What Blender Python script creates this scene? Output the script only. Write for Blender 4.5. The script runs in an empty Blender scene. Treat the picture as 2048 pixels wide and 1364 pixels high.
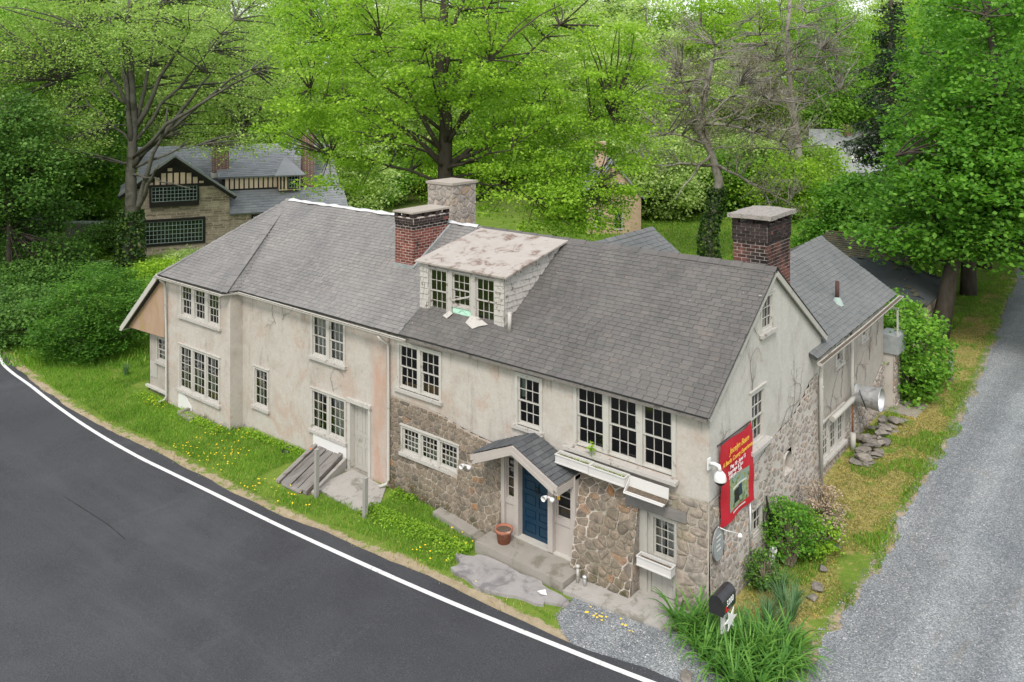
import bpy, math, random
import numpy as np
from mathutils import Vector, Matrix
R = math.radians
rnd = random.Random(7)
SC = bpy.context.scene
COL = SC.collection

# ------------------------------------------------------------------ camera, sky, sun, exposure
CAMLOC = (8.112, -16.954, 11.6)
cam = bpy.data.cameras.new('camera'); cam_o = bpy.data.objects.new('camera', cam); COL.objects.link(cam_o)
cam_o.location = CAMLOC; cam_o.rotation_euler = (R(90), 0, R(39))
cam.sensor_width = 36; cam.lens = 1650 / 2048 * 36; cam.shift_y = -507 / 2048
cam.clip_start = 0.2; cam.clip_end = 2000
SC.camera = cam_o
SUN_ELEV, SUN_AZ = 52.0, 150.0          # azimuth measured clockwise from +Y
world = bpy.data.worlds.new('World'); SC.world = world; world.use_nodes = True
wn = world.node_tree; wn.nodes.clear()
sky = wn.nodes.new('ShaderNodeTexSky'); sky.sky_type = 'NISHITA'; sky.sun_disc = False
sky.sun_elevation = R(SUN_ELEV); sky.sun_rotation = R(SUN_AZ); sky.dust_density = 4.0; sky.air_density = 1.5
sc_ = wn.nodes.new('ShaderNodeVectorMath'); sc_.operation = 'SCALE'; sc_.inputs['Scale'].default_value = 0.05
ov = wn.nodes.new('ShaderNodeVectorMath'); ov.operation = 'ADD'; ov.inputs[1].default_value = (0.52, 0.525, 0.54)   # even overcast layer
bg = wn.nodes.new('ShaderNodeBackground'); bg.inputs['Strength'].default_value = 1.0
wo = wn.nodes.new('ShaderNodeOutputWorld')
wn.links.new(sky.outputs[0], sc_.inputs[0]); wn.links.new(sc_.outputs[0], ov.inputs[0])
wn.links.new(ov.outputs[0], bg.inputs['Color']); wn.links.new(bg.outputs[0], wo.inputs['Surface'])
sun = bpy.data.lights.new('sun', 'SUN'); sun.energy = 1.5; sun.angle = R(16); sun.color = (1.0, 0.96, 0.9)
sun_o = bpy.data.objects.new('sun', sun); COL.objects.link(sun_o)
_d = Vector((math.sin(R(SUN_AZ)) * math.cos(R(SUN_ELEV)), math.cos(R(SUN_AZ)) * math.cos(R(SUN_ELEV)), math.sin(R(SUN_ELEV))))
sun_o.rotation_euler = _d.to_track_quat('Z', 'Y').to_euler(); sun_o.location = (0, 0, 60)
SC.view_settings.view_transform = 'Standard'; SC.view_settings.look = 'None'
SC.view_settings.exposure = 0.85; SC.view_settings.gamma = 1.0
SC.render.engine = 'CYCLES'
SC.cycles.max_bounces = 8; SC.cycles.diffuse_bounces = 4; SC.cycles.glossy_bounces = 2
SC.cycles.transmission_bounces = 4; SC.cycles.transparent_max_bounces = 6; SC.cycles.use_denoising = True
FWD = Vector((-math.sin(R(39)), math.cos(R(39)), 0)); RGT = Vector((math.cos(R(39)), math.sin(R(39)), 0))

def at(px, d, z=0.0):
    """a point d metres in front of the camera, in line with photograph column px"""
    p = Vector(CAMLOC) + FWD * d + RGT * ((px - 1024) / 1650 * d)
    return Vector((p.x, p.y, z))
def zat(py, d):
    return 11.6 - (py - 175) / 1650 * d

def sst(t):
    t = np.clip(t, 0, 1); return t * t * (3 - 2 * t)
def g(x, y):
    x = np.asarray(x, float); y = np.asarray(y, float)
    a = np.interp(x, [-70, -30, -18, -10, -2, 5, 60], [-.6, -.6, -.55, -.35, -.2, -.1, -.1])
    a = a + .3 * sst((y - 5) / 5) * sst((x + 30) / 20)
    a = a + .5 * sst((y - 12) / 10) * (1 - sst((x + 30) / 20))
    dist = (x - CAMLOC[0]) * FWD.x + (y - CAMLOC[1]) * FWD.y
    a = a + 9.0 * sst((dist - 85) / 80)          # the wooded slope behind
    return a
def gz(x, y): return float(g(x, y))

# ------------------------------------------------------------------ materials
MATS = {}
def nodes_of(name):
    m = bpy.data.materials.new(name); m.use_nodes = True; MATS[name] = m
    nt = m.node_tree; nt.nodes.clear()
    out = nt.nodes.new('ShaderNodeOutputMaterial')
    return m, nt, out
class N:
    def __init__(s, nt): s.nt = nt; s.pos = None
    def n(s, t, **kw):
        x = s.nt.nodes.new(t)
        for k, v in kw.items(): setattr(x, k, v)
        return x
    def l(s, a, b): s.nt.links.new(a, b)
    def position(s):
        if s.pos is None: s.pos = s.n('ShaderNodeNewGeometry')
        return s.pos.outputs['Position']
    def noise(s, scale, detail=5, rough=.6, stretch=None, dist=0.0):
        v = s.position()
        if stretch:
            mp = s.n('ShaderNodeVectorMath', operation='MULTIPLY'); mp.inputs[1].default_value = stretch
            s.l(v, mp.inputs[0]); v = mp.outputs[0]
        t = s.n('ShaderNodeTexNoise'); t.inputs['Scale'].default_value = scale; t.inputs['Detail'].default_value = detail
        t.inputs['Roughness'].default_value = rough; t.inputs['Distortion'].default_value = dist
        s.l(v, t.inputs['Vector']); return t.outputs['Fac']
    def ramp(s, fac, stops, interp='LINEAR'):
        r = s.n('ShaderNodeValToRGB'); e = r.color_ramp; e.interpolation = interp
        while len(e.elements) < len(stops): e.elements.new(0.5)
        for el, (p, c) in zip(e.elements, stops):
            el.position = p; el.color = (*c, 1) if len(c) == 3 else c
        s.l(fac, r.inputs[0]); return r.outputs[0]
    def mask(s, fac, lo, hi):
        r = s.n('ShaderNodeMapRange', interpolation_type='SMOOTHSTEP'); r.inputs[1].default_value = lo; r.inputs[2].default_value = hi
        s.l(fac, r.inputs[0]); return r.outputs[0]
    def mix(s, fac, a, b, mode='MIX'):
        x = s.n('ShaderNodeMix', data_type='RGBA', blend_type=mode)
        if isinstance(fac, (int, float)): x.inputs[0].default_value = fac
        else: s.l(fac, x.inputs[0])
        for i, c in ((6, a), (7, b)):
            if isinstance(c, tuple): x.inputs[i].default_value = (*c, 1) if len(c) == 3 else c
            else: s.l(c, x.inputs[i])
        return x.outputs[2]
    def math(s, op, a, b=None):
        x = s.n('ShaderNodeMath', operation=op)
        for i, c in ((0, a), (1, b)):
            if c is None: continue
            if isinstance(c, (int, float)): x.inputs[i].default_value = c
            else: s.l(c, x.inputs[i])
        return x.outputs[0]
    def rand(s):
        """one number per piece: per object for single pieces, per loose island for joined ones"""
        s.position()
        oi = s.n('ShaderNodeObjectInfo')
        a = s.math('ADD', oi.outputs['Random'], s.pos.outputs['Random Per Island'])
        return s.math('FRACT', a)
    def bump(s, h, strength, dist=.02):
        b = s.n('ShaderNodeBump'); b.inputs['Strength'].default_value = strength; b.inputs['Distance'].default_value = dist
        s.l(h, b.inputs['Height']); return b.outputs[0]
    def xyz(s):
        q = s.n('ShaderNodeSeparateXYZ'); s.l(s.position(), q.inputs[0]); return q.outputs
def finish(N_, out, color, rough=.85, bump=None, spec=.3, metal=0.0):
    b = N_.n('ShaderNodeBsdfPrincipled')
    if isinstance(color, tuple): b.inputs['Base Color'].default_value = (*color, 1)
    else: N_.l(color, b.inputs['Base Color'])
    if isinstance(rough, (int, float)): b.inputs['Roughness'].default_value = rough
    else: N_.l(rough, b.inputs['Roughness'])
    b.inputs['Specular IOR Level'].default_value = spec; b.inputs['Metallic'].default_value = metal
    if bump is not None: N_.l(bump, b.inputs['Normal'])
    N_.l(b.outputs[0], out.inputs['Surface']); return b
def pmat(name, c1, c2, scale=3, rough=.8, bump=.2, bscale=60, spec=.3, metal=0, rand=0.0, c3=None, s3=1.0, lo3=.5, hi3=.65, stretch=None, detail=6):
    m, nt, out = nodes_of(name); k = N(nt)
    col = k.ramp(k.noise(scale, detail, .65, stretch), [(.3, c1), (.7, c2)])
    if c3: col = k.mix(k.mask(k.noise(s3, 5, .7, stretch, .5), lo3, hi3), col, c3)
    if rand: 
        v = k.ramp(k.rand(), [(0, (1 - rand,) * 3), (1, (1 + rand,) * 3)]); col = k.mix(1.0, col, v, 'MULTIPLY')
    b = k.bump(k.noise(bscale, 4, .6), bump) if bump else None
    finish(k, out, col, rough, b, spec, metal); return m
def flat(name, c, rough=.6, spec=.3, metal=0):
    m, nt, out = nodes_of(name); finish(N(nt), out, c, rough, None, spec, metal); return m

def stucco(name, base, pale, pink, dark, runs=.0):
    m, nt, out = nodes_of(name); k = N(nt)
    col = k.ramp(k.noise(.7, 7, .62, None, .5), [(.3, base), (.5, pale), (.7, base)])
    col = k.mix(k.math('MULTIPLY', k.mask(k.noise(.6, 9, .78, None, .8), .5, .62), .8), col, pink)
    col = k.mix(k.math('MULTIPLY', k.mask(k.noise(1.6, 8, .75, (1, 1, .16), .6), .52, .72), .55), col, dark)     # run-off streaks
    col = k.mix(k.math('MULTIPLY', k.mask(k.noise(2.4, 9, .8, None, .9), .56, .7), .45), col, pale)
    col = k.mix(k.math('MULTIPLY', k.mask(k.noise(4, 12, .85, None, .3), .53, .64), .22), col, dark)
    col = k.mix(k.math('MULTIPLY', k.mask(k.noise(1.1, 12, .85, (1, 1, .5), .4), .54, .60), .45), col, tuple(c * 1.02 for c in pale))
    col = k.mix(k.math('MULTIPLY', k.mask(k.noise(9, 8, .7, (1, 1, .35), 1.5), .67, .71), .3), col, tuple(c * .45 for c in dark))   # fine cracks and specks
    col = k.mix(.55, col, k.ramp(k.noise(14, 10, .82), [(.3, (.72, .71, .7)), (.5, (1, 1, 1)), (.7, (1.22, 1.21, 1.2))]), 'MULTIPLY')
    xx = k.xyz()[0]; sal = k.math('MULTIPLY', k.mask(xx, -11.25, -10.8), k.mask(k.math('MULTIPLY', xx, -1.0), 10.2, 10.4))      # salmon plaster strip beside the side door
    if runs: col = k.mix(k.math('MULTIPLY', k.math('MULTIPLY', sal, k.mask(k.noise(1.2, 7, .7, (1, 1, .3), .5), .3, .6)), .75), col, (.42, .25, .18))
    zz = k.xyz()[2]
    run = k.mask(k.math('ADD', k.noise(2.6, 9, .8, (1, 1, .07), .3), k.math('MULTIPLY', k.math('SUBTRACT', zz, 4.4), .22)), .42, .58)   # run-off streaks, painted denser below the eave to add to its weak shade
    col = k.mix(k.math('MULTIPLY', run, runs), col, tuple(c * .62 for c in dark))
    # black mould that has crept up from the wet ground
    mould = k.mask(k.math('SUBTRACT', k.noise(1.7, 8, .75, (1, 1, .6), .6), k.math('MULTIPLY', k.math('ADD', zz, .45), .55)), .47, .66)
    col = k.mix(k.math('MULTIPLY', mould, .75), col, (.06, .056, .045))
    finish(k, out, col, .92, k.bump(k.noise(22, 8, .75), .35, .015), .15); return m
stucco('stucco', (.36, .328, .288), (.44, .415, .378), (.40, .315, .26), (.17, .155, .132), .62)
stucco('stucco_gable', (.38, .365, .33), (.46, .447, .415), (.39, .365, .33), (.20, .19, .17))
stucco('stucco_wing', (.29, .265, .235), (.36, .335, .30), (.31, .265, .23), (.17, .155, .135))
def stonemat(name, stops, dirt=(.12, .12, .07), lich=.35, moss=0):
    m, nt, out = nodes_of(name); k = N(nt)
    col = k.ramp(k.rand(), stops)
    col = k.mix(.75, col, k.ramp(k.noise(7, 7, .75), [(.3, (.35, .34, .33)), (.5, (.95, .93, .9)), (.7, (1.65, 1.58, 1.5))]), 'MULTIPLY')
    col = k.mix(.6, col, k.ramp(k.noise(24, 6, .8), [(.32, (.55, .55, .55)), (.5, (1, 1, 1)), (.68, (1.5, 1.48, 1.45))]), 'MULTIPLY')
    col = k.mix(k.math('MULTIPLY', k.mask(k.noise(1.1, 5, .7, None, .6), .52, .66), lich), col, dirt)
    if moss:
        zz = k.xyz()[2]; mo = k.mask(k.math('SUBTRACT', k.noise(1.9, 7, .7, (1, 1, .6), .5), k.math('MULTIPLY', zz, .5)), .42, .66)
        col = k.mix(k.math('MULTIPLY', mo, moss), col, (.055, .055, .025))
    finish(k, out, col, .93, k.bump(k.noise(30, 6, .7), .6, .02), .15); return m
stonemat('stone_front', [(0, (0.119, 0.106, 0.089)), (.2, (0.208, 0.174, 0.140)), (.4, (0.160, 0.141, 0.119)), (.55, (0.249, 0.208, 0.166)), (.72, (0.184, 0.153, 0.120)), (.86, (0.225, 0.185, 0.149)), (.95, (0.276, 0.155, 0.083)), (1, (0.221, 0.197, 0.175))], (0.184, 0.160, 0.100), .35, .8)
stonemat('stone_gable', [(0, (0.246, 0.221, 0.205)), (.3, (0.328, 0.295, 0.271)), (.6, (0.279, 0.254, 0.238)), (.85, (0.361, 0.312, 0.271)), (1, (0.303, 0.221, 0.164))], (0.230, 0.213, 0.180), .3)
stonemat('stone_quoin', [(0, (0.252, 0.235, 0.211)), (.4, (0.302, 0.260, 0.227)), (.7, (0.235, 0.211, 0.185)), (1, (0.336, 0.277, 0.227))], (0.202, 0.177, 0.101), .45, .5)
stonemat('rock', [(0, (0.162, 0.151, 0.140)), (.5, (0.205, 0.189, 0.167)), (1, (0.135, 0.125, 0.119))], (0.119, 0.108, 0.086), .3)
pmat('mortar', (0.446, 0.410, 0.360), (0.360, 0.324, 0.281), 2.2, .95, .5, 35, .1, c3=(0.259, 0.238, 0.180), s3=.9, lo3=.46, hi3=.62)
pmat('mortar_gable', (0.473, 0.443, 0.406), (0.399, 0.369, 0.332), 2.5, .95, .6, 30, .1, c3=(0.325, 0.295, 0.251), s3=1.3)
pmat('mortar_pale', (0.499, 0.456, 0.404), (0.413, 0.370, 0.318), 2.2, .95, .5, 35, .1, c3=(0.232, 0.211, 0.163), s3=1.0, lo3=.47, hi3=.6)
pmat('mortar_dim', (.30, .26, .22), (.38, .33, .28), 2.2, .95, .5, 35, .1, c3=(.46, .42, .37), s3=1.1, lo3=.5, hi3=.66)
pmat('lintel', (0.156, 0.150, 0.144), (0.204, 0.192, 0.180), 5, .9, .5, 40, .15)
def shinglemat(name, stops, stain, warm):
    m, nt, out = nodes_of(name); k = N(nt)
    col = k.ramp(k.rand(), stops)
    col = k.mix(.8, col, k.ramp(k.noise(.6, 7, .7, (1, .5, .5), .5), [(.3, (.72, .72, .73)), (.5, (1, 1, 1)), (.72, (1.22, 1.2, 1.18))]), 'MULTIPLY')
    col = k.mix(k.math('MULTIPLY', k.mask(k.noise(1.3, 6, .75, (1.2, .35, .35), .3), .55, .72), .5), col, stain)
    col = k.mix(k.math('MULTIPLY', k.mask(k.noise(.9, 5, .7, None, 1), .6, .72), .35), col, warm)
    col = k.mix(.15, col, k.ramp(k.rand(), [(0, (.82, .82, .82)), (.5, (1, 1, 1)), (.93, (1.1, 1.1, 1.1)), (1, (1.35, 1.33, 1.3))]), 'MULTIPLY')
    col = k.mix(k.math('MULTIPLY', k.mask(k.noise(55, 3, .6), .66, .72), .5), col, (.45, .45, .44))
    finish(k, out, col, .93, k.bump(k.noise(90, 3, .6), .5, .006), .2); return m
shinglemat('shingle', [(0, (0.102, 0.099, 0.094)), (.3, (0.113, 0.109, 0.104)), (.6, (0.108, 0.103, 0.099)), (.85, (0.122, 0.116, 0.111)), (1, (0.117, 0.107, 0.099))], (0.074, 0.074, 0.076), (0.186, 0.149, 0.126))
shinglemat('shingle_pale', [(0, (.165, .161, .156)), (.35, (.182, .177, .172)), (.7, (.174, .169, .164)), (1, (.195, .187, .180))], (.13, .13, .135), (.26, .22, .20))
shinglemat('shingle_wing', [(0, (0.120, 0.128, 0.128)), (.35, (0.134, 0.141, 0.141)), (.7, (0.128, 0.134, 0.134)), (1, (0.143, 0.146, 0.143))], (0.100, 0.107, 0.107), (0.157, 0.143, 0.128))
shinglemat('shingle_porch', [(0, (.07, .075, .08)), (.5, (.085, .09, .095)), (1, (.10, .105, .11))], (.05, .05, .055), (.1, .1, .1))
shinglemat('slate_far', [(0, (.20, .21, .225)), (.5, (.25, .26, .275)), (1, (.22, .23, .25))], (.16, .165, .175), (.25, .26, .27))
shinglemat('slate_dark', [(0, (0.043, 0.050, 0.053)), (.5, (0.062, 0.069, 0.073)), (1, (0.053, 0.059, 0.061))], (0.043, 0.046, 0.019), (0.031, 0.031, 0.025))
shinglemat('slate_moss', [(0, (0.056, 0.056, 0.044)), (.5, (0.080, 0.072, 0.040)), (1, (0.064, 0.068, 0.056))], (0.096, 0.088, 0.024), (0.080, 0.060, 0.024))
pmat('roof_deck', (.05, .05, .052), (.08, .08, .08), 8, .95, .2)
pmat('white_paint', (0.408, 0.396, 0.359), (0.458, 0.445, 0.415), 4, .6, .15, 50, .3, c3=(0.260, 0.242, 0.205), s3=3.2, lo3=.58, hi3=.68)
pmat('peel_paint', (0.390, 0.372, 0.344), (0.424, 0.406, 0.384), 6, .7, .4, 50, .25, c3=(0.172, 0.143, 0.114), s3=5.5, lo3=.58, hi3=.64)
pmat('grey_paint', (0.350, 0.342, 0.304), (0.395, 0.380, 0.350), 5, .65, .15, 40, .3, c3=(0.274, 0.258, 0.220), s3=3, lo3=.58, hi3=.7)
pmat('porch_paint', (0.366, 0.333, 0.306), (0.400, 0.366, 0.339), 3, .6, .08, 40, .3)
pmat('clean_white', (0.608, 0.608, 0.592), (0.640, 0.640, 0.632), 3, .45, .03, 40, .4)
pmat('planter_white', (0.503, 0.497, 0.477), (0.543, 0.536, 0.523), 5, .5, .05, 40, .4, c3=(0.298, 0.298, 0.252), s3=7, lo3=.64, hi3=.72)
pmat('blue_door', (0.003, 0.025, 0.052), (0.004, 0.030, 0.061), 3, .35, .05, 40, .5)
pmat('dark_metal', (.02, .02, .022), (.03, .03, .03), 8, .45, .1, 60, .5, .4)
pmat('galvanised', (.52, .53, .54), (.62, .63, .64), 6, .45, .1, 40, .5, .7, c3=(.38, .38, .38), s3=4)
pmat('rust', (0.140, 0.056, 0.028), (0.210, 0.098, 0.056), 9, .85, .3, 60, .2)
pmat('pipe_brown', (.05, .028, .024), (.075, .04, .032), 9, .8, .2)
pmat('rust_panel', (0.313, 0.204, 0.136), (0.381, 0.279, 0.211), 1.4, .85, .15, 30, .2, c3=(0.299, 0.224, 0.082), s3=1.8, lo3=.48, hi3=.66, stretch=(1, 1, .5))
pmat('tin_roof', (0.318, 0.287, 0.256), (0.358, 0.330, 0.301), 2.2, .7, .2, 25, .3, c3=(0.164, 0.113, 0.090), s3=2.0, lo3=.48, hi3=.66)
pmat('membrane', (0.474, 0.474, 0.474), (0.525, 0.525, 0.525), 3, .7, .1, 20, .3)
pmat('concrete', (0.245, 0.226, 0.196), (0.294, 0.275, 0.245), 2, .92, .4, 60, .15, c3=(0.172, 0.159, 0.128), s3=1.4)
pmat('concrete_pale', (0.309, 0.297, 0.274), (0.356, 0.338, 0.315), 3, .92, .5, 50, .15, c3=(0.202, 0.190, 0.160), s3=2.2)
pmat('patch', (0.245, 0.231, 0.224), (0.313, 0.299, 0.292), 2.2, .93, .4, 60, .15, c3=(0.170, 0.163, 0.163), s3=1.6)
pmat('wood_grey', (0.168, 0.156, 0.142), (0.233, 0.221, 0.207), 4, .9, .5, 30, .15, stretch=(1, .15, 1), c3=(0.104, 0.091, 0.085), s3=5, rand=.15)
pmat('wood_post', (0.245, 0.238, 0.224), (0.313, 0.306, 0.286), 6, .9, .4, 30, .15, stretch=(1, 1, .15))
pmat('terracotta', (0.288, 0.104, 0.064), (0.352, 0.152, 0.096), 5, .85, .15, 40, .2, c3=(0.496, 0.440, 0.400), s3=4, lo3=.6, hi3=.72)
pmat('soil', (.07, .055, .04), (.16, .13, .10), 20, .98, .6, 60, .1)
pmat('brick', (.13, .042, .034), (.19, .065, .05), 8, .92, .5, 60, .15, rand=.3, c3=(.06, .035, .03), s3=2.2, lo3=.55, hi3=.7)
pmat('brick_soot', (.022, .018, .018), (.05, .035, .033), 5, .92, .5, 60, .15, rand=.35)
def brick_mixed():
    m, nt, out = nodes_of('brick_sooty_mix'); k = N(nt)
    col = k.ramp(k.noise(8, 5, .6), [(.3, (.10, .04, .035)), (.7, (.16, .07, .055))])
    col = k.mix(k.mask(k.noise(1.7, 4, .6, (1, 1, .45), .4), .42, .58), col, (.03, .023, .022))
    v = k.ramp(k.rand(), [(0, (.6,) * 3), (1, (1.35,) * 3)]); col = k.mix(1.0, col, v, 'MULTIPLY')
    finish(k, out, col, .92, k.bump(k.noise(60, 4, .6), .5), .15)
brick_mixed()
pmat('mortar_brick', (0.483, 0.414, 0.368), (0.598, 0.529, 0.483), 5, .95, .4, 50, .1)
pmat('mortar_soot', (0.184, 0.161, 0.149), (0.460, 0.414, 0.380), 2.5, .95, .4, 50, .1)
pmat('slab_rough', (0.247, 0.228, 0.208), (0.307, 0.282, 0.263), 18, .95, .9, 25, .1, c3=(0.149, 0.134, 0.124), s3=14)
pmat('slab', (0.294, 0.262, 0.224), (0.346, 0.307, 0.269), 3, .92, .4, 40, .1)
pmat('copper_green', (0.270, 0.345, 0.315), (0.315, 0.390, 0.360), 6, .7, .2, 40)
pmat('green_board', (.40, .66, .52), (.46, .70, .57), 3, .6, .05, 30)
flat('board_print', (.25, .48, .36), .6)
pmat('banner_red', (.40, .008, .022), (.46, .014, .03), 2.5, .55, .05, 20, .3)
flat('letter_yellow', (.82, .50, .06), .6); flat('letter_white', (.8, .8, .8), .6); flat('letter_red', (.55, .02, .03), .5)
def artmat():
    m, nt, out = nodes_of('art_print'); k = N(nt)
    col = k.ramp(k.noise(6, 3, .55, None, 1.2), [(.25, (.02, .035, .03)), (.4, (.10, .16, .07)), (.5, (.30, .32, .14)), (.58, (.16, .30, .34)), (.68, (.30, .24, .17)), (.8, (.42, .44, .40))], 'LINEAR')
    finish(k, out, col, .5, None, .3)
artmat()
def glassmat():
    m, nt, out = nodes_of('glass'); k = N(nt)
    fr = k.n('ShaderNodeFresnel'); fr.inputs['IOR'].default_value = 1.5
    f = k.math('ADD', k.math('MULTIPLY', fr.outputs[0], 1.1), .03)
    t = k.n('ShaderNodeBsdfTransparent'); t.inputs[0].default_value = (.72, .75, .74, 1)
    gl = k.n('ShaderNodeBsdfGlossy'); gl.inputs['Roughness'].default_value = .03; gl.inputs[0].default_value = (.9, .9, .9, 1)
    mx = k.n('ShaderNodeMixShader'); k.l(f, mx.inputs[0]); k.l(t.outputs[0], mx.inputs[1]); k.l(gl.outputs[0], mx.inputs[2])
    k.l(mx.outputs[0], out.inputs['Surface'])
glassmat()
flat('glass_dark', (.012, .014, .016), .06, .6)
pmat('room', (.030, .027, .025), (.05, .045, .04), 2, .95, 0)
pmat('curtain', (.50, .49, .46), (.60, .59, .56), 3, .9, .1, 20, stretch=(1, 1, .1))
pmat('interior_wood', (.30, .17, .05), (.38, .22, .08), 3, .6, 0)
flat('black_plastic', (.012, .012, .013), .35, .5)
pmat('mailbox_black', (.018, .018, .02), (.026, .026, .028), 8, .3, .05, 60, .5)
pmat('sign_grey', (.20, .22, .22), (.30, .32, .32), 6, .7, .3, 40, .3)
def asphalt(name, a, b, grain=.6):
    m, nt, out = nodes_of(name); k = N(nt)
    col = k.ramp(k.noise(.25, 6, .65, None, .6), [(.3, a), (.7, b)])
    col = k.mix(k.math('MULTIPLY', k.mask(k.noise(.6, 6, .7, (1, .35, 1), .5), .55, .75), .35), col, tuple(c * 1.5 for c in b))
    col = k.mix(grain, col, k.ramp(k.noise(38, 5, .9), [(.32, (.25, .25, .27)), (.5, (1, 1, 1)), (.66, (2.4, 2.4, 2.4))]), 'MULTIPLY')
    col = k.mix(k.math('MULTIPLY', k.mask(k.noise(26, 2, .9), .70, .74), .5), col, (.3, .3, .3))
    col = k.mix(k.math('MULTIPLY', k.mask(k.noise(.5, 8, .8, (.16, 1, 1), .3), .46, .7), .3), col, tuple(c * 1.7 for c in b))
    finish(k, out, col, .88, k.bump(k.noise(110, 2, .7), .5, .01), .25)
asphalt('asphalt', (0.035, 0.036, 0.040), (0.052, 0.054, 0.058))
asphalt('asphalt_old', (.16, .155, .15), (.22, .215, .205), .5)
def gravelmat():
    m, nt, out = nodes_of('gravel'); k = N(nt)
    vo = k.n('ShaderNodeTexVoronoi'); vo.inputs['Scale'].default_value = 36; k.l(k.position(), vo.inputs['Vector'])
    bw = k.n('ShaderNodeRGBToBW'); k.l(vo.outputs['Color'], bw.inputs[0])
    col = k.ramp(bw.outputs[0], [(.15, (.14, .155, .165)), (.5, (.22, .24, .252)), (.8, (.31, .325, .335)), (.95, (.48, .48, .48))])
    col = k.mix(.7, col, k.ramp(k.noise(.5, 6, .7, None, .5), [(.3, (.72, .74, .76)), (.7, (1.15, 1.13, 1.1))]), 'MULTIPLY')
    col = k.mix(.8, col, k.ramp(k.noise(.9, 4, .6, (1, .06, 1), .3), [(.3, (.78, .78, .8)), (.5, (1, 1, 1)), (.7, (1.2, 1.19, 1.17))]), 'MULTIPLY')
    col = k.mix(k.math('MULTIPLY', k.mask(k.noise(1.3, 8, .75, (1, .4, 1), .6), .56, .7), .5), col, (.20, .185, .15))
    wob = k.math('MULTIPLY', k.noise(.25, 3, .6), 1.6); tr = k.math('SINE', k.math('ADD', k.math('MULTIPLY', k.xyz()[0], 3.4), wob))     # wheel tracks
    col = k.mix(.42, col, k.ramp(k.math('ADD', k.math('MULTIPLY', tr, .32), k.noise(1.5, 6, .7, (1, .3, 1))), [(.3, (.72, .72, .73)), (.55, (1, 1, 1)), (.85, (1.22, 1.21, 1.19))]), 'MULTIPLY')
    h = k.math('SUBTRACT', 1.0, vo.outputs['Distance'])
    finish(k, out, col, .92, k.bump(h, .9, .03), .2)
gravelmat()
flat('line_white', (.78, .78, .77), .7)
pmat('line_paint', (0.576, 0.576, 0.568), (0.656, 0.656, 0.648), 6, .75, .3, 90, .2, c3=(0.360, 0.360, 0.352), s3=5, lo3=.55, hi3=.7)
def ground():
    m, nt, out = nodes_of('ground'); k = N(nt)
    at_ = k.n('ShaderNodeAttribute', attribute_name='mask'); sp = k.n('ShaderNodeSeparateColor'); k.l(at_.outputs['Color'], sp.inputs[0])
    grass = k.ramp(k.noise(1.2, 8, .72, None, .5), [(.25, (.07, .12, .018)), (.5, (.12, .19, .03)), (.75, (.19, .26, .05))])
    grass = k.mix(.6, grass, k.ramp(k.noise(30, 5, .75), [(.3, (.5, .5, .45)), (.7, (1.5, 1.45, 1.3))]), 'MULTIPLY')
    dirt = k.ramp(k.noise(3, 8, .75), [(.25, (.22, .17, .11)), (.5, (.33, .27, .18)), (.75, (.42, .35, .25))])
    dirt = k.mix(.6, dirt, k.ramp(k.noise(45, 5, .75), [(.3, (.55, .55, .55)), (.7, (1.4, 1.4, 1.4))]), 'MULTIPLY')
    yel = k.ramp(k.noise(9, 8, .8), [(.3, (.10, .12, .03)), (.45, (.22, .20, .07)), (.58, (.36, .30, .11)), (.68, (.42, .36, .10)), (.82, (.24, .19, .11))])
    nz = k.math('MULTIPLY', k.math('SUBTRACT', k.noise(2.6, 9, .8), .5), 2.2)
    fd = k.mask(k.math('ADD', sp.outputs[0], nz), .4, .6); fy = k.mask(k.math('ADD', sp.outputs[1], nz), .4, .62)
    col = k.mix(fy, grass, yel); col = k.mix(fd, col, dirt)
    litter = k.ramp(k.noise(14, 6, .75), [(.3, (.07, .10, .025)), (.6, (.11, .14, .04)), (.8, (.16, .17, .06))])
    col = k.mix(sp.outputs[2], col, litter)
    finish(k, out, col, .95, k.bump(k.noise(40, 6, .75), .7, .03), .1)
ground()
def leafmat(name, stops, trans=.45, patch=.6):
    m, nt, out = nodes_of(name); k = N(nt)
    col = k.ramp(k.rand(), stops)
    col = k.mix(patch, col, k.ramp(k.noise(.55, 4, .65), [(.3, (.5, .6, .45)), (.5, (1, 1, 1)), (.7, (1.55, 1.38, 1.3))]), 'MULTIPLY')
    d = k.n('ShaderNodeBsdfPrincipled'); d.inputs['Roughness'].default_value = .55; d.inputs['Specular IOR Level'].default_value = .25
    k.l(col, d.inputs['Base Color'])
    t = k.n('ShaderNodeBsdfTranslucent'); tc = k.mix(1.0, col, (1.35, 1.45, .8), 'MULTIPLY'); k.l(tc, t.inputs[0])
    mx = k.n('ShaderNodeMixShader'); mx.inputs[0].default_value = trans
    k.l(d.outputs[0], mx.inputs[1]); k.l(t.outputs[0], mx.inputs[2]); k.l(mx.outputs[0], out.inputs['Surface'])
leafmat('leaf_bright', [(0, (0.157, 0.297, 0.022)), (.5, (0.246, 0.418, 0.039)), (1, (0.358, 0.528, 0.066))])
leafmat('leaf_yellowgreen', [(0, (0.195, 0.317, 0.072)), (.5, (0.286, 0.427, 0.104)), (1, (0.390, 0.512, 0.169))])
leafmat('leaf_maple', [(0, (0.066, 0.187, 0.020)), (.5, (0.110, 0.275, 0.031)), (1, (0.187, 0.374, 0.050))])
leafmat('leaf_mid', [(0, (0.108, 0.228, 0.026)), (.5, (0.168, 0.336, 0.043)), (1, (0.264, 0.444, 0.072))])
leafmat('leaf_dark', [(0, (0.046, 0.115, 0.021)), (.5, (0.075, 0.172, 0.029)), (1, (0.115, 0.230, 0.040))], .25)
leafmat('leaf_soft', [(0, (0.264, 0.378, 0.125)), (.5, (0.372, 0.496, 0.175)), (1, (0.516, 0.625, 0.275))])
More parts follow.
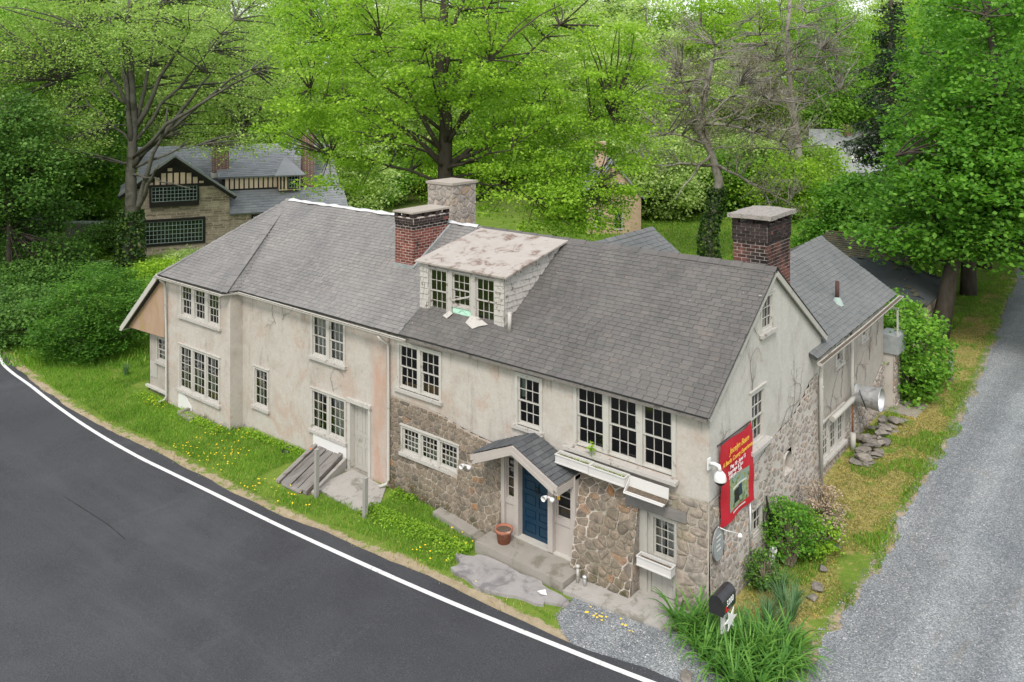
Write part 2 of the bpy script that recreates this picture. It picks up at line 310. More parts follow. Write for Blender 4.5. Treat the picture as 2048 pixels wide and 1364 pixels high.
leafmat('leaf_bud', [(0, (.20, .18, .10)), (.5, (.26, .24, .13)), (1, (.24, .28, .10))])
leafmat('leaf_ivy', [(0, (.018, .05, .012)), (.5, (.035, .085, .02)), (1, (.12, .20, .03))], .15)
leafmat('needle', [(0, (.018, .04, .018)), (.5, (.03, .058, .026)), (1, (.045, .075, .03))], .15)
leafmat('leaf_rhodo', [(0, (.07, .20, .018)), (.5, (.12, .28, .025)), (1, (.19, .36, .045))], .3)
leafmat('leaf_bush', [(0, (.035, .11, .014)), (.5, (.07, .19, .022)), (1, (.15, .30, .04))])
leafmat('leaf_lily', [(0, (.045, .14, .022)), (.5, (.085, .22, .035)), (1, (.16, .32, .06))], .3, .25)
leafmat('leaf_blue', [(0, (.06, .14, .06)), (.5, (.09, .19, .08)), (1, (.14, .25, .12))], .3, .25)
leafmat('blade', [(0, (.075, .19, .015)), (.45, (.13, .29, .025)), (.85, (.20, .37, .04)), (1, (.34, .37, .08))], .3, .5)
leafmat('blade_yellow', [(0, (.17, .17, .05)), (.3, (.30, .26, .10)), (.55, (.40, .35, .14)), (.75, (.46, .40, .10)), (1, (.22, .17, .09))], .25, .4)
leafmat('dry', [(0, (.25, .18, .12)), (.5, (.38, .29, .22)), (1, (.46, .38, .30))], .2)
flat('dandelion', (.78, .56, .02), .7); flat('orange', (.8, .15, .03), .7)
pmat('bark_dark', (.05, .042, .034), (.10, .085, .07), 5, .95, .8, 18, .1, stretch=(1, 1, .25))
pmat('bark_grey', (0.069, 0.066, 0.053), (0.110, 0.107, 0.090), 2.2, .9, .4, 14, .15, c3=(0.041, 0.041, 0.029), s3=1.5)
pmat('bark_pale', (0.209, 0.191, 0.165), (0.313, 0.296, 0.261), 3, .9, .4, 14, .15, c3=(0.104, 0.087, 0.070), s3=1.2)
pmat('twig', (.14, .11, .08), (.22, .18, .14), 5, .9, 0)
pmat('vine', (.10, .085, .07), (.16, .13, .11), 8, .95, 0)
pmat('tan_wall', (.42, .30, .21), (.48, .36, .26), 2, .9, .2, 20)
pmat('white_wall', (0.592, 0.592, 0.592), (0.640, 0.640, 0.640), 2, .8, .1, 20)
def farstone():
    m, nt, out = nodes_of('stone_far'); k = N(nt)
    br = k.n('ShaderNodeTexBrick'); br.inputs['Scale'].default_value = 1.0
    br.inputs['Brick Width'].default_value = .42; br.inputs['Row Height'].default_value = .17; br.inputs['Mortar Size'].default_value = .012
    br.inputs['Color1'].default_value = (.19, .155, .12, 1); br.inputs['Color2'].default_value = (.46, .39, .31, 1); br.inputs['Mortar'].default_value = (.52, .47, .41, 1); br.inputs['Bias'].default_value = .1; br.squash = .7; br.squash_frequency = 3
    mp = k.n('ShaderNodeMapping'); mp.inputs['Rotation'].default_value = (R(90), 0, 0)
    wv = k.n('ShaderNodeVectorMath', operation='ADD'); nzv = k.n('ShaderNodeTexNoise'); nzv.inputs['Scale'].default_value = 1.6; k.l(k.position(), nzv.inputs['Vector']); sv = k.n('ShaderNodeVectorMath', operation='SCALE'); sv.inputs['Scale'].default_value = .22; k.l(nzv.outputs['Color'], sv.inputs[0]); k.l(k.position(), wv.inputs[0]); k.l(sv.outputs[0], wv.inputs[1])
    k.l(wv.outputs[0], mp.inputs[0]); k.l(mp.outputs[0], br.inputs['Vector'])
    col = k.mix(.7, br.outputs[0], k.ramp(k.noise(2.5, 6, .75), [(.3, (.6, .58, .55)), (.7, (1.3, 1.25, 1.2))]), 'MULTIPLY')
    finish(k, out, col, .93, k.bump(k.noise(12, 6, .7), .6, .03), .15)
farstone()
def farbrick():
    m, nt, out = nodes_of('brick_far'); k = N(nt); br = k.n('ShaderNodeTexBrick'); br.inputs['Scale'].default_value = 1.0
    br.inputs['Brick Width'].default_value = .24; br.inputs['Row Height'].default_value = .09; br.inputs['Mortar Size'].default_value = .014
    br.inputs['Color1'].default_value = (.20, .07, .05, 1); br.inputs['Color2'].default_value = (.10, .045, .04, 1); br.inputs['Mortar'].default_value = (.40, .33, .29, 1)
    mp = k.n('ShaderNodeMapping'); mp.inputs['Rotation'].default_value = (R(90), 0, R(0)); k.l(k.position(), mp.inputs[0]); k.l(mp.outputs[0], br.inputs['Vector'])
    finish(k, out, br.outputs[0], .93, None, .15)
farbrick()
flat('tudor_black', (.018, .015, .013), .6); pmat('tudor_cream', (.66, .52, .39), (.72, .58, .45), 2, .9, .1)
pmat('tudor_green', (.33, .44, .40), (.38, .50, .45), 4, .6, .05)
def watermat():
    m, nt, out = nodes_of('water'); k = N(nt)
    finish(k, out, (.02, .03, .025), .08, k.bump(k.noise(6, 3, .6), .3, .05), .6)
watermat()
flat('foam', (.7, .72, .72), .6)
flat('car_white', (.7, .7, .72), .25, .5)

# ------------------------------------------------------------------ mesh helpers
def link(o, parent=None):
    COL.objects.link(o)
    if parent is not None:
        o.parent = parent; o.matrix_parent_inverse = Matrix.Translation(-Vector(parent.location)) if parent.type == 'EMPTY' else Matrix()
    return o
def from_np(name, v, f, mat, parent=None, smooth=False):
    """v (n,3), f (m,3|4) arrays -> one mesh object with world coordinates"""
    v = np.asarray(v, np.float32); f = np.asarray(f, np.int32); k = f.shape[1]
    me = bpy.data.meshes.new(name); me.vertices.add(len(v)); me.vertices.foreach_set('co', v.ravel())
    me.loops.add(f.size); me.loops.foreach_set('vertex_index', f.ravel())
    me.polygons.add(len(f)); me.polygons.foreach_set('loop_start', np.arange(0, f.size, k, dtype=np.int32))
    me.polygons.foreach_set('loop_total', np.full(len(f), k, np.int32))
    if smooth: me.polygons.foreach_set('use_smooth', np.ones(len(f), bool))
    me.update(calc_edges=True); me.materials.append(MATS[mat])
    return link(bpy.data.objects.new(name, me), parent)
class MB:
    def __init__(s): s.v = []; s.f = []; s.sm = []
    def add(s, vs, fs, smooth=False):
        o = len(s.v); s.v += [tuple(p) for p in vs]; s.f += [tuple(i + o for i in q) for q in fs]; s.sm += [smooth] * len(fs); return s
    BOXF = [(0, 3, 2, 1), (4, 5, 6, 7), (0, 1, 5, 4), (1, 2, 6, 5), (2, 3, 7, 6), (3, 0, 4, 7)]
    def box(s, x0, x1, y0, y1, z0, z1):
        return s.add([(x0, y0, z0), (x1, y0, z0), (x1, y1, z0), (x0, y1, z0), (x0, y0, z1), (x1, y0, z1), (x1, y1, z1), (x0, y1, z1)], MB.BOXF)
    def fbox(s, F, a0, a1, b0, b1, c0, c1):
        """box in a wall frame F=(origin, right, outward): a along the wall, b up, c outward"""
        P = [F.p(a, b, c) for a, b, c in ((a0, b0, c0), (a1, b0, c0), (a1, b0, c1), (a0, b0, c1), (a0, b1, c0), (a1, b1, c0), (a1, b1, c1), (a0, b1, c1))]
        return s.add(P, MB.BOXF)
    def hexa(s, P): return s.add(P, MB.BOXF)
    def bar(s, p, q, w, h=None, up=(0, 0, 1)):
        h = h or w; p = Vector(p); q = Vector(q); d = (q - p).normalized(); u = Vector(up)
        if abs(d.dot(u)) > .98: u = Vector((1, 0, 0))
        r = d.cross(u).normalized() * (w / 2); u = r.cross(d).normalized() * (h / 2)
        return s.add([p - r - u, p + r - u, q + r - u, q - r - u, p - r + u, p + r + u, q + r + u, q - r + u], MB.BOXF)
    def tube(s, pts, rad, n=6, cap=True):
        pts = [Vector(p) for p in pts]
        if isinstance(rad, (int, float)): rad = [rad] * len(pts)
        vs = []; prev = None
        for i, p in enumerate(pts):
            d = (pts[min(i + 1, len(pts) - 1)] - pts[max(i - 1, 0)])
            d = d.normalized() if d.length > 1e-9 else Vector((0, 0, 1))
            if prev is None:
                a = Vector((1, 0, 0)) if abs(d.x) < .9 else Vector((0, 1, 0)); a = d.cross(a).normalized()
            else:
                a = prev - d * prev.dot(d); a = a.normalized() if a.length > 1e-6 else d.orthogonal().normalized()
            prev = a; b = d.cross(a)
            for k in range(n):
                t = 2 * math.pi * k / n; vs.append(p + (a * math.cos(t) + b * math.sin(t)) * rad[i])
        fs = [(i * n + k, i * n + (k + 1) % n, (i + 1) * n + (k + 1) % n, (i + 1) * n + k) for i in range(len(pts) - 1) for k in range(n)]
        s.add(vs, fs, True)
        if cap:
            o = len(s.v) - len(vs); s.f += [tuple(o + k for k in range(n))[::-1], tuple(o + (len(pts) - 1) * n + k for k in range(n))]; s.sm += [False, False]
        return s
    def lathe(s, c, prof, n=16, axis='Z'):
        vs = []; c = Vector(c)
        for r, h in prof:
            for k in range(n):
                t = 2 * math.pi * k / n; x, y = r * math.cos(t), r * math.sin(t)
                vs.append(c + (Vector((x, y, h)) if axis == 'Z' else Vector((h, x, y)) if axis == 'X' else Vector((x, h, y))))
        m = len(prof)
        return s.add(vs, [(i * n + k, i * n + (k + 1) % n, (i + 1) * n + (k + 1) % n, (i + 1) * n + k) for i in range(m - 1) for k in range(n)], True)
    def poly(s, P): return s.add(P, [tuple(range(len(P)))])
    def prism(s, P, off):
        n = len(P); off = Vector(off); Q = [Vector(p) + off for p in P]
        return s.add(list(P) + Q, [tuple(range(n))[::-1], tuple(range(n, 2 * n))] + [(i, (i + 1) % n, n + (i + 1) % n, n + i) for i in range(n)])
    def mesh(s, name, mat):
        me = bpy.data.meshes.new(name); me.from_pydata([tuple(p) for p in s.v], [], s.f)
        me.polygons.foreach_set('use_smooth', s.sm); me.update(); me.materials.append(MATS[mat]); return me
    def build(s, name, mat, parent=None, kind=None):
        o = link(bpy.data.objects.new(name, s.mesh(name, mat)), parent)
        if kind: o['kind'] = kind
        return o
class Frame:
    def __init__(s, o, r, n): s.o = Vector(o); s.r = Vector(r).normalized(); s.n = Vector(n).normalized(); s.u = Vector((0, 0, 1))
    def p(s, a, b, c=0): return s.o + s.r * a + s.u * b + s.n * c
def empty(name, loc, label, cat, group=None):
    o = bpy.data.objects.new(name, None); COL.objects.link(o); o.location = loc; o.empty_display_size = .2
    o['label'] = label; o['category'] = cat
    if group: o['group'] = group
    return o
def tag(o, label, cat, group=None, kind=None):
    if label: o['label'] = label
    if cat: o['category'] = cat
    if group: o['group'] = group
    if kind: o['kind'] = kind
    return o
def struct(o, label=None):
    o['kind'] = 'structure'
    if label: o['label'] = label
    return o
# ------------------------------------------------------------------ ground, road, gravel, concrete
def axis(fine0, fine1, step, lo, hi, grow=1.22):
    a = list(np.arange(fine0, fine1 + 1e-6, step)); s = step; x = fine0
    left = []
    while x > lo: s *= grow; x -= s; left.append(x)
    s = step; x = a[-1]; right = []
    while x < hi: s *= grow; x += s; right.append(x)
    return np.array(left[::-1] + a + right)
EDGE = [(-90, 30), (-62, 11), (-45, 2.2), (-35.3, -1.84), (-28.7, -2.89), (-24.3, -3.22), (-20.8, -3.15), (-17.5, -3.05), (-14.2, -3.15), (-11.7, -3.08), (-9.7, -2.93), (-7.7, -2.77), (-5.7, -2.67), (-3.9, -2.62), (-2.7, -2.6), (-1.84, -2.52), (-.26, -2.3), (6, -1.4), (16, .2), (60, 8)]
LINE = [(-90, 29.2), (-62, 10.3), (-45, 1.5), (-33.1, -2.62), (-27.9, -3.19), (-23.95, -3.5), (-20.99, -3.62), (-18.6, -3.62), (-16.5, -3.57), (-14.63, -3.53), (-12.86, -3.5), (-10.47, -3.44), (-7.67, -3.3), (-5.21, -3.13), (-3.79, -3.0), (-1.92, -2.8), (-.12, -2.58), (6, -1.7), (16, -.1), (60, 7.7)]
def smooth_line(P, step=.35):
    P = np.array(P, float); t = np.concatenate([[0], np.cumsum(np.hypot(*np.diff(P, axis=0).T))])
    out = []
    for i in range(len(P) - 1):
        p0, p1, p2, p3 = P[max(i - 1, 0)], P[i], P[i + 1], P[min(i + 2, len(P) - 1)]
        n = max(2, int((t[i + 1] - t[i]) / step))
        m1 = (p2 - p0) / max(t[i + 1] - t[max(i - 1, 0)], 1e-6) * (t[i + 1] - t[i]); m2 = (p3 - p1) / max(t[min(i + 2, len(P) - 1)] - t[i], 1e-6) * (t[i + 1] - t[i])
        for k in range(n):
            s = k / n; out.append((2*s**3-3*s**2+1)*p1 + (s**3-2*s**2+s)*m1 + (-2*s**3+3*s**2)*p2 + (s**3-s**2)*m2)
    out.append(P[-1]); return np.array(out)
EL = smooth_line(EDGE); LL = smooth_line(LINE)
def ribbon(name, line, offs, lift, mat, jitter=0, seed=1):
    r = np.random.RandomState(seed); d = np.gradient(line, axis=0); d /= np.hypot(d[:, 0], d[:, 1])[:, None]
    nrm = np.stack([d[:, 1], -d[:, 0]], 1)       # towards the far side of the road
    n = len(line); j = np.convolve(r.randn(n), np.ones(3) / 3, 'same') * jitter
    V = []
    for i, o in enumerate(offs):
        q = line + nrm * (o + (j if i == 0 else 0))[:, None] if i == 0 else line + nrm * o
        V.append(np.column_stack([q, g(q[:, 0], q[:, 1]) + lift]))
    V = np.concatenate(V); F = [(i * n + k, (i + 1) * n + k, (i + 1) * n + k + 1, i * n + k + 1) for i in range(len(offs) - 1) for k in range(n - 1)]
    return from_np(name, V, F, mat)
xs = axis(-40, 7, .35, -260, 200); ys = axis(-6, 20, .35, -60, 330)
GX, GY = np.meshgrid(xs, ys); GZ = g(GX, GY) - .01
def dist_line(X, Y, L):
    L = L[::2]; D = np.full(X.shape, 1e9); S = np.zeros(X.shape)
    for (ax, ay), (bx, by) in zip(L[:-1], L[1:]):
        dx, dy = bx - ax, by - ay; q = dx * dx + dy * dy
        t = np.clip(((X - ax) * dx + (Y - ay) * dy) / q, 0, 1); ex, ey = X - ax - t * dx, Y - ay - t * dy
        e = np.hypot(ex, ey); m = e < D; D = np.where(m, e, D); S = np.where(m, dx * ey - dy * ex, S)
    return D * np.sign(S)
DR = dist_line(GX, GY, EL)                        # signed distance from the road's edge, positive on the house side
GZ = np.where(DR < -.2, GZ - .04, GZ)
nv = GX.size; ny, nx = GX.shape
idx = np.arange(nv).reshape(ny, nx)
gf = np.stack([idx[:-1, :-1], idx[:-1, 1:], idx[1:, 1:], idx[1:, :-1]], -1).reshape(-1, 4)
ter = struct(from_np('ground', np.stack([GX, GY, GZ], -1).reshape(-1, 3), gf, 'ground', None, True), 'grassy ground around the houses and trees')
XL_Y = [-3, -2.4, -2, -1.0, -.7, 0, 2, 4.5, 6.6, 9.3, 12.8, 19.6, 26, 40, 70]; XL_X = [-1.0, -2.2, -2.7, -2.8, 2.2, 2.25, 2.3, 2.38, 2.31, 2.33, 2.31, 2.03, 1.59, .47, -2]
def verge_masks(X, Y, D):
    dirt = np.clip(1.1 - np.abs(D - .08) / .36, 0, 1) * (X < 1)
    gx = np.interp(Y, XL_Y, XL_X); e = gx - X
    side = (X > -.3) & (X < 3) & (Y > -1.4)
    dirt = np.where(side, np.clip(.62 - e / .9, 0, .75), dirt)
    yel = np.where(side, np.clip(.56 + .1 * np.sin(Y * .9 + 1.2) + .05 * (Y > 14) - .25 * (Y > 30), 0, 1) * np.clip(e / .5, 0, 1), 0)
    yel = np.maximum(yel, .5 * np.exp(-(((X + 27.2) / 2.6) ** 2 + ((Y + .4) / 1.1) ** 2)))
    yel = np.maximum(yel, .5 * np.exp(-(((X + 33.5) / 2.2) ** 2 + ((Y + .9) / .9) ** 2)))
    dist = (X - CAMLOC[0]) * FWD.x + (Y - CAMLOC[1]) * FWD.y
    wood = np.clip((dist - 72) / 12, 0, 1)
    return dirt, yel, wood
mk = verge_masks(GX, GY, DR); col = np.ones((nv, 4), np.float32)
for i in range(3): col[:, i] = mk[i].ravel()
a = ter.data.color_attributes.new('mask', 'FLOAT_COLOR', 'POINT'); a.data.foreach_set('color', col.ravel())
struct(ribbon('road', EL, [0, .4, 1, 2, 3.5, 5, 6.5, 8], .02, 'asphalt', .05), 'dark asphalt road curving past the house')
struct(ribbon('road_line', LL, [-.065, .065], .026, 'line_paint', .004, 3), 'white edge line painted on the road')
# dark seams and a tar streak on the road
for nm, P in (('road_seam', [(-17.54, -6.3), (-16.39, -6.3), (-14.89, -6.29), (-13.71, -6.37)]),):
    L2 = smooth_line(P, .12); struct(ribbon(nm, L2, [-.012, .012], .025, 'black_plastic', .012, 5), 'thin dark tar streak on the asphalt')
yy = np.concatenate([np.arange(-3, 20, .12), np.arange(20, 75, .5)]); r_ = np.random.RandomState(4)
gl_ = np.interp(yy, XL_Y, XL_X) + np.convolve(r_.randn(len(yy)), np.ones(4) / 4, 'same') * .12
rows = []
for t in (0, .06, .2, .5, 1): q = gl_ + (12.5 - gl_) * t; rows.append(np.column_stack([q, yy, g(q, yy) + .012]))
n = len(yy); struct(from_np('gravel_drive', np.concatenate(rows), [(i * n + k, (i + 1) * n + k, (i + 1) * n + k + 1, i * n + k + 1) for i in range(4) for k in range(n - 1)], 'gravel'), 'blue grey gravel drive beside the gable end')
# loose gravel along the edges of the drive and before the corner
rs = np.random.RandomState(11)
OCT = np.array([(1, 0, 0), (-1, 0, 0), (0, 1, 0), (0, -1, 0), (0, 0, .7), (0, 0, -.5)], float); OCTF = np.array([(0, 2, 4), (2, 1, 4), (1, 3, 4), (3, 0, 4)])
def pebbles(name, X, Y, s0, s1, mat, lift=.012):
    n = len(X); s = rs.uniform(s0, s1, n); th = rs.uniform(0, 6.28, n); c, q = np.cos(th), np.sin(th)
    P = OCT[None] * s[:, None, None] * rs.uniform(.7, 1.3, (n, 6, 1))
    x = P[..., 0] * c[:, None] - P[..., 1] * q[:, None]; y = P[..., 0] * q[:, None] + P[..., 1] * c[:, None]
    V = np.stack([x + X[:, None], y + Y[:, None], P[..., 2] + (g(X, Y) + lift)[:, None]], -1).reshape(-1, 3)
    F = (OCTF[None] + (np.arange(n) * 6)[:, None, None]).reshape(-1, 3)
    return tag(from_np(name, V, F, mat), None, None, None, 'stuff')
stonemat('pebble', [(0, (.12, .13, .14)), (.4, (.19, .205, .22)), (.8, (.28, .29, .30)), (1, (.5, .5, .5))], (.25, .24, .22), .15)
Y1 = rs.uniform(-1, 26, 9000); X1 = np.interp(Y1, XL_Y, XL_X) + np.abs(rs.randn(9000)) * .9 - .25
X2 = rs.uniform(-2.9, 1.6, 3500); Y2 = rs.uniform(-2.5, -.9, 3500); k_ = (X2 > np.interp(Y2, XL_Y, XL_X) - .1)
X3 = rs.uniform(2.3, 9, 9000); Y3 = rs.uniform(-3, 14, 9000)
pebbles('gravel', np.concatenate([X1, X2[k_], X3]), np.concatenate([Y1, Y2[k_], Y3]), .008, .02, 'pebble')
def slab(name, P, z0, z1, mat, label, wob=.0):
    """a cast slab with an outline P in plan"""
    m = MB(); m.prism([(x, y, z0) for x, y in P], (0, 0, z1 - z0)); return struct(m.build(name, mat), label)
slab('porch_step', [(-5.9, -1.16), (-3.12, -1.2), (-3.1, -.3), (-5.9, -.3)], -.4, 0.0, 'concrete', 'concrete step before the blue door')
slab('walkway', [(-3.09, -1.24), (-1.75, -1.15), (-.45, -.98), (-.3, .2), (-3.09, .2)], -.4, -.13, 'concrete_pale', 'concrete strip along the stone wall')
pch = MB(); pts = []
for i in range(36):
    t = i / 36 * 2 * math.pi; rr = 1 + .13 * math.sin(3 * t + 1) + .09 * math.sin(7 * t) + .05 * math.sin(11 * t + 2)
    x = -4.5 + 1.55 * rr * math.cos(t); y = -1.72 + .52 * rr * math.sin(t) + .06 * (x + 4.5); pts.append((x, y, -.36))
pch.prism(pts, (0, 0, .19)); struct(pch.build('paved_patch', 'patch'), 'worn grey paving patch before the step')
slab('door_pad', [(-12.0, -1.5), (-9.9, -1.65), (-9.75, -.9), (-10.3, -.2), (-12.0, -.05)], -.6, -.33, 'concrete_pale', 'pale concrete pad before the grey side door')
slab('plinth_ledge', [(-8.0, -.55), (-5.92, -.86), (-5.92, -.2), (-8.0, -.1)], -.5, -.16, 'concrete', 'mossy ledge at the foot of the stone wall')
slab('rear_pad', [(-.1, 14.1), (1.0, 14.1), (1.05, 15.6), (-.1, 15.6)], -.1, .16, 'concrete', 'grey slab at the far end of the wing')
# ------------------------------------------------------------------ the house
HOUSE = empty('house', (0, 0, 0), 'old stucco and stone house with long shingled roof beside the road', 'house')
class Pieces:
    """small alike pieces: those that show largest become parts of their own, the rest one joined part"""
    def __init__(s, name, rest, cap=300): s.name = name; s.rest = rest; s.cap = cap; s.items = []; s.shapes = {}
    def shape(s, key, v, f):
        if key not in s.shapes: s.shapes[key] = (np.array(v, float), [tuple(q) for q in f])
        return key
    def add(s, key, M, mat, parent, size, hidden=False):
        c = M.translation; d = (c - Vector(CAMLOC)).length
        s.items.append((-(size / d) if not hidden else 0, len(s.items), key, M, mat, parent))
    def finish(s, owner):
        s.items.sort(); cache = {}
        for it in s.items[:s.cap]:
            _, _, key, M, mat, parent = it
            if (key, mat) not in cache:
                v, f = s.shapes[key]; me = bpy.data.meshes.new(s.name); me.from_pydata(v.tolist(), [], f); me.materials.append(MATS[mat]); me.update(); cache[(key, mat)] = me
            o = bpy.data.objects.new(s.name, cache[(key, mat)]); COL.objects.link(o); o.parent = parent; o.matrix_basis = M
        V = []; F = []; MI = []; mats = []; off = 0
        for _, _, key, M, mat, parent in s.items[s.cap:]:
            v, f = s.shapes[key]; A = np.array(M); V.append(v @ A[:3, :3].T + A[:3, 3]); F += [tuple(i + off for i in q) for q in f]; off += len(v)
            if mat not in mats: mats.append(mat)
            MI += [mats.index(mat)] * len(f)
        if V:
            me = bpy.data.meshes.new(s.rest); me.from_pydata(np.concatenate(V).tolist(), [], F)
            for m in mats: me.materials.append(MATS[m])
            me.polygons.foreach_set('material_index', MI); me.update()
            o = link(bpy.data.objects.new(s.rest, me), owner); o['kind'] = 'stuff'
STONES = Pieces('stone', 'stonework'); BRICKS = Pieces('brick', 'brickwork'); SHING = Pieces('shingle', 'shingles')
def mat4(o, ax, ay, az):
    return Matrix(((ax.x, ay.x, az.x, o.x), (ax.y, ay.y, az.y, o.y), (ax.z, ay.z, az.z, o.z), (0, 0, 0, 1)))
SHING.shape('tab', [(-.5, 0, .2), (.5, 0, .2), (.5, 0, 1), (-.5, 0, 1), (-.5, 1, 0), (.5, 1, 0)], [(0, 1, 2, 3), (3, 2, 5, 4), (0, 3, 4), (1, 5, 2)])
def shingle_plane(C, mat, exposure=.15, tab=.30, seed=1, thick=.010, roof=None, tag_hidden=False):
    """C: corners of a convex roof polygon, first two along the eave (left to right seen from outside)"""
    C = [Vector(c) for c in C]; r = rnd.__class__(seed); O = C[0]; X = (C[1] - C[0]).normalized()
    Nn = (C[1] - C[0]).cross(C[2] - C[0]).normalized(); U = Nn.cross(X)
    P = [((c - O).dot(X), (c - O).dot(U)) for c in C]; H = max(p[1] for p in P); row = 0; b = 0.0
    while b < H - .04:
        bm = min(b + exposure * .5, H - .001); xsx = []
        for (x0, y0), (x1, y1) in zip(P, P[1:] + P[:1]):
            if (y0 - bm) * (y1 - bm) < 0: xsx.append(x0 + (x1 - x0) * (bm - y0) / (y1 - y0))
        if len(xsx) >= 2:
            a0, a1 = min(xsx), max(xsx); x = a0 - (row % 2) * tab * .5 - r.uniform(0, .1)
            while x < a1 - .03:
                w = tab * r.uniform(.93, 1.07); l, q = max(x, a0), min(x + w - .010, a1)
                if q - l > .03:
                    s = min(exposure * 1.12, H - b + .02); c = O + X * ((l + q) / 2) + U * (b + r.uniform(-.006, .006)); c = c + Nn * (.006 + .011 * (1 + math.sin(c.x * 1.1 + .7) * math.sin((c.y + c.z) * 1.3)) + .003 * r.random())
                    th = thick * r.uniform(.75, 1.35)
                    SHING.add('tab', mat4(c, X * (q - l), U * s, Nn * th), mat, roof, (q - l), tag_hidden)
                x += w
        b += exposure; row += 1
def deck(name, C, mat='roof_deck', parent=None, t=.07):
    C = [Vector(c) for c in C]; n = (C[1] - C[0]).cross(C[2] - C[0]).normalized()
    return MB().prism([c - n * t for c in C], n * (t - .002)).build(name, mat, parent or HOUSE)
# ---- roofs -------------------------------------------------------
EZ, RZ, RY = 4.36, 6.98, 3.66
Cc = (-20.45, RY, RZ)
front = [(-17.95, -.24, EZ), (.12, -.24, EZ), (.12, RY, RZ), Cc]
back = [(.12, 7.56, EZ), (-20.45, 7.56, EZ), Cc, (.12, RY, RZ)]
rf = deck('roof', front); deck('roof_slope', back, parent=rf)
bay = [(-22.55, -.8, 4.38), (-18.02, -.8, 4.38), Cc]; br_ = [(-18.02, -.8, 4.38), (-17.95, -.24, EZ), Cc]
deck('bay_slope', bay, parent=rf); deck('bay_slope', br_, 'shingle_pale', rf)
hipE = (-22.55, 8.1, 4.38); hip = [hipE, (-22.55, -.8, 4.38), Cc]
lean = [(-25.45, 8.1, 1.8), (-25.45, -.8, 1.8), (-22.55, -.8, 4.38), hipE]
deck('hip_slope', hip, parent=rf); deck('lean_to_slope', lean, parent=rf)
# two shingle colours: the older pale half and the darker half by the gable
XS = -9.7
shingle_plane([(XS, -.24, EZ), front[1], front[2], (XS, RY, RZ)], 'shingle', .135, .27, 1, roof=rf)
shingle_plane([front[0], (XS - .004, -.24, EZ), (XS - .004, RY, RZ), Cc], 'shingle_pale', .135, .27, 2, roof=rf)
shingle_plane(bay, 'shingle_pale', .135, .27, 3, roof=rf); shingle_plane(br_, 'shingle_pale', .135, .27, 33, roof=rf); shingle_plane(hip, 'shingle_pale', .15, .31, 4, roof=rf, tag_hidden=True)
shingle_plane(lean, 'shingle_pale', .15, .31, 5, roof=rf, tag_hidden=True); shingle_plane(back, 'shingle', .3, .6, 6, roof=rf, tag_hidden=True)
def cap_strip(name, P, w, mat, parent, th=.02, seg=.3, droop=.05):
    """overlapping cap pieces along a ridge or hip line"""
    P = [Vector(p) for p in P]; m = MB()
    for p, q in zip(P, P[1:]):
        L = (q - p).length; n = max(1, int(L / seg)); d = (q - p) / n; s = d.normalized().cross(Vector((0, 0, 1))).normalized()
        for i in range(n):
            a, b = p + d * i, p + d * (i + 1.12); lift = Vector((0, 0, th + .012 * (i % 2)))
            for sg in (-1, 1):
                m.add([a + lift, b + lift * .6, b + s * sg * w - Vector((0, 0, droop)), a + s * sg * w - Vector((0, 0, droop)) + lift * .4], [(0, 1, 2, 3) if sg < 0 else (3, 2, 1, 0)])
    return m.build(name, mat, parent)
cap_strip('ridge_cap', [(.13, RY, RZ + .03), (-10.0, RY, RZ + .015)], .17, 'shingle', rf, .02, .3, .10)
cap_strip('hip_cap', [(-18.02, -.8, 4.40), (-20.45, RY, RZ + .03)], .13, 'shingle_pale', rf, .02, .3, .015)
cap_strip('hip_cap', [(-22.55, -.8, 4.42), (-20.45, RY, RZ + .03)], .12, 'shingle_pale', rf, .03, .3, .03)
mm = MB(); r9 = random.Random(9); prev = None                     # loose white membrane along the ridge
for i in range(44):
    x = -20.3 + i * (10.3 / 43); zz = RZ + .045 + .035 * r9.random() + .02 * math.sin(i * 1.7); yy_ = RY - .09 - .09 * r9.random()
    cur = [Vector((x, yy_, RZ - .02 + .03 * r9.random())), Vector((x, RY, zz)), Vector((x, RY + .35, RZ - .16))]
    if prev: mm.add(prev + cur, [(0, 3, 4, 1), (1, 4, 5, 2)], True)
    prev = cur
mm.build('ridge_membrane', 'membrane', rf)
# rake boards and eave fascia
def board(name, p, q, w, h, mat='grey_paint', parent=None): return MB().bar(p, q, w, h).build(name, mat, parent or rf)
board('rake_board', (.10, RY + .02, RZ - .13), (.10, 7.5, EZ - .08), .05, .14)
board('rake_board', (.10, -.2, EZ - .07), (.10, RY - .02, RZ - .13), .04, .12)
board('fascia', (-9.3, -.20, EZ - .09), (.05, -.20, EZ - .07), .03, .09, 'wood_grey')
board('rake_board', (-22.58, -.825, 4.33), (-25.5, -.825, 1.74), .04, .2, 'white_paint')
# wing roofs behind
WX0, WZ0, WRX, WRZ, WY1 = .22, 4.0, -2.45, 5.97, 14.7
wz_ = lambda y: .0235 * (y - 6.75)
wing = [(WX0, 6.4, WZ0 + wz_(6.4)), (WX0, WY1, WZ0 + wz_(WY1)), (WRX, WY1, WRZ - .19 + wz_(WY1)), (WRX, 4.6, WRZ - .19 + wz_(4.6))]
deck('wing_slope', wing, parent=rf); shingle_plane(wing, 'shingle_wing', .155, .2, 7, .012, roof=rf)
deck('wing_slope', [(-5.1, WY1, WZ0), (-5.1, 4.2, WZ0), (WRX, 4.2, WRZ), (WRX, WY1, WRZ)], parent=rf)
cap_strip('ridge_cap', [(WRX, 4.6, WRZ - .21), (WRX, WY1, WRZ + .02)], .14, 'shingle_wing', rf, .02, .3, .10)
w2 = [(-4.4, 4.5, 5.0), (-4.4, 9.2, 5.0), (-6.6, 9.2, 6.58), (-6.6, 3.6, 6.56)]
deck('wing_slope', w2, parent=rf); shingle_plane(w2, 'shingle_wing', .17, .35, 8, .012, roof=rf)
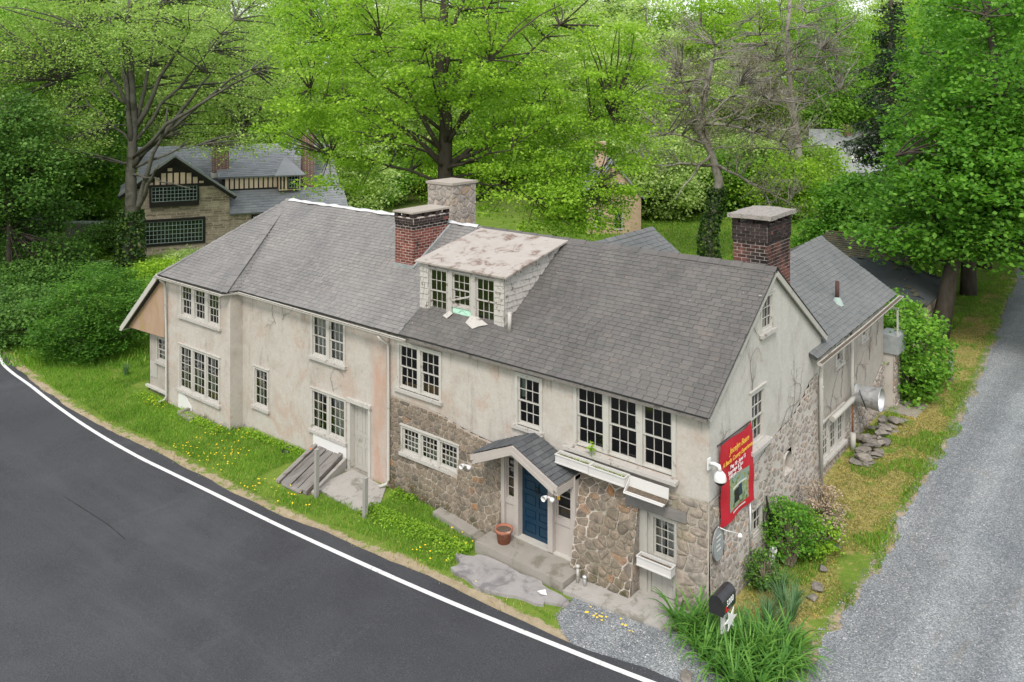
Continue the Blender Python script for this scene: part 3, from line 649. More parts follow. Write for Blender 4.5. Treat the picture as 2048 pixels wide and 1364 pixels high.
cap_strip('ridge_cap', [(-6.6, 3.9, 6.6), (-6.6, 9.2, 6.6)], .14, 'shingle_wing', rf, .02, .3, .08)
deck('wing_slope', [(-8.8, 9.2, 5.0), (-8.8, 4, 5.0), (-6.6, 4, 6.56), (-6.6, 9.2, 6.56)], parent=rf)
# ---- walls -------------------------------------------------------
HOLES = {'front': [], 'left': [], 'bay': [], 'gable': [], 'wing': [], 'low': []}
def window(F, W, H, wall, units=1, cols=3, rows=4, double=True, casing=.08, mull=.1, sill=.10, mat='white_paint', curtain=None, room_d=1.0, stile=.045, label=None, parent=None, glow=None, sillw=.06):
    seed = random.Random(int(F.o.x * 131 + F.o.y * 57 + F.o.z * 17)); parent = parent or HOUSE
    x0, z0 = (F.o.x if abs(F.r.x) > .5 else F.o.y), F.o.z
    if wall: HOLES[wall].append((x0 + .03, x0 + W - .03, z0 + .02, z0 + H - .03))
    m = MB(); m.fbox(F, 0, casing, 0, H, -.06, .035); m.fbox(F, W - casing, W, 0, H, -.06, .035); m.fbox(F, casing, W - casing, H - casing, H, -.06, .033)
    m.fbox(F, casing, W - casing, 0, .05, -.06, .02); m.fbox(F, -.03, W + .03, H, H + .03, -.02, .06)
    inner = W - 2 * casing; uw = (inner - mull * (units - 1)) / units; zlo, zhi = .05, H - casing
    glass = []; bars = []
    for u in range(units):
        a0 = casing + u * (uw + mull); a1 = a0 + uw
        if u: m.fbox(F, a0 - mull, a0, .02, H - casing, -.06, .03)
        spans = [(zlo, (zlo + zhi) / 2 + .02, -.055, rows // 2), ((zlo + zhi) / 2 - .02, zhi, -.025, rows - rows // 2)] if double else [(zlo, zhi, -.03, rows)]
        mu = MB()
        for b0, b1, c, rw in spans:
            for q in ((a0, a0 + stile, b0, b1), (a1 - stile, a1, b0, b1), (a0 + stile, a1 - stile, b1 - stile * .8, b1), (a0 + stile, a1 - stile, b0, b0 + stile * (1.25 if c < -.05 or not double else .8))):
                m.fbox(F, *q, c - .02, c + .015)
            ga0, ga1, gb0, gb1 = a0 + stile, a1 - stile, b0 + stile * .9, b1 - stile * .8
            for i in range(1, cols): x = ga0 + (ga1 - ga0) * i / cols; mu.fbox(F, x - .008, x + .008, gb0, gb1, c - .012, c + .012)
            for j in range(1, rw): z = gb0 + (gb1 - gb0) * j / rw; mu.fbox(F, ga0, ga1, z - .008, z + .008, c - .010, c + .014)
            for i in range(cols):
                for j in range(rw):
                    glass.append((ga0 + (ga1 - ga0) * i / cols, ga0 + (ga1 - ga0) * (i + 1) / cols, gb0 + (gb1 - gb0) * j / rw, gb0 + (gb1 - gb0) * (j + 1) / rw, c - .004))
        bars.append(mu)
    w = m.build('window', mat, parent)
    if label: w['label'] = label
    for mu in bars: mu.build('muntin', mat, w)
    for a0, a1, b0, b1, c in glass:
        t = [seed.uniform(-.006, .006) for _ in range(3)]
        MB().poly([F.p(a0, b0, c + t[0]), F.p(a1, b0, c + t[1]), F.p(a1, b1, c + t[1] + t[2]), F.p(a0, b1, c + t[0] + t[2])]).build('pane', 'glass', w)
    if sill: MB().fbox(F, -sillw, W + sillw, -.09, 0, -.06, sill).build('sill', mat if mat != 'white_paint' else 'peel_paint', w)
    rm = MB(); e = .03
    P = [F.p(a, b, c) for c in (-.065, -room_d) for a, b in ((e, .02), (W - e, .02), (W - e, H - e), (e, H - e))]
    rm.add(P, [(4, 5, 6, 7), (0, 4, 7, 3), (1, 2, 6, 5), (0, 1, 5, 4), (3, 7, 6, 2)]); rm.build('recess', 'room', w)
    if curtain:
        for a0, a1, b0, b1, mt in curtain:
            cu = MB(); n = max(4, int((a1 - a0) * W / .05)); V = []
            for i in range(n + 1):
                a = (a0 + (a1 - a0) * i / n) * W; c = -.13 - .02 * math.sin(i * 1.9) - .01 * seed.random()
                V += [F.p(min(max(a, .04), W - .04), b0 * H + .03, c), F.p(min(max(a, .04), W - .04), b1 * H - .04, c)]
            cu.add(V, [(2 * i, 2 * i + 2, 2 * i + 3, 2 * i + 1) for i in range(n)], True); cu.build('curtain', mt, w)
    return w
def FF(x, z, y=0.0): return Frame((x, y, z), (1, 0, 0), (0, -1, 0))
def FG(y, z, x=0.0): return Frame((x, y, z), (0, 1, 0), (1, 0, 0))
window(FF(-3.63, 2.72), 2.83, 1.6, 'front', 3, 3, 4, True, .1, .16, 0, glow=1)
window(FF(-5.5, 2.75), .9, 1.36, 'front', 1, 3, 4, True, .09, curtain=[(0, .3, .5, 1, 'copper_green')])
window(FF(-9.99, 2.68), 1.81, 1.38, 'front', 2, 3, 4, True, .09, .14, curtain=[(.55, .97, 0, .28, 'interior_wood'), (.1, .4, 0, .16, 'interior_wood')])
window(FF(-14.06, 2.82, -.05), 1.74, 1.42, 'left', 2, 3, 4, True, .09, .16, curtain=[(.04, .45, 0, 1, 'curtain'), (.55, .96, 0, 1, 'curtain')], label='upper double window with a broken sill')
window(FF(-14.06, .43, -.05), 1.78, 1.34, 'left', 2, 3, 4, False, .08, .12, curtain=[(.02, .16, 0, 1, 'curtain'), (.55, .97, 0, 1, 'curtain')])
window(FF(-17.3, .42, -.05), .9, 1.38, 'left', 1, 3, 4, False, .08, curtain=[(.04, .4, 0, 1, 'curtain')])
window(FF(-21.35, 2.98, -.55), 2.75, 1.32, 'bay', 3, 3, 4, True, .1, .22)
window(FF(-21.45, .2, -.55), 2.82, 1.7, 'bay', 3, 3, 5, False, .09, .12, curtain=[(.03, .12, 0, 1, 'curtain'), (.35, .45, 0, 1, 'curtain'), (.69, .78, 0, 1, 'curtain'), (.1, .95, 0, .17, 'interior_wood')])
PW = lambda x, z: np.interp(x, [-10.3, -8.5, -6.6, -6.0, -3.4, -1.6, -1.4, .2], [.03, .12, .36, .5, .56, .50, .06, .05]) * np.clip((2.42 - z) / 2.6, 0, 1.1) + .035
window(FF(-9.72, .88, -.11), 2.32, .8, 'low', 3, 4, 4, False, .07, .1, .07, 'white_paint', stile=.05, curtain=[(.04, .3, 0, .6, 'curtain'), (.38, .63, 0, .5, 'curtain'), (.7, .96, 0, .5, 'curtain')])
window(FG(2.84, 5.46), .86, .96, 'gable', 1, 3, 3, False, .09, mat='white_paint', room_d=.3)
window(FG(2.18, 2.83), .97, 1.36, 'gable', 1, 3, 4, True, .1, sill=.18, sillw=.12)
window(FG(2.24, .62), .72, .68, 'gable', 1, 3, 2, False, .06, sill=.05)
WXP = -.15
window(FG(7.72, .5, WXP), 2.15, 1.15, 'wing', 3, 3, 4, False, .06, .1, sill=.12, curtain=[(.03, .97, 0, 1, 'curtain')])
window(FG(9.05, 2.98, WXP), .8, .75, 'wing', 1, 2, 2, True, .09, sill=.06)
window(FG(11.7, 3.15, WXP), .7, .6, 'wing', 1, 2, 2, False, .09, sill=.06)
# hidden-flue door openings
HOLES['left'].append((-12.18, -11.12, -.36, 1.78))
def wallgrid(name, mat, P, bot, top, cols, holes, parent=None, kind=None):
    xs_ = sorted(set([round(c, 4) for c in cols] + [round(h[i], 4) for h in holes for i in (0, 1) if cols[0] < h[i] < cols[-1]])); m = MB()
    for x0, x1 in zip(xs_, xs_[1:]):
        xm = (x0 + x1) / 2; hs = sorted((h[2], h[3]) for h in holes if h[0] < xm < h[1]); lo = (bot(x0), bot(x1))
        for a, b in hs + [None]if False else hs + [(None, None)]:
            hi = (top(x0), top(x1)) if a is None else (a, a)
            if min(hi) > max(lo) - .5 and max(hi) > min(lo): m.add([P(x0, lo[0]), P(x1, lo[1]), P(x1, hi[1]), P(x0, hi[0])], [(0, 1, 2, 3)])
            lo = (b, b)
    return m.build(name, mat, parent or HOUSE)
lo_pts = ([-10.35, -9.5, -8.2, -7.6, -7.1, -6.4, -5.6, -4.6, -3.9, -3.6, -2.5, -1.6, -.9, -.4, .02], [2.38, 2.36, 2.33, 2.2, 2.12, 2.06, 2.1, 2.1, 2.16, 2.36, 2.38, 2.4, 2.34, 2.37, 2.41])
zl = lambda x: float(np.interp(x, *lo_pts))
roofz = lambda y: EZ + (RZ - EZ) * (y + .24) / (RY + .24) - .09 if y < RY else EZ + (RZ - EZ) * (7.56 - y) / (7.56 - RY) - .09
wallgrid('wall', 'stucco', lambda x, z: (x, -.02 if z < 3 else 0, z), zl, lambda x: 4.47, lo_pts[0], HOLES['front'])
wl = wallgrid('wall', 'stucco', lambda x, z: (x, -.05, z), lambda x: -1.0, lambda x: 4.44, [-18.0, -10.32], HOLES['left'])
MB().box(-10.34, -10.32, -.05, .05, -.8, 4.44).build('wall_return', 'stucco', wl)
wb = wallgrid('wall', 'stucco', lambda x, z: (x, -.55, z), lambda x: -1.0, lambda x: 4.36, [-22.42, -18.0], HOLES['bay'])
MB().poly([(-18.0, -.55, -1), (-18.0, -.05, -1), (-18.0, -.05, 4.4), (-18.0, -.55, 4.36)]).build('wall_return', 'stucco', wb)
MB().poly([(-22.42, -.55, -1), (-22.42, -.55, 4.36), (-22.42, 8, 4.36), (-22.42, 8, -1)]).build('wall_return', 'stucco', wb)
gs_pts = ([-.02, 1.0, 2.0, 3.0, 3.5, 4.2, 4.9, 5.7, 6.4, 7.0], [2.41, 2.42, 2.3, 2.46, 2.6, 2.72, 2.74, 3.0, 3.35, 3.4])
gsl = lambda y: float(np.interp(y, *gs_pts))
wallgrid('wall', 'stucco_gable', lambda y, z: (.012, y, z), gsl, roofz, gs_pts[0] + [RY], HOLES['gable'] + [])
wallgrid('wall', 'stucco_gable', lambda y, z: (.012, y, z), lambda y: 3.3, roofz, [7.0, 7.3], [])
MB().box(.0, .012, -.02, .3, 0, 4.4)
# rear and inner closing walls so that the house is a closed body
bk = MB(); bk.poly([(0, 7.3, -1), (-22.4, 7.3, -1), (-22.4, 7.3, 4.4), (0, 7.3, 4.4)]); bk.poly([(-5, WY1 - .3, -1), (WXP, WY1 - .3, -1), (WXP, WY1 - .3, 4.0), (WRX, WY1 - .3, 5.85), (-5, WY1 - .3, 4.0)])
bk.build('rear_wall', 'stucco_wing', HOUSE)
ws_pts = ([6.9, 9.9, 10.6, 13.0, 13.6, 14.4], [.55, .55, 1.1, 1.35, 1.55, 1.9])
ww = wallgrid('wall', 'stucco_wing', lambda y, z: (WXP, y, z), lambda y: float(np.interp(y, *ws_pts)), lambda y: 3.82 + .02 * (y - 7), ws_pts[0], HOLES['wing'])
MB().poly([(WXP - .01, 6.9, -.3), (WXP - .01, 14.4, -.3), (WXP - .01, 14.4, 2), (WXP - .01, 6.9, .62)])
# ---- stonework ---------------------------------------------------
def clip(P, nx_, nz_, d):
    out = []; n = len(P)
    for i in range(n):
        a, b = P[i], P[(i + 1) % n]; da, db = a[0] * nx_ + a[1] * nz_ - d, b[0] * nx_ + b[1] * nz_ - d
        if da <= 0: out.append(a)
        if da * db < 0: t = da / (da - db); out.append((a[0] + (b[0] - a[0]) * t, a[1] + (b[1] - a[1]) * t))
    return out
def area(P): return abs(sum(P[i][0] * P[(i + 1) % len(P)][1] - P[(i + 1) % len(P)][0] * P[i][1] for i in range(len(P)))) / 2
def voro(x0, x1, z0, z1, sx, sz, r, jit=.42):
    pts = []; z = z0; row = 0
    while z < z1 + sz:
        x = x0 - sx + (row % 2) * sx * .5
        while x < x1 + sx:
            if r.random() > .24: pts.append((x + r.uniform(-jit, jit) * sx, z + r.uniform(-jit, jit) * sz))
            x += sx
        z += sz; row += 1
    k = sx / sz; out = []; S = [(p[0], p[1] * k) for p in pts]
    for i, p in enumerate(S):
        P = [(p[0] - sx * 1.1, p[1] - sx * 1.1), (p[0] + sx * 1.1, p[1] - sx * 1.1), (p[0] + sx * 1.1, p[1] + sx * 1.1), (p[0] - sx * 1.1, p[1] + sx * 1.1)]
        for j, q in enumerate(S):
            if i == j or abs(q[0] - p[0]) > 3 * sx or abs(q[1] - p[1]) > 3 * sx: continue
            nx_, nz_ = q[0] - p[0], q[1] - p[1]; d = (q[0] ** 2 + q[1] ** 2 - p[0] ** 2 - p[1] ** 2) / 2; P = clip(P, nx_, nz_, d)
            if len(P) < 3: break
        if len(P) >= 3: out.append([(a, b / k) for a, b in P])
    return out
def lay_stones(x0, x1, z0, z1, sx, sz, M3, mat, parent, holes=(), topf=None, gap=.011, prot=.025, seed=1, hidden=False, jit=.42, keep=1.0):
    r = random.Random(seed)
    for P in voro(x0, x1, z0, z1, sx, sz, r, jit):
        P = clip(P, -1, 0, -x0); P = clip(P, 1, 0, x1) if len(P) > 2 else P
        if len(P) > 2: P = clip(P, 0, -1, -z0)
        if len(P) < 3: continue
        cx = sum(p[0] for p in P) / len(P); P = clip(P, 0, 1, min(z1, topf(cx) if topf else z1))
        for h in holes:
            if len(P) < 3: break
            xs0, xs1 = min(p[0] for p in P), max(p[0] for p in P); zs0, zs1 = min(p[1] for p in P), max(p[1] for p in P)
            if xs1 > h[0] and xs0 < h[1] and zs1 > h[2] and zs0 < h[3]:
                c = [clip(P, 1, 0, h[0]), clip(P, -1, 0, -h[1]), clip(P, 0, 1, h[2]), clip(P, 0, -1, -h[3])]; P = max(c, key=lambda q: area(q) if len(q) > 2 else 0)
        if len(P) < 3 or area(P) < .0035 or r.random() > keep: continue
        cx = sum(p[0] for p in P) / len(P); cz = sum(p[1] for p in P) / len(P); ir = min(math.hypot(p[0] - cx, p[1] - cz) for p in P)
        s = max(.45, 1 - gap * r.uniform(.7, 1.5) / max(ir, .03)); P = [(cx + (p[0] - cx) * s, cz + (p[1] - cz) * s) for p in P]
        Q = []
        for i in range(len(P)):
            a, b = P[i], P[(i + 1) % len(P)]; Q += [(a[0] * .87 + b[0] * .13, a[1] * .87 + b[1] * .13), (a[0] * .13 + b[0] * .87, a[1] * .13 + b[1] * .87)]
        n = len(Q); pr = prot * r.uniform(.6, 1.4); o = Vector(M3(cx, cz, 0))
        V = [Vector(M3(x, z, -.02)) - o for x, z in Q] + [Vector(M3(cx + (x - cx) * .94, cz + (z - cz) * .94, pr * .75)) - o for x, z in Q] + [Vector(M3(cx + (x - cx) * .62, cz + (z - cz) * .62, pr * r.uniform(.92, 1.1))) - o for x, z in Q]
        F = [(i, (i + 1) % n, n + (i + 1) % n, n + i) for i in range(n)] + [(n + i, n + (i + 1) % n, 2 * n + (i + 1) % n, 2 * n + i) for i in range(n)] + [tuple(range(2 * n, 3 * n))]
        key = ('s', len(STONES.items)); STONES.shape(key, V, F); STONES.add(key, Matrix.Translation(o), mat, parent, math.sqrt(area(P)), hidden)
M_low = lambda x, z, c: (x, -(float(PW(x, z)) + c), z)
def backing(x0, x1, z0, topf, holes, name, nxs=14, mat='mortar'):
    xs_ = [x0 + (x1 - x0) * i / nxs for i in range(nxs + 1)]; zs = [z0 + .25 * i for i in range(20)]
    hx = [h[i] for h in holes for i in (0, 1)]; hz = [h[i] for h in holes for i in (2, 3)]
    xs_ = sorted(set(xs_ + [h for h in hx if x0 < h < x1])); m = MB()
    for a, b in zip(xs_, xs_[1:]):
        t = (topf(a) + topf(b)) / 2 + .02; zz = sorted(set([z for z in zs if z < t - .02] + [h for h in hz if z0 < h < t] + [t]))
        for c, d in zip(zz, zz[1:]):
            if any(h[0] < (a + b) / 2 < h[1] and h[2] < (c + d) / 2 < h[3] for h in holes): continue
            m.add([M_low(a, c, 0), M_low(b, c, 0), M_low(b, d, 0), M_low(a, d, 0)], [(0, 1, 2, 3)])
    return m.build(name, mat, HOUSE)
DX0, DX1 = -5.72, -3.36             # door opening in the stonework
GX0, GX1, GZT = -1.72, -.76, 1.80   # plank door opening
lowh = HOLES['low']
sw1 = backing(-10.32, DX0, -.7, zl, lowh, 'stone_wall', mat='mortar_dim'); sw2 = backing(DX1, GX0, -.7, zl, [], 'stone_wall', 8, 'mortar_pale'); sw3 = backing(GX0, .03, -.7, zl, [(GX0 - .1, GX1, -1, GZT)], 'stone_wall', 6)
sw4 = backing(DX0, DX1, 1.98, zl, [], 'stone_wall', 6)
rv = MB()
for x, zt in ((DX0, 2.1), (DX1, 2.1), (GX0, GZT)):
    n = 8; V = []
    for i in range(n + 1): z = -.7 + (zt + .7) * i / n; V += [(x, -float(PW(x - .02 if x != DX1 else x + .02, z)), z), (x, .1, z)]
    rv.add(V, [(2 * i, 2 * i + 1, 2 * i + 3, 2 * i + 2) for i in range(n)])
rv.add([(GX1, -.06, -.7), (GX1, .1, -.7), (GX1, .1, GZT), (GX1, -.06, GZT)], [(0, 1, 2, 3)]); rv.build('door_reveal', 'lintel', HOUSE)
lay_stones(-10.3, DX0, -.6, 2.5, .215, .145, M_low, 'stone_front', sw1, [(h[0] - .03, h[1] + .03, h[2] - .1, h[3] + .05) for h in lowh], lambda x: zl(x) - .02, .007, .022, seed=5, jit=.38)
lay_stones(DX1, GX0, -.5, 2.5, .225, .155, M_low, 'stone_front', sw2, [], lambda x: zl(x) - .02, .011, .03, seed=6)
lay_stones(GX0, .0, -.5, 2.4, .42, .2, M_low, 'stone_quoin', sw3, [(GX0 - .3, GX1, -1, GZT + .26)], lambda x: zl(x) - .02, .012, .03, seed=8, jit=.2)
lay_stones(DX0, DX1, 2.0, 2.4, .3, .16, M_low, 'stone_front', sw4, [], lambda x: zl(x) - .02, seed=9)
# side of the pier beside the plank door, big blocks
M_rev = lambda y, z, c: (GX0 + c, y, z)
lay_stones(-.6, .08, -.3, GZT, .3, .26, lambda y, z, c: (GX0 + c - .01, max(y, -float(PW(GX0 - .03, z)) + .01), z), 'stone_quoin', sw2, [], None, .01, .02, seed=10)
lay_stones(-.55, .1, 0, 2.0, .3, .26, lambda y, z, c: (DX0 + c - .01, max(y, -float(PW(DX0 - .03, z)) + .01), z), 'stone_quoin', sw1, [], None, .01, .02, seed=11)
MB().hexa([(GX0 - .3, -.21, GZT), (GX1 + .25, -.10, GZT), (GX1 + .25, .1, GZT), (GX0 - .3, .1, GZT), (GX0 - .3, -.17, GZT + .24), (GX1 + .25, -.10, GZT + .23), (GX1 + .25, .1, GZT + .23), (GX0 - .3, .1, GZT + .24)]).build('lintel', 'lintel', sw3)
# gable rubble, bulging a little towards the foot
nich = (4.3, 4.95, 1.42, 2.0)
M_g = lambda y, z, c: (.03 + .1 * max(0, (1.6 - z) / 2.0) * (1 if y > .1 else .4) + c, y, z)
gb = MB(); ysl = sorted(set([-.03 + i * .35 for i in range(21)] + [h for q in HOLES['gable'] + [nich] for h in q[:2]]))
for a, b in zip(ysl, ysl[1:]):
    t = (gsl(min(a, 7)) + gsl(min(b, 7))) / 2 + .01; zz = sorted(set([-.5 + .4 * i for i in range(9) if -.5 + .4 * i < t - .05] + [h for q in HOLES['gable'] + [nich] for h in q[2:4] if h < t] + [t]))
    for c, d in zip(zz, zz[1:]):
        if any(h[0] < (a + b) / 2 < h[1] and h[2] < (c + d) / 2 < h[3] for h in HOLES['gable'] + [nich]): continue
        gb.add([M_g(a, c, 0), M_g(b, c, 0), M_g(b, d, 0), M_g(a, d, 0)], [(0, 1, 2, 3)])
gbo = gb.build('gable_stone_wall', 'mortar_gable', HOUSE)
lay_stones(.12, 7.0, -.3, 3.4, .22, .15, M_g, 'stone_gable', gbo, [(h[0] - .04, h[1] + .04, h[2] - .1, h[3] + .05) for h in HOLES['gable']] + [nich], lambda y: gsl(min(y, 7)) - .01, .028, .018, seed=21, keep=.86)
lay_stones(-.02, .42, -.4, 2.38, .3, .25, M_g, 'stone_quoin', gbo, [], None, .012, .03, seed=22, jit=.2)
nb = MB(); n = 10; V = []                                       # arched niche
for i in range(n + 1):
    t = math.pi * i / n; y = 4.62 + .26 * math.cos(t); z = 1.72 + .24 * math.sin(t); V += [(.06, y, z), (-.22, y, z)]
V = [(.07, 4.9, 1.4), (-.22, 4.9, 1.45)] + V + [(.07, 4.34, 1.4), (-.22, 4.34, 1.45)]
k = len(V) // 2; nb.add(V, [(2 * i, 2 * i + 1, 2 * i + 3, 2 * i + 2) for i in range(k - 1)] + [(2 * k - 2, 2 * k - 1, 1, 0)]); nb.poly([V[2 * i + 1] for i in range(k)])
nb.poly([(.035, 4.28, 1.42), (.035, 4.34, 1.42), (.035, 4.34, 2.0), (.035, 4.28, 2.0)]); nb.poly([(.035, 4.9, 1.42), (.035, 4.97, 1.42), (.035, 4.97, 2.0), (.035, 4.9, 2.0)])
nb.build('niche', 'mortar_gable', gbo)
M_w = lambda y, z, c: (WXP + .01 + c, y, z)
wm = MB()
for a, b in zip([6.9, 7.6, 9.95, 10.6, 12, 13, 13.6], [7.6, 9.95, 10.6, 12, 13, 13.6, 14.4]):
    wm.add([(WXP + .008, a, -.3), (WXP + .008, b, -.3), (WXP + .008, b, np.interp(b, *ws_pts)), (WXP + .008, a, np.interp(a, *ws_pts) if a != 7.6 and b != 9.95 else .5)], [(0, 1, 2, 3)])
wmo = wm.build('wing_stone_wall', 'mortar_gable', HOUSE)
lay_stones(6.95, 14.38, -.1, 1.9, .24, .16, M_w, 'stone_gable', wmo, [(h[0] - .05, h[1] + .05, h[2] - .12, h[3] + .1) for h in HOLES['wing']], lambda y: float(np.interp(y, *ws_pts)) - .01, .02, .025, seed=23)
# ---- chimneys ----------------------------------------------------
BRICKS.shape('b', [(x, y, z) for z in (-.5, .5) for x, y in ((-.5, 0), (.5, 0), (.46, -1), (-.46, -1))], [(0, 1, 5, 4), (1, 2, 6, 5), (2, 3, 7, 6), (3, 0, 4, 7), (4, 5, 6, 7)])
def brick_stack(name, x0, x1, y0, y1, z0, z1, mat, mort, course=.092, bl=.25, top=3, soot=True, skip=None, far=False):
    c = MB().box(x0 + .012, x1 - .012, y0 + .012, y1 - .012, z0, z1).build(name, mort, HOUSE); r = random.Random(int(x0 * 100))
    k = 0; z = z0
    while z < z1 - .03:
        t = z1 - z; off = .03 if (soot and t < course * top) else 0
        for face in range(4):
            Lh = (x1 - x0) if face % 2 == 0 else (y1 - y0); a = -((k + face) % 2) * bl * .5
            while a < Lh - .02:
                l, q = max(a, 0), min(a + bl - .012, Lh)
                if q - l > .03:
                    m_ = (l + q) / 2; w = q - l - .006
                    if face == 0: o = Vector((x0 + m_, y0 - off, z + course / 2)); X, Y = Vector((1, 0, 0)), Vector((0, 1, 0))
                    elif face == 1: o = Vector((x1 + off, y0 + m_, z + course / 2)); X, Y = Vector((0, 1, 0)), Vector((-1, 0, 0))
                    elif face == 2: o = Vector((x1 - m_, y1 + off, z + course / 2)); X, Y = Vector((-1, 0, 0)), Vector((0, -1, 0))
                    else: o = Vector((x0 - off, y1 - m_, z + course / 2)); X, Y = Vector((0, -1, 0)), Vector((1, 0, 0))
                    if not (skip and skip(o)):
                        mt = 'brick_soot' if (soot and t < course * (top + 1.5) and r.random() < .85) else mat
                        BRICKS.add('b', mat4(o + Y * r.uniform(.0, .008), X * w, Y * -.02 if False else Y * -.014, Vector((0, 0, course - .017))), mt, c, .2, face > 1)
                a += bl
        z += course; k += 1
    return c
fz = lambda y: EZ + (RZ - EZ) * (y + .24) / (RY + .24) if y < RY else EZ + (RZ - EZ) * (7.56 - y) / (7.56 - RY)
ch1 = brick_stack('chimney', -12.04, -11.18, 1.8, 3.45, 5.5, 7.36, 'brick', 'mortar_brick', skip=lambda o: o.z < fz(o.y) - .05)
def stubs(c, x0, x1, y0, y1, z, h, mat, s=.16):
    for x in (x0 + s / 2, (x0 + x1) / 2, x1 - s / 2):
        for y in (y0 + s / 2, y1 - s / 2): MB().box(x - s / 2, x + s / 2, y - s / 2, y + s / 2, z, z + h).build('cap_pier', mat, c)
    for y in (y0 + (y1 - y0) * .36, y0 + (y1 - y0) * .66): MB().box(x1 - s, x1, y - s / 2, y + s / 2, z, z + h).build('cap_pier', mat, c)
stubs(ch1, -12.06, -11.16, 1.78, 3.47, 7.36, .13, 'brick_soot')
MB().hexa([(-12.1, 1.74, 7.5), (-11.2, 1.76, 7.49), (-11.12, 3.5, 7.5), (-12.08, 3.5, 7.5), (-12.1, 1.74, 7.55), (-11.2, 1.76, 7.54), (-11.12, 3.5, 7.56), (-12.08, 3.5, 7.56)]).build('cap_slab', 'slab', ch1)
fl = MB(); fl.bar((-12.08, 1.78, fz(1.78) + .05), (-11.12, 1.78, fz(1.78) + .05), .06, .12); fl.bar((-11.14, 1.75, fz(1.75) + .05), (-11.14, 3.5, fz(3.5) + .05), .08, .10); fl.build('flashing', 'sign_grey', ch1)
ch2 = brick_stack('chimney', -1.17, -.22, 3.88, 5.5, 5.9, 8.0, 'brick_sooty_mix', 'mortar_soot', skip=lambda o: o.z < fz(o.y) - .05, top=5)
stubs(ch2, -1.18, -.21, 3.86, 5.52, 8.0, .15, 'brick_soot')
m = MB(); r8 = random.Random(3); P = []
for (ax, ay), (bx, by) in zip([(-1.27, 3.76), (-.1, 3.76), (-.1, 5.62), (-1.27, 5.62)], [(-.1, 3.76), (-.1, 5.62), (-1.27, 5.62), (-1.27, 3.76)]):
    for i in range(10): t = i / 10; P.append((ax + (bx - ax) * t + r8.uniform(-.02, .02), ay + (by - ay) * t + r8.uniform(-.02, .02), 8.15 + r8.uniform(-.012, .012)))
m.prism(P, (0, 0, .11)); m.build('cap_slab', 'slab_rough', ch2)
# stone chimney behind the ridge
sx0, sx1, sy0, sy1, sz1 = -13.9, -12.65, 5.2, 6.5, 8.0
ch3 = MB().box(sx0, sx1, sy0, sy1, 4.5, sz1).build('chimney', 'mortar', HOUSE)
lay_stones(sx0, sx1, 6.2, sz1 - .02, .3, .22, lambda x, z, c: (x, sy0 - c, z), 'stone_gable', ch3, seed=31)
lay_stones(sy0, sy1, 6.2, sz1 - .02, .3, .22, lambda y, z, c: (sx1 + c, y, z), 'stone_gable', ch3, seed=32)
MB().box(sx0 - .06, sx1 + .06, sy0 - .06, sy1 + .06, sz1, sz1 + .09).build('cap_slab', 'slab', ch3)
# ---- dormer ------------------------------------------------------
DY, DXL, DXR, DZB, DZT = .68, -9.72, -6.42, 4.86, 6.36
dm = MB(); dz = lambda y: DZT + (6.92 - DZT) * (y - DY) / (3.5 - DY)
dm.add([(DXR - .03, DY, fz(DY)), (DXR - .03, 3.5, fz(3.5) - .02), (DXR - .03, 3.5, dz(3.5) - .03), (DXR - .03, DY, DZT - .03)], [(0, 1, 2, 3)])
dm.add([(DXL + .03, DY, fz(DY)), (DXL + .03, 3.5, fz(3.5) - .02), (DXL + .03, 3.5, dz(3.5) - .03), (DXL + .03, DY, DZT - .03)], [(3, 2, 1, 0)])
fw = .36
dm.box(DXL, DXL + fw, DY, DY + .1, DZB - .1, DZT); dm.box(DXR - fw, DXR, DY, DY + .1, DZB - .1, DZT); dm.box(DXL + fw, DXR - fw, DY + .02, DY + .1, DZT - .14, DZT); dm.box(DXL + fw, DXR - fw, DY + .02, DY + .1, DZB - .2, DZB + .02)
dorm = dm.build('dormer', 'peel_paint', HOUSE)
drf = MB().hexa([(DXL - .12, DY - .14, DZT - .02), (DXR + .14, DY - .14, DZT - .03), (DXR + .12, 3.55, 6.92), (DXL - .1, 3.55, 6.92), (DXL - .12, DY - .14, DZT + .03), (DXR + .14, DY - .14, DZT + .02), (DXR + .12, 3.55, 6.97), (DXL - .1, 3.55, 6.97)]).build('dormer_roof', 'tin_roof', dorm)
wspan = (DXR - DXL - 2 * fw - .34) / 3
for i in range(3):
    x = DXL + fw + i * (wspan + .17)
    w = window(FF(x, DZB + .02 + (.32 if i == 1 else 0), DY + .02), wspan, DZT - DZB - .16 - (.32 if i == 1 else 0), None, 1, 3, 4, True, .03, sill=.05 if i != 1 else 0, mat='peel_paint', room_d=.9, sillw=.0, parent=dorm)
    if i < 2: MB().box(x + wspan, x + wspan + .17, DY + .0, DY + .09, DZB - .05, DZT - .14).build('mullion', 'peel_paint', dorm)
x = DXL + fw + wspan + .17
gbp = MB().box(x + .02, x + wspan - .02, DY + .03, DY + .05, DZB + .0, DZB + .33).build('panel_board', 'green_board', dorm)
MB().bar((x + .02, DY + .0, DZB + .52), (x + wspan - .03, DY + .0, DZB + .74), .03, .05).build('brace', 'peel_paint', dorm)
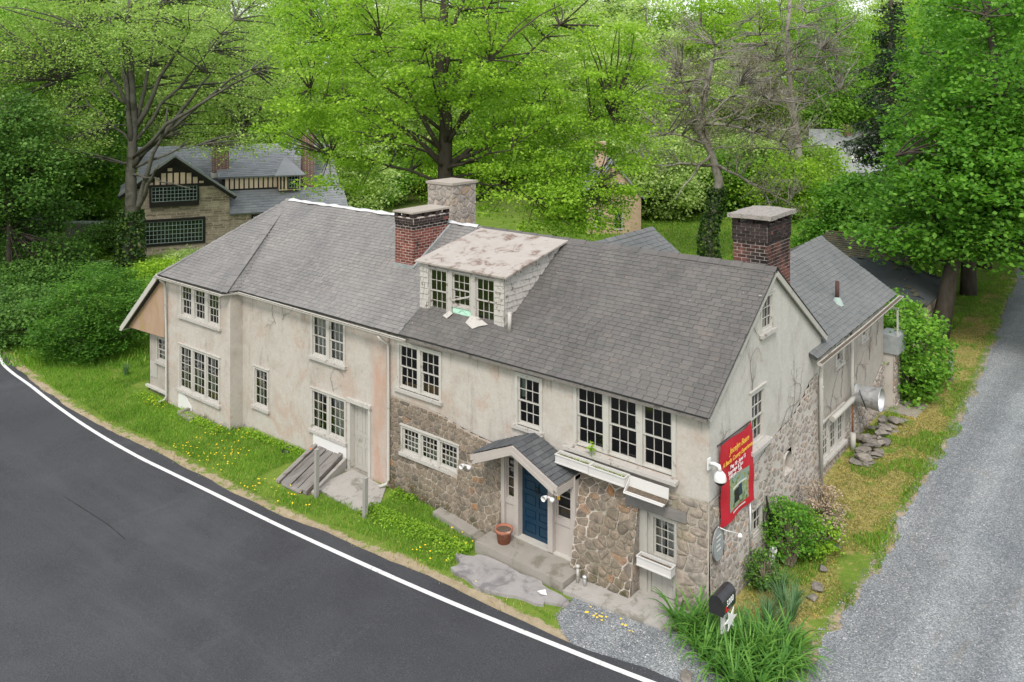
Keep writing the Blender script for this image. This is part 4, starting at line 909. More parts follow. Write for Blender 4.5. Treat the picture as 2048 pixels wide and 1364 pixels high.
def text(name, s, size, o, X, Y, mat, parent, shear=0.0, extrude=.001, bold=0.0):
    cu = bpy.data.curves.new(name, 'FONT'); cu.body = s; cu.size = size; cu.align_x = 'CENTER'; cu.align_y = 'CENTER'; cu.extrude = extrude; cu.shear = shear; cu.offset = bold
    cu.materials.append(MATS[mat]); ob = bpy.data.objects.new(name, cu); X = Vector(X).normalized(); Y = Vector(Y).normalized(); M = mat4(Vector(o), X, Y, X.cross(Y))
    COL.objects.link(ob)
    if parent is not None:
        ob.parent = parent
        if parent.type == 'EMPTY': M = Matrix.Translation(-Vector(parent.location)) @ M
    ob.matrix_basis = M
    bpy.context.view_layer.update(); me = bpy.data.meshes.new_from_object(ob.evaluated_get(bpy.context.evaluated_depsgraph_get())); o2 = bpy.data.objects.new(name, me); COL.objects.link(o2); o2.parent = parent; o2.matrix_basis = M; bpy.data.objects.remove(ob); return o2
text('lettering', 'Kingspan', .2, (x + wspan * .5, DY + .026, DZB + .12), (1, 0, 0), (0, 0, 1), 'board_print', dorm)
m = MB(); m.tube([(x + wspan * .35 + .3 * t, DY + .026, DZB + .2 + .08 * math.sin(t * 3.14)) for t in np.linspace(0, 1, 8)], .01, 4); m.build('emblem', 'board_print', dorm)
fb = MB(); fb.hexa([(x, DY - .22, fz(DY - .22) + .02), (x + wspan, DY - .2, fz(DY - .2) + .02), (x + wspan, DY + .02, DZB), (x, DY + .02, DZB), (x, DY - .22, fz(DY - .22) + .05), (x + wspan, DY - .2, fz(DY - .2) + .05), (x + wspan, DY + .02, DZB + .03), (x, DY + .02, DZB + .03)]); fb.build('loose_flashing', 'lintel', dorm)
pp = MB(); pp.prism([(x + wspan - .02, DY - .2, fz(DY - .2) + .05), (x + wspan + .35, DY - .32, fz(DY - .32) + .05), (x + wspan + .5, DY - .22, fz(DY - .22) + .06), (x + wspan + .75, DY - .12, fz(DY - .12) + .06), (x + wspan + .3, DY - .0, fz(DY) + .08), (x + wspan + .02, DY, fz(DY) + .08)], (0, 0, .012)); pp.build('torn_sheet', 'peel_paint', dorm)
pp = MB(); pp.prism([(x - .2, DY - .16, fz(DY - .16) + .05), (x + .02, DY - .22, fz(DY - .22) + .06), (x + .1, DY - .06, fz(DY - .06) + .08), (x - .05, DY - .02, fz(DY) + .09)], (0, 0, .012)); pp.build('torn_sheet', 'peel_paint', dorm)
WSH = Pieces('wood_shingle', 'wood_shingles', 170)
WSH.shape('w', [(-.5, -.02, 1), (.5, .03, 1), (.5, .02, 1.6), (-.5, -.03, 1.6), (.5, 1, .1), (-.5, 1, .1)], [(0, 1, 2, 3), (3, 2, 4, 5)])
r5 = random.Random(55)
def wood_face(F, a0, a1, b0, b1, inside):
    b = b0; row = 0
    while b < b1:
        a = a0 - r5.uniform(0, .1)
        while a < a1:
            w_ = r5.uniform(.1, .2); l, q = max(a, a0), min(a + w_ - .006, a1)
            if q - l > .03 and inside((l + q) / 2, b + .06):
                o = F.p((l + q) / 2, b + r5.uniform(-.012, .012), .008 + r5.uniform(0, .012)); WSH.add('w', mat4(o, F.r * (q - l), (F.u + F.n * r5.uniform(-.03, .06)) * .2, F.n * .016), 'peel_paint', dorm, .1)
            a += w_
        b += .165; row += 1
wood_face(FG(DY, 0, DXR - .03), 0, 2.8, DZB - .05, 7.0, lambda a, b: fz(DY + a) - .06 < b < dz(DY + a) - .1)
wood_face(FF(DXL, 0, DY), 0, fw, DZB - .1, DZT - .04, lambda a, b: True); wood_face(FF(DXR - fw, 0, DY), 0, fw, DZB - .1, DZT - .04, lambda a, b: True)
WSH.finish(dorm)
MB().tube([(-6.15, .55, fz(.55)), (-6.15, .55, fz(.55) + .55)], .055, 8).build('vent_pipe', 'peel_paint', HOUSE)
# ---- wing vent pipe, gutters, downspouts --------------------------
wz = lambda x: WZ0 + .12 + (WRZ - WZ0) * (WX0 - x) / (WX0 - WRX)
vp = MB().tube([(-.55, 10.55, wz(-.55) - .1), (-.55, 10.55, wz(-.55) + .62)], .065, 10).build('vent_pipe', 'pipe_brown', HOUSE)
MB().lathe((-.55, 10.55, wz(-.55)), [(.2, -.16), (.14, 0), (.075, .1)], 12).build('pipe_collar', 'copper_green', vp)
def gutter(P, r, mat='white_paint'):
    P = [Vector(p) for p in P]; m = MB(); V = []; n = 7
    for i, p in enumerate(P):
        d = (P[min(i + 1, len(P) - 1)] - P[max(i - 1, 0)]).normalized(); s = d.cross(Vector((0, 0, 1))).normalized()
        for k in range(n): t = math.pi * k / (n - 1); V.append(p + s * (r * math.cos(t)) - Vector((0, 0, 1)) * (r * math.sin(t)))
        for k in range(n): t = math.pi * (n - 1 - k) / (n - 1); V.append(p + s * ((r - .012) * math.cos(t)) - Vector((0, 0, 1)) * ((r - .012) * math.sin(t)))
    q = 2 * n; m.add(V, [(i * q + k, i * q + (k + 1) % q, (i + 1) * q + (k + 1) % q, (i + 1) * q + k) for i in range(len(P) - 1) for k in range(q)])
    for e in (0, len(P) - 1): m.f.append(tuple(e * q + k for k in range(n))); m.sm.append(False)
    o = m.build('gutter', mat, HOUSE)
    l = MB(); s = []
    for p in P: s.append(p - Vector((0, 0, r * .45)))
    for a_, b_ in zip(s, s[1:]): l.bar(a_, b_, r * 1.55, .01)
    l.build('leaf_litter', 'soil', o)
gutter([(-17.95, -.33, EZ - .03), (-13.5, -.35, EZ - .05), (-9.35, -.36, EZ - .07)], .075)
gutter([(-22.6, -.9, 4.33), (-18.05, -.9, 4.32), (-17.93, -.35, 4.31)], .075)
gutter([(.3, 6.35, WZ0 - .1), (.33, 10.5, WZ0 - .02), (.33, WY1 + .2, WZ0 + .12)], .085)
gutter([(-25.52, -.85, 1.74), (-25.52, 8, 1.72)], .075)
def pipe(P, r, mat='white_paint', name='downspout'): return MB().tube(P, r, 8).build(name, mat, HOUSE)
pipe([(-10.45, -.38, 4.22), (-10.4, -.34, 4.12), (-10.28, -.14, 3.95), (-10.26, -.13, 2), (-10.24, -.14, -.1), (-10.27, -.2, -.22), (-10.42, -.36, -.28)], .045)
pipe([(-22.3, -.86, 4.22), (-22.28, -.68, 4.05), (-22.26, -.63, 2), (-22.24, -.63, -.3), (-22.28, -.7, -.44), (-22.4, -.85, -.5)], .045)
pipe([(.3, 6.5, WZ0 - .15), (.28, 6.5, 3.72), (.22, 6.66, 3.5), (.21, 6.68, 3.35), (.24, 6.68, -.1)], .055)
pipe([(.06, 7.22, 3.75), (.06, 7.22, 1.3), (.06, 7.22, -.05)], .042); 
for z in (2.9, 1.55, .4): MB().lathe((.06, 7.22, z), [(.045, 0), (.06, .01), (.06, .06), (.045, .07)], 8).build('pipe_joint', 'white_paint', HOUSE)
pipe([(.0, 10.25, 4.0), (.0, 10.25, 2.2), (.02, 10.25, 1.55)], .06, 'grey_paint', 'drain_pipe')
pipe([(.02, 10.35, 1.72), (.05, 10.0, 1.72), (.06, 9.0, 1.72), (.06, 8.15, 1.72)], .085, 'grey_paint', 'drain_pipe')
pipe([(.02, 10.25, 1.5), (.02, 10.25, .5)], .03, 'rust', 'drain_pipe'); pipe([(.06, 10.15, .65), (.06, 10.15, .0)], .085, 'grey_paint', 'drain_pipe')
# ---- lean-to triangle and low wall at the far end ------------------
MB().prism([(-22.44, -.62, 4.3), (-25.3, -.62, 1.82), (-22.44, -.62, 1.92)], (0, .04, 0)).build('gable_panel', 'rust_panel', HOUSE)
wallgrid('wall', 'stucco_wing', lambda x, z: (x, -.3, z), lambda x: -1, lambda x: 1.9, [-24.2, -22.42], [(-23.55, -22.6, .75, 1.7)])
window(FF(-23.6, .74, -.3), 1.05, .98, None, 1, 3, 4, True, .08, mat='grey_paint', curtain=[(0, 1, 0, 1, 'curtain')])
MB().box(-24.2, -24.16, -.3, 8, -1, 1.9).build('side_wall', 'stucco_wing', HOUSE)
MB().box(-24.3, -22.4, -.42, -.3, -.42, -.34).build('wall_foot', 'white_paint', HOUSE)
MB().box(-24.1, -23.55, -.325, -.3, .02, .62).build('meter_panel', 'grey_paint', HOUSE)
# ---- doors -------------------------------------------------------
def leaf(name, F, W, H, mat, panels, parent, proud=.02, rec=.014):
    m = MB(); m.fbox(F, 0, W, 0, H, -.05, -rec); o = m.build(name, mat, parent); xs_ = [0] ; fr = MB()
    used = sorted(panels); cols_ = sorted(set((p[0], p[1]) for p in panels)); ex = [0] + [v for c in cols_ for v in c] + [W]
    for a, b in zip(ex[::2], ex[1::2]): fr.fbox(F, a, b, 0, H, -rec, 0)
    for c in cols_:
        zs = [0] + [v for p in sorted(q[2:] for q in panels if (q[0], q[1]) == c) for v in p] + [H]
        for a, b in zip(zs[::2], zs[1::2]): fr.fbox(F, c[0], c[1], a, b, -rec, 0)
    fr.build('door_frame', mat, o)
    for p in panels: MB().fbox(F, p[0] + .03, p[1] - .03, p[2] + .03, p[3] - .03, -rec, -.004).build('panel', mat, o)
    return o
DFY = -.16
Fd = FF(-5.14, .03, DFY); DW, DH = .99, 1.98
pz = [(.12, .38), (.5, .72), (.84, 1.1), (1.22, 1.46), (1.58, 1.86)]
bd = leaf('door', Fd, DW, DH, 'blue_door', [(a, b, z0, z1) for a, b in ((.1, .45), (.54, .89)) for z0, z1 in pz], HOUSE, rec=.022); bd['label'] = 'blue panelled front door'
kn = MB(); kn.lathe(Fd.p(.495, 1.33, .02), [(.0, -.03), (.035, -.02), (.035, .0), (.0, .01)], 10, 'Y'); kn.tube([Fd.p(.495 + .055 * math.sin(t), 1.26 + .06 * math.cos(t), .035) for t in np.linspace(0, 6.28, 14)], .012, 5); kn.build('knocker', 'black_plastic', bd)
MB().box(-5.66, -3.4, -.36, -.1, 0, .035).build('threshold', 'white_paint', HOUSE)
df = MB(); Fs = FF(DX0, .0, 0)
def fp(a0, a1, z0, z1, y0, y1, mt='grey_paint', nm='door_casing'): return MB().box(a0, a1, y0, y1, z0, z1).build(nm, mt, HOUSE)
fp(DX0, -5.6, .03, 2.1, -.34, -.1, 'porch_paint'); fp(-5.28, -5.14, .03, 2.1, -.34, -.1, 'porch_paint'); fp(-4.15, -4.0, .03, 2.1, -.40, -.1, 'porch_paint'); fp(-3.5, DX1, .03, 2.1, -.34, -.1, 'porch_paint'); fp(DX0, DX1, 2.01, 2.12, -.33, -.1, 'porch_paint')
for a0, a1 in ((-5.6, -5.28), (-4.0, -3.5)):
    window(FF(a0, .85, -.26), a1 - a0, 1.16, None, 1, 1, 4, False, .03, sill=.03, mat='porch_paint', room_d=.14, stile=.035, sillw=0)
    fp(a0, a1, .03, .76, -.26, -.2, 'porch_paint', 'side_panel')
MB().poly([(DX0, -.1, 0), (DX1, -.1, 0), (DX1, -.1, 2.2), (DX0, -.1, 2.2)]).build('door_back', 'room', HOUSE)
MB().box(-3.95, -3.86, -.275, -.27, 1.35, 1.75).build('notice', 'letter_yellow', HOUSE)
# plank door with window and a grey frame
Fg = FF(GX0, -.13, -.02)
pf = MB(); pf.fbox(Fg, 0, .2, 0, 1.92, -.08, .06); pf.fbox(Fg, .2, .96, 1.84, 1.92, -.08, .02); pf.fbox(Fg, .2, .27, 0, 1.86, -.08, .0); pd = pf.build('plank_door', 'grey_paint', HOUSE)
for i in range(5): x0 = .27 + i * .138; MB().fbox(Fg, x0, x0 + .133, .03, .83, -.07, -.04 + .004 * (i % 2)).build('plank', 'grey_paint', pd)
MB().fbox(Fg, .27, .96, .8, .86, -.07, -.02).build('door_rail', 'grey_paint', pd)
window(FF(GX0 + .27, .74, -.0), .69, .98, None, 1, 3, 4, False, .07, sill=.0, mat='grey_paint', room_d=.5, curtain=[(.08, .4, 0, 1, 'curtain'), (.55, .95, 0, 1, 'curtain')])
# side door of the left part
Fl = FF(-12.18, -.34, -.0)
lf = MB(); Fo = FF(-12.18, -.36, -.05)
lf.fbox(Fo, 0, .12, 0, 2.12, -.25, .05); lf.fbox(Fo, .96, 1.06, 0, 2.12, -.25, .05); lf.fbox(Fo, -.04, 1.1, 2.12, 2.24, -.25, .08); lfo = lf.build('door_casing', 'white_paint', HOUSE)
leaf('door', FF(-12.05, -.34, .1), .85, 2.1, 'grey_paint', [(.1, .37, .12, .72), (.48, .75, .12, .72), (.1, .37, .86, 1.04), (.48, .75, .86, 1.04), (.1, .37, 1.16, 1.98), (.48, .75, 1.16, 1.98)], HOUSE)['label'] = 'weathered grey side door'
MB().box(-12.2, -11.0, -.2, .12, -.5, -.36).build('threshold', 'concrete', HOUSE)
MB().box(-13.9, -12.24, -.10, -.06, -.3, .34).build('white_panel', 'clean_white', HOUSE)
# ---- porch roof --------------------------------------------------
PXL, PXR, PXM, PYF, PZE, PZR = -6.15, -3.40, -4.78, -1.02, 2.1, 2.7
def pyb(z): return -.28
pr_ = [(PXM, PYF, PZR), (PXM, -.05, PZR)]
pL = [(PXL, -.05, PZE), (PXL, PYF, PZE), (PXM, PYF, PZR), (PXM, -.05, PZR)]; pR = [(PXR, PYF, PZE), (PXR, -.05, PZE), (PXM, -.05, PZR), (PXM, PYF, PZR)]
prf = deck('porch_roof', pL, 'porch_paint', t=.09); deck('porch_slope', pR, 'porch_paint', prf, .09)
PSH = Pieces('porch_shingle', 'porch_shingles', 120); _s = SHING; SHING = PSH; SHING.shape('tab', *_s.shapes['tab'])
shingle_plane(pL, 'shingle_porch', .15, .3, 12, .018, roof=prf); shingle_plane(pR, 'shingle_porch', .15, .3, 13, .018, roof=prf); SHING = _s; PSH.finish(prf)
pb = MB(); pb.prism([(PXL, PYF - .03, PZE - .14), (PXL, PYF - .03, PZE), (PXM, PYF - .03, PZR), (PXR, PYF - .03, PZE), (PXR, PYF - .03, PZE - .14), (PXM, PYF - .03, PZR - .14)], (0, .05, 0)); pb.build('porch_barge', 'porch_paint', prf)
pb = MB(); pb.prism([(PXL + .1, PYF - .045, PZE - .2), (PXL + .1, PYF - .045, PZE - .1), (PXM, PYF - .045, PZR - .12), (PXR - .1, PYF - .045, PZE - .1), (PXR - .1, PYF - .045, PZE - .2), (PXM, PYF - .045, PZR - .22)], (0, .05, 0)); pb.build('porch_trim', 'porch_paint', prf)
for x0, x1 in ((PXL, PXL + .12), (PXR - .12, PXR)): MB().box(x0, x1, PYF + .02, -.25, PZE - .24, PZE - .05).build('porch_beam', 'porch_paint', prf)

for x in (PXL + .02, PXR - .08):
    m = MB(); m.lathe((x, PYF - .1, PZE - .3), [(.0, -.06), (.05, -.05), (.05, .03), (.02, .06)], 10, 'Y'); m.lathe((x - .16, PYF - .16, PZE - .27), [(.07, -.09), (.05, .0), (.035, .06), (.0, .07)], 10, 'Y'); m.bar((x - .14, PYF - .1, PZE - .27), (x, PYF - .08, PZE - .28), .03)
    m.build('flood_light', 'clean_white', prf)
# ---- landing at the far corner of the wing ------------------------
ld = MB().box(-.3, .35, 14.42, 15.4, 2.1, 2.75).build('landing', 'sign_grey', HOUSE)
MB().box(-.2, .2, 14.5, 15.2, 0, 2.1).build('landing_pier', 'mortar_gable', ld)
lay_stones(14.45, 15.2, .0, 2.1, .3, .14, lambda y, z, c: (.2 + c, y, z), 'stone_gable', ld, seed=41, gap=.012)
m = MB(); m.bar((.3, 14.5, 2.75), (.3, 14.5, 3.75), .05); m.bar((-.4, 14.5, 3.72), (.32, 14.5, 3.72), .05); m.build('railing', 'white_paint', ld)
STONES.finish(HOUSE); BRICKS.finish(HOUSE); SHING.finish(rf)

rd = np.random.RandomState(3); nd = 130; X_ = rd.uniform(-17, 0, nd); Y_ = rd.uniform(-.1, 3.4, nd); k_ = ~((X_ > -10) & (X_ < -6.2) & (Y_ > .4)) & ~((X_ > -12.3) & (X_ < -11) & (Y_ > 1.6)); X_, Y_ = X_[k_], Y_[k_]; nd = len(X_); V = []; F = []
for i in range(nd):
    z = fz(Y_[i]) + .045; s_ = rd.uniform(.01, .025); a_ = rd.rand() * 6.28; d_ = np.array([math.cos(a_), math.sin(a_), math.sin(a_) * .675]) * s_; e_ = np.array([-math.sin(a_), math.cos(a_), math.cos(a_) * .675]) * s_ * .5; o_ = np.array([X_[i], Y_[i], z]); V += [o_ - d_, o_ + e_, o_ + d_, o_ - e_]; F.append((4 * i, 4 * i + 1, 4 * i + 2, 4 * i + 3))
rdo = from_np('fallen_leaf_litter', V, F, 'dry', rf); rdo['kind'] = 'stuff'
# ------------------------------------------------------------------ plants
def leaves_np(C, size, rs, up=.5, aspect=.75):
    """one folded diamond leaf (two triangles) per centre"""
    n = len(C); d = rs.randn(n, 3); d[:, 2] *= (1 - up); d /= np.linalg.norm(d, axis=1)[:, None] + 1e-9
    nr = rs.randn(n, 3) * (1 - up * .7); nr[:, 2] += up * 1.6; s = np.cross(nr, d); s /= np.linalg.norm(s, axis=1)[:, None] + 1e-9
    L = (size * rs.uniform(.65, 1.35, n))[:, None]; a = d * L * .5; b = s * L * .5 * aspect
    nn = np.cross(a, b); nn /= np.linalg.norm(nn, axis=1)[:, None] + 1e-9
    V = np.stack([C - a, C + b + nn * L * .08, C + a, C - b + nn * L * .08], 1).reshape(-1, 3)
    k = np.arange(n)[:, None] * 4
    return V, np.concatenate([k + [0, 1, 2], k + [0, 2, 3]]).reshape(-1, 3)
def foliage(name, C, size, rs, mat, parent, up=.45, aspect=.75):
    V, F = leaves_np(C, size, rs, up, aspect); return from_np(name, V, F, mat, parent)
def clusters(ell, n, rs, shell=.55, floor=None):
    """cluster centres through a crown made of ellipsoids (cx,cy,cz,rx,ry,rz)"""
    out = []; w = np.array([e[3] * e[4] * e[5] for e in ell]) ** (2 / 3); w /= w.sum()
    for e, q in zip(ell, w):
        k = max(3, int(n * q)); d = rs.randn(k, 3); d /= np.linalg.norm(d, axis=1)[:, None]; r = rs.uniform(shell ** 3, 1, k) ** (1 / 3)
        r *= 1 + .12 * np.sin(d[:, 0] * 5 + e[0]) * np.cos(d[:, 2] * 6 + e[1])
        out.append(np.array(e[:3]) + d * r[:, None] * np.array(e[3:]))
    C = np.concatenate(out)
    if floor is not None: C = C[C[:, 2] > floor]
    return C
def bez(p, q, bend, n=7):
    p, q = np.array(p, float), np.array(q, float); m = (p + q) / 2 + np.array(bend)
    return [(1 - t) ** 2 * p + 2 * t * (1 - t) * m + t * t * q for t in np.linspace(0, 1, n)]
def taper(n, r0, r1): return [r0 + (r1 - r0) * i / (n - 1) for i in range(n)]
def tree(name, label, base, trunk, r0, limbs, ell, ncl, per, leaf, mat, bark, seed, group=None, spread=.8, flat_=.5, shell=.5, twig=.02, up=.45, cat='tree', floor=None, twigs=1.0, extra_fine=0, rtop=.3, clear=None):
    """trunk: list of points; limbs: list of (t on trunk, target, radius)"""
    rs = np.random.RandomState(seed); rr = random.Random(seed)
    T = empty(name, base, label, cat, group); m = MB(); tp = [np.array(p, float) for p in trunk]
    rad = [r0 * 1.25] + [r0 * (1 - (1 - rtop) * i / (len(tp) - 1)) for i in range(1, len(tp))]
    m.tube(tp, rad, 10); nodes = [(p, .6 * r) for p, r in zip(tp[1:], rad[1:])]
    for t, q, r in limbs:
        i = min(int(t * (len(tp) - 1)), len(tp) - 2); f = t * (len(tp) - 1) - i; p = tp[i] * (1 - f) + tp[i + 1] * f; q = np.array(q, float); L = np.linalg.norm(q - p)
        B = bez(p, q, (rr.uniform(-.1, .1) * L, rr.uniform(-.1, .1) * L, rr.uniform(.02, .16) * L), 8); B = [B[0]] + [b + np.array([rr.uniform(-1, 1) for _ in range(3)]) * L * .018 for b in B[1:-1]] + [B[-1]]
        m.tube(B, taper(8, r, r * .22), 6); nodes += [(b, r * (1 - .1 * k)) for k, b in enumerate(B[2:])]
    C = clusters(ell, ncl, rs, shell, floor)
    if clear is not None:                        # an opening between the lower limbs, facing the road
        c0, lat, za, zb_ = clear; dv = C - np.array(c0); C = C[~((np.abs(dv @ np.array(RGT)) < lat) & (dv @ np.array(FWD) < 1.0) & (C[:, 2] > za) & (C[:, 2] < zb_))]
    NP = np.array([x[0] for x in nodes])
    for c in C:
        if rr.random() > twigs: continue
        d = np.linalg.norm(NP - c, axis=1) + .5 * np.maximum(0, NP[:, 2] - c[2]); i = int(np.argmin(d)); p = NP[i]; L = np.linalg.norm(c - p)
        if L < .2: continue
        B = bez(p, c, (rr.uniform(-.12, .12) * L, rr.uniform(-.12, .12) * L, rr.uniform(-.03, .15) * L), 4); w = min(.08, twig + .012 * L)
        m.tube(B, taper(4, w, w * .3), 4, False)
        for _ in range(extra_fine):
            e = c + np.array([rr.gauss(0, .55), rr.gauss(0, .55), rr.gauss(.1, .4)]) * spread * 1.3; s = B[rr.choice((1, 2, 3))]; m.tube([s, (s + e) / 2 + np.array([rr.uniform(-.1, .1)] * 3), e], [w * .45, w * .3, w * .15], 3, False)
    m.build('trunk', bark, T)
    k = rs.poisson(per, len(C)); I = np.repeat(np.arange(len(C)), k); P = C[I] + rs.randn(len(I), 3) * np.array([1, 1, flat_]) * spread * rs.uniform(.6, 1.3, len(C))[I][:, None]
    foliage('crown', P, leaf, rs, mat, T, up); return T
def radial(base, z0, z1, n, rmin, rmax, r, rs, up=(.1, .9)):
    out = []
    for i in range(n):
        t = rs.uniform(.25, .95); a = 2.4 * i + rs.uniform(-.4, .4); q = rs.uniform(rmin, rmax) * (1.15 - .6 * t); out.append((t, (base[0] + q * math.cos(a), base[1] + q * math.sin(a), z0 + (z1 - z0) * (t + rs.uniform(*up) * .3)), r * (1.1 - .6 * t)))
    return out
rs = np.random.RandomState(20)
# --- the great bright tree behind the house
D1 = 47; b1 = at(893, D1); b1.z = gz(b1.x, b1.y); X = lambda px, py, d: tuple(at(px, d, zat(py, d)))
limbs = [(.33, X(700, 190, 46), .17), (.36, X(760, 70, 45), .17), (.31, X(1080, 200, 46), .18), (.34, X(1220, 230, 45), .14), (.42, X(1120, 50, 48), .16), (.3, X(1020, 300, 42), .12), (.32, X(790, 280, 43), .12), (.5, X(1000, -20, 47), .15), (.55, X(830, -40, 46), .14), (.6, X(950, -120, 47), .14), (.45, X(660, 80, 47), .13), (.4, X(980, 120, 42), .13), (.4, X(850, 100, 43), .13), (.27, X(1190, 370, 44), .1), (.25, X(660, 310, 46), .1), (.24, X(1070, 400, 43), .09), (.46, X(920, 20, 50), .14), (.38, X(620, 180, 46), .1)]
def E_(px, py, d, rx, ry=None): p = X(px, py, d); return (*p, rx, rx, ry or rx)
ell = [E_(900, 60, 47, 7.5, 6), E_(720, 150, 46, 4.8, 4), E_(1110, 140, 46, 5.5, 5), E_(1170, 310, 45, 3.8, 3.6), E_(1060, 380, 43.5, 3.4, 2.2), E_(640, 250, 46.5, 2.8, 2.2), E_(930, 250, 51, 5.0, 3.2), E_(1010, 250, 43, 2.6, 1.6), E_(760, 260, 43.5, 2.4, 1.5), E_(900, 130, 42.5, 3.5, 2.2), E_(690, 350, 46, 2.4, 1.4), E_(1180, 420, 44.5, 2.2, 1.3), E_(620, 60, 47, 2.8, 2.8), E_(1240, 190, 46, 2.2, 3.2), E_(1150, 390, 44, 2.8, 2.0), E_(1215, 350, 45, 1.8, 1.6)]
tree('shade_tree', 'huge bright green tree rising behind the long roof between the chimneys', b1, [b1, X(893, 400, D1), X(890, 330, D1), X(892, 240, D1), X(880, 130, D1), X(890, 0, D1), X(900, -120, D1)], .56, limbs, ell, 640, 160, .165, 'leaf_bright', 'bark_dark', 21, spread=.6, flat_=.32, shell=.45, up=.5, clear=(tuple(b1), 1.5, zat(400, D1), zat(215, D1)))
# --- pale beech before the timbered house
D2 = 54; b2 = at(258, D2); b2.z = -.6
limbs = [(.5, X(245, 90, 54), .2), (.5, X(190, -40, 55), .14), (.52, X(330, -30, 54), .18), (.4, X(420, 150, 53), .24), (.42, X(540, 115, 52), .16), (.4, X(395, 290, 53), .12), (.62, X(200, 170, 55), .13), (.5, X(120, 160, 55), .1), (.6, X(170, 60, 53), .14), (.45, X(545, 135, 51), .16), (.55, X(380, 60, 54), .2), (.5, X(470, 40, 54), .14), (.36, X(390, 380, 51), .1), (.14, X(335, 215, 52.5), .24), (.14, X(318, 330, 52), .24)]
ell = [E_(260, 40, 58, 7, 5), E_(110, 150, 56, 4.5, 4), E_(420, 70, 57, 5, 4), E_(520, 150, 55, 3.2, 2.5), E_(140, 270, 53, 3.2, 1.8), E_(380, 250, 57, 3.2, 1.4), E_(60, 60, 56, 4, 4), E_(480, 285, 54, 2.6, .8), E_(200, 90, 51, 2.2, 1.6), E_(340, 60, 51, 2.2, 1.6)]
tree('beech_tree', 'tall grey-barked tree with pale young leaves and ivy at its foot', b2, [b2, X(262, 440, D2), X(262, 370, D2), X(262, 330, D2), X(268, 250, D2), X(262, 150, D2), X(255, 40, D2), X(270, -60, D2)], .44, limbs, ell, 620, 95, .15, 'leaf_yellowgreen', 'bark_grey', 22, spread=.75, flat_=.5, shell=.25, up=.5)
b = MATS
ivt = random.Random(5); rs2 = np.random.RandomState(6)
def ivy(T, pts, r, n, leaf, name='ivy'):
    pts = [np.array(p) for p in pts]; P = []
    for _ in range(n):
        t = ivt.random() * (len(pts) - 1); i = min(int(t), len(pts) - 2); q = pts[i] * (1 - t + i) + pts[i + 1] * (t - i); a = ivt.random() * 6.283; rr = r * ivt.uniform(.9, 1.25) * (1.1 - .25 * t / (len(pts) - 1)); P.append(q + np.array([math.cos(a), math.sin(a), 0]) * rr)
    foliage(name, np.array(P), leaf, rs2, 'leaf_ivy', T, .1)
BE = bpy.data.objects['beech_tree']; ivy(BE, [b2, X(262, 470, D2), X(262, 420, D2)], .75, 2600, .2)
P = np.column_stack([rs2.normal(b2.x, 1.6, 1500), rs2.normal(b2.y, 1.6, 1500), np.zeros(1500)]); P[:, 2] = g(P[:, 0], P[:, 1]) + rs2.uniform(0, .7, 1500) ** 1.5
foliage('ivy', P, .2, rs2, 'leaf_mid', BE, .4)
# --- second grey tree right of the timbered house
D = 78; q = at(478, D); q.z = gz(q.x, q.y)
tree('beech_tree', 'forked grey tree with pale leaves behind the slate roof', q, [q, X(475, 330, D), X(480, 280, D), X(490, 230, D), X(480, 150, D), X(490, 60, D)], .5, [(.55, X(570, 170, D), .3), (.5, X(400, 170, D), .24), (.6, X(540, 90, D), .2), (.5, X(600, 240, D), .16), (.55, X(440, 60, D), .2)], [E_(490, 130, D, 7, 5), E_(580, 200, D, 4, 2.6), E_(420, 190, D, 4, 3)], 240, 60, .24, 'leaf_yellowgreen', 'bark_grey', 24, spread=.9, shell=.3)
# --- half-bare old tree with ivy trunk on the lawn
D3 = 55; b3 = at(1420, D3); b3.z = gz(b3.x, b3.y)
limbs = [(.55, X(1400, 230, D3), .2), (.6, X(1330, 270, 54), .11), (.5, X(1530, 385, 54), .13), (.5, X(1600, 420, 54), .08), (.7, X(1480, 170, D3), .12), (.7, X(1540, 200, 55), .1), (.62, X(1360, 150, D3), .11), (.5, X(1300, 330, 54), .12), (.8, X(1430, 90, D3), .14), (.75, X(1580, 300, 55), .12), (.55, X(1350, 400, 53), .12)]
ell = [E_(1430, 200, D3, 5.5, 4), E_(1530, 250, D3, 4, 3.4), E_(1330, 280, D3, 3, 2.4), E_(1380, 120, D3, 3, 3), E_(1560, 380, 54, 2.4, 1.4)]
T3 = tree('old_tree', 'crooked half-bare old tree with ivy-wrapped trunk on the rear lawn', b3, [b3, X(1415, 470, D3), X(1428, 420, D3), X(1438, 360, D3), X(1420, 300, D3), X(1395, 260, D3), X(1405, 200, D3), X(1425, 120, D3)], .42, limbs, ell, 460, 26, .10, 'leaf_bud', 'bark_pale', 25, spread=.6, shell=.2, twig=.014, extra_fine=7)
ivy(T3, [b3, X(1415, 470, D3), X(1428, 420, D3), X(1436, 375, D3)], .58, 2600, .2)
# --- grey bare tree further back
D = 74; q = at(1605, D); q.z = gz(q.x, q.y)
tree('bare_tree', 'tall pale leafless tree beside the white house', q, [q, X(1603, 380, D), X(1595, 280, D), X(1580, 180, D), X(1575, 60, D), X(1585, -60, D)], .42, [(.4, X(1540, 120, D), .11), (.5, X(1640, 100, D), .11), (.45, X(1500, 40, D), .1), (.55, X(1620, 0, D), .1), (.5, X(1680, 180, D), .08), (.6, X(1550, -40, D), .08)], [E_(1580, 90, D, 6, 6), E_(1520, 120, D, 4, 4), E_(1650, 140, D, 3.4, 4)], 300, 10, .14, 'leaf_bud', 'bark_pale', 26, spread=.8, shell=.2, extra_fine=8, twig=.02)
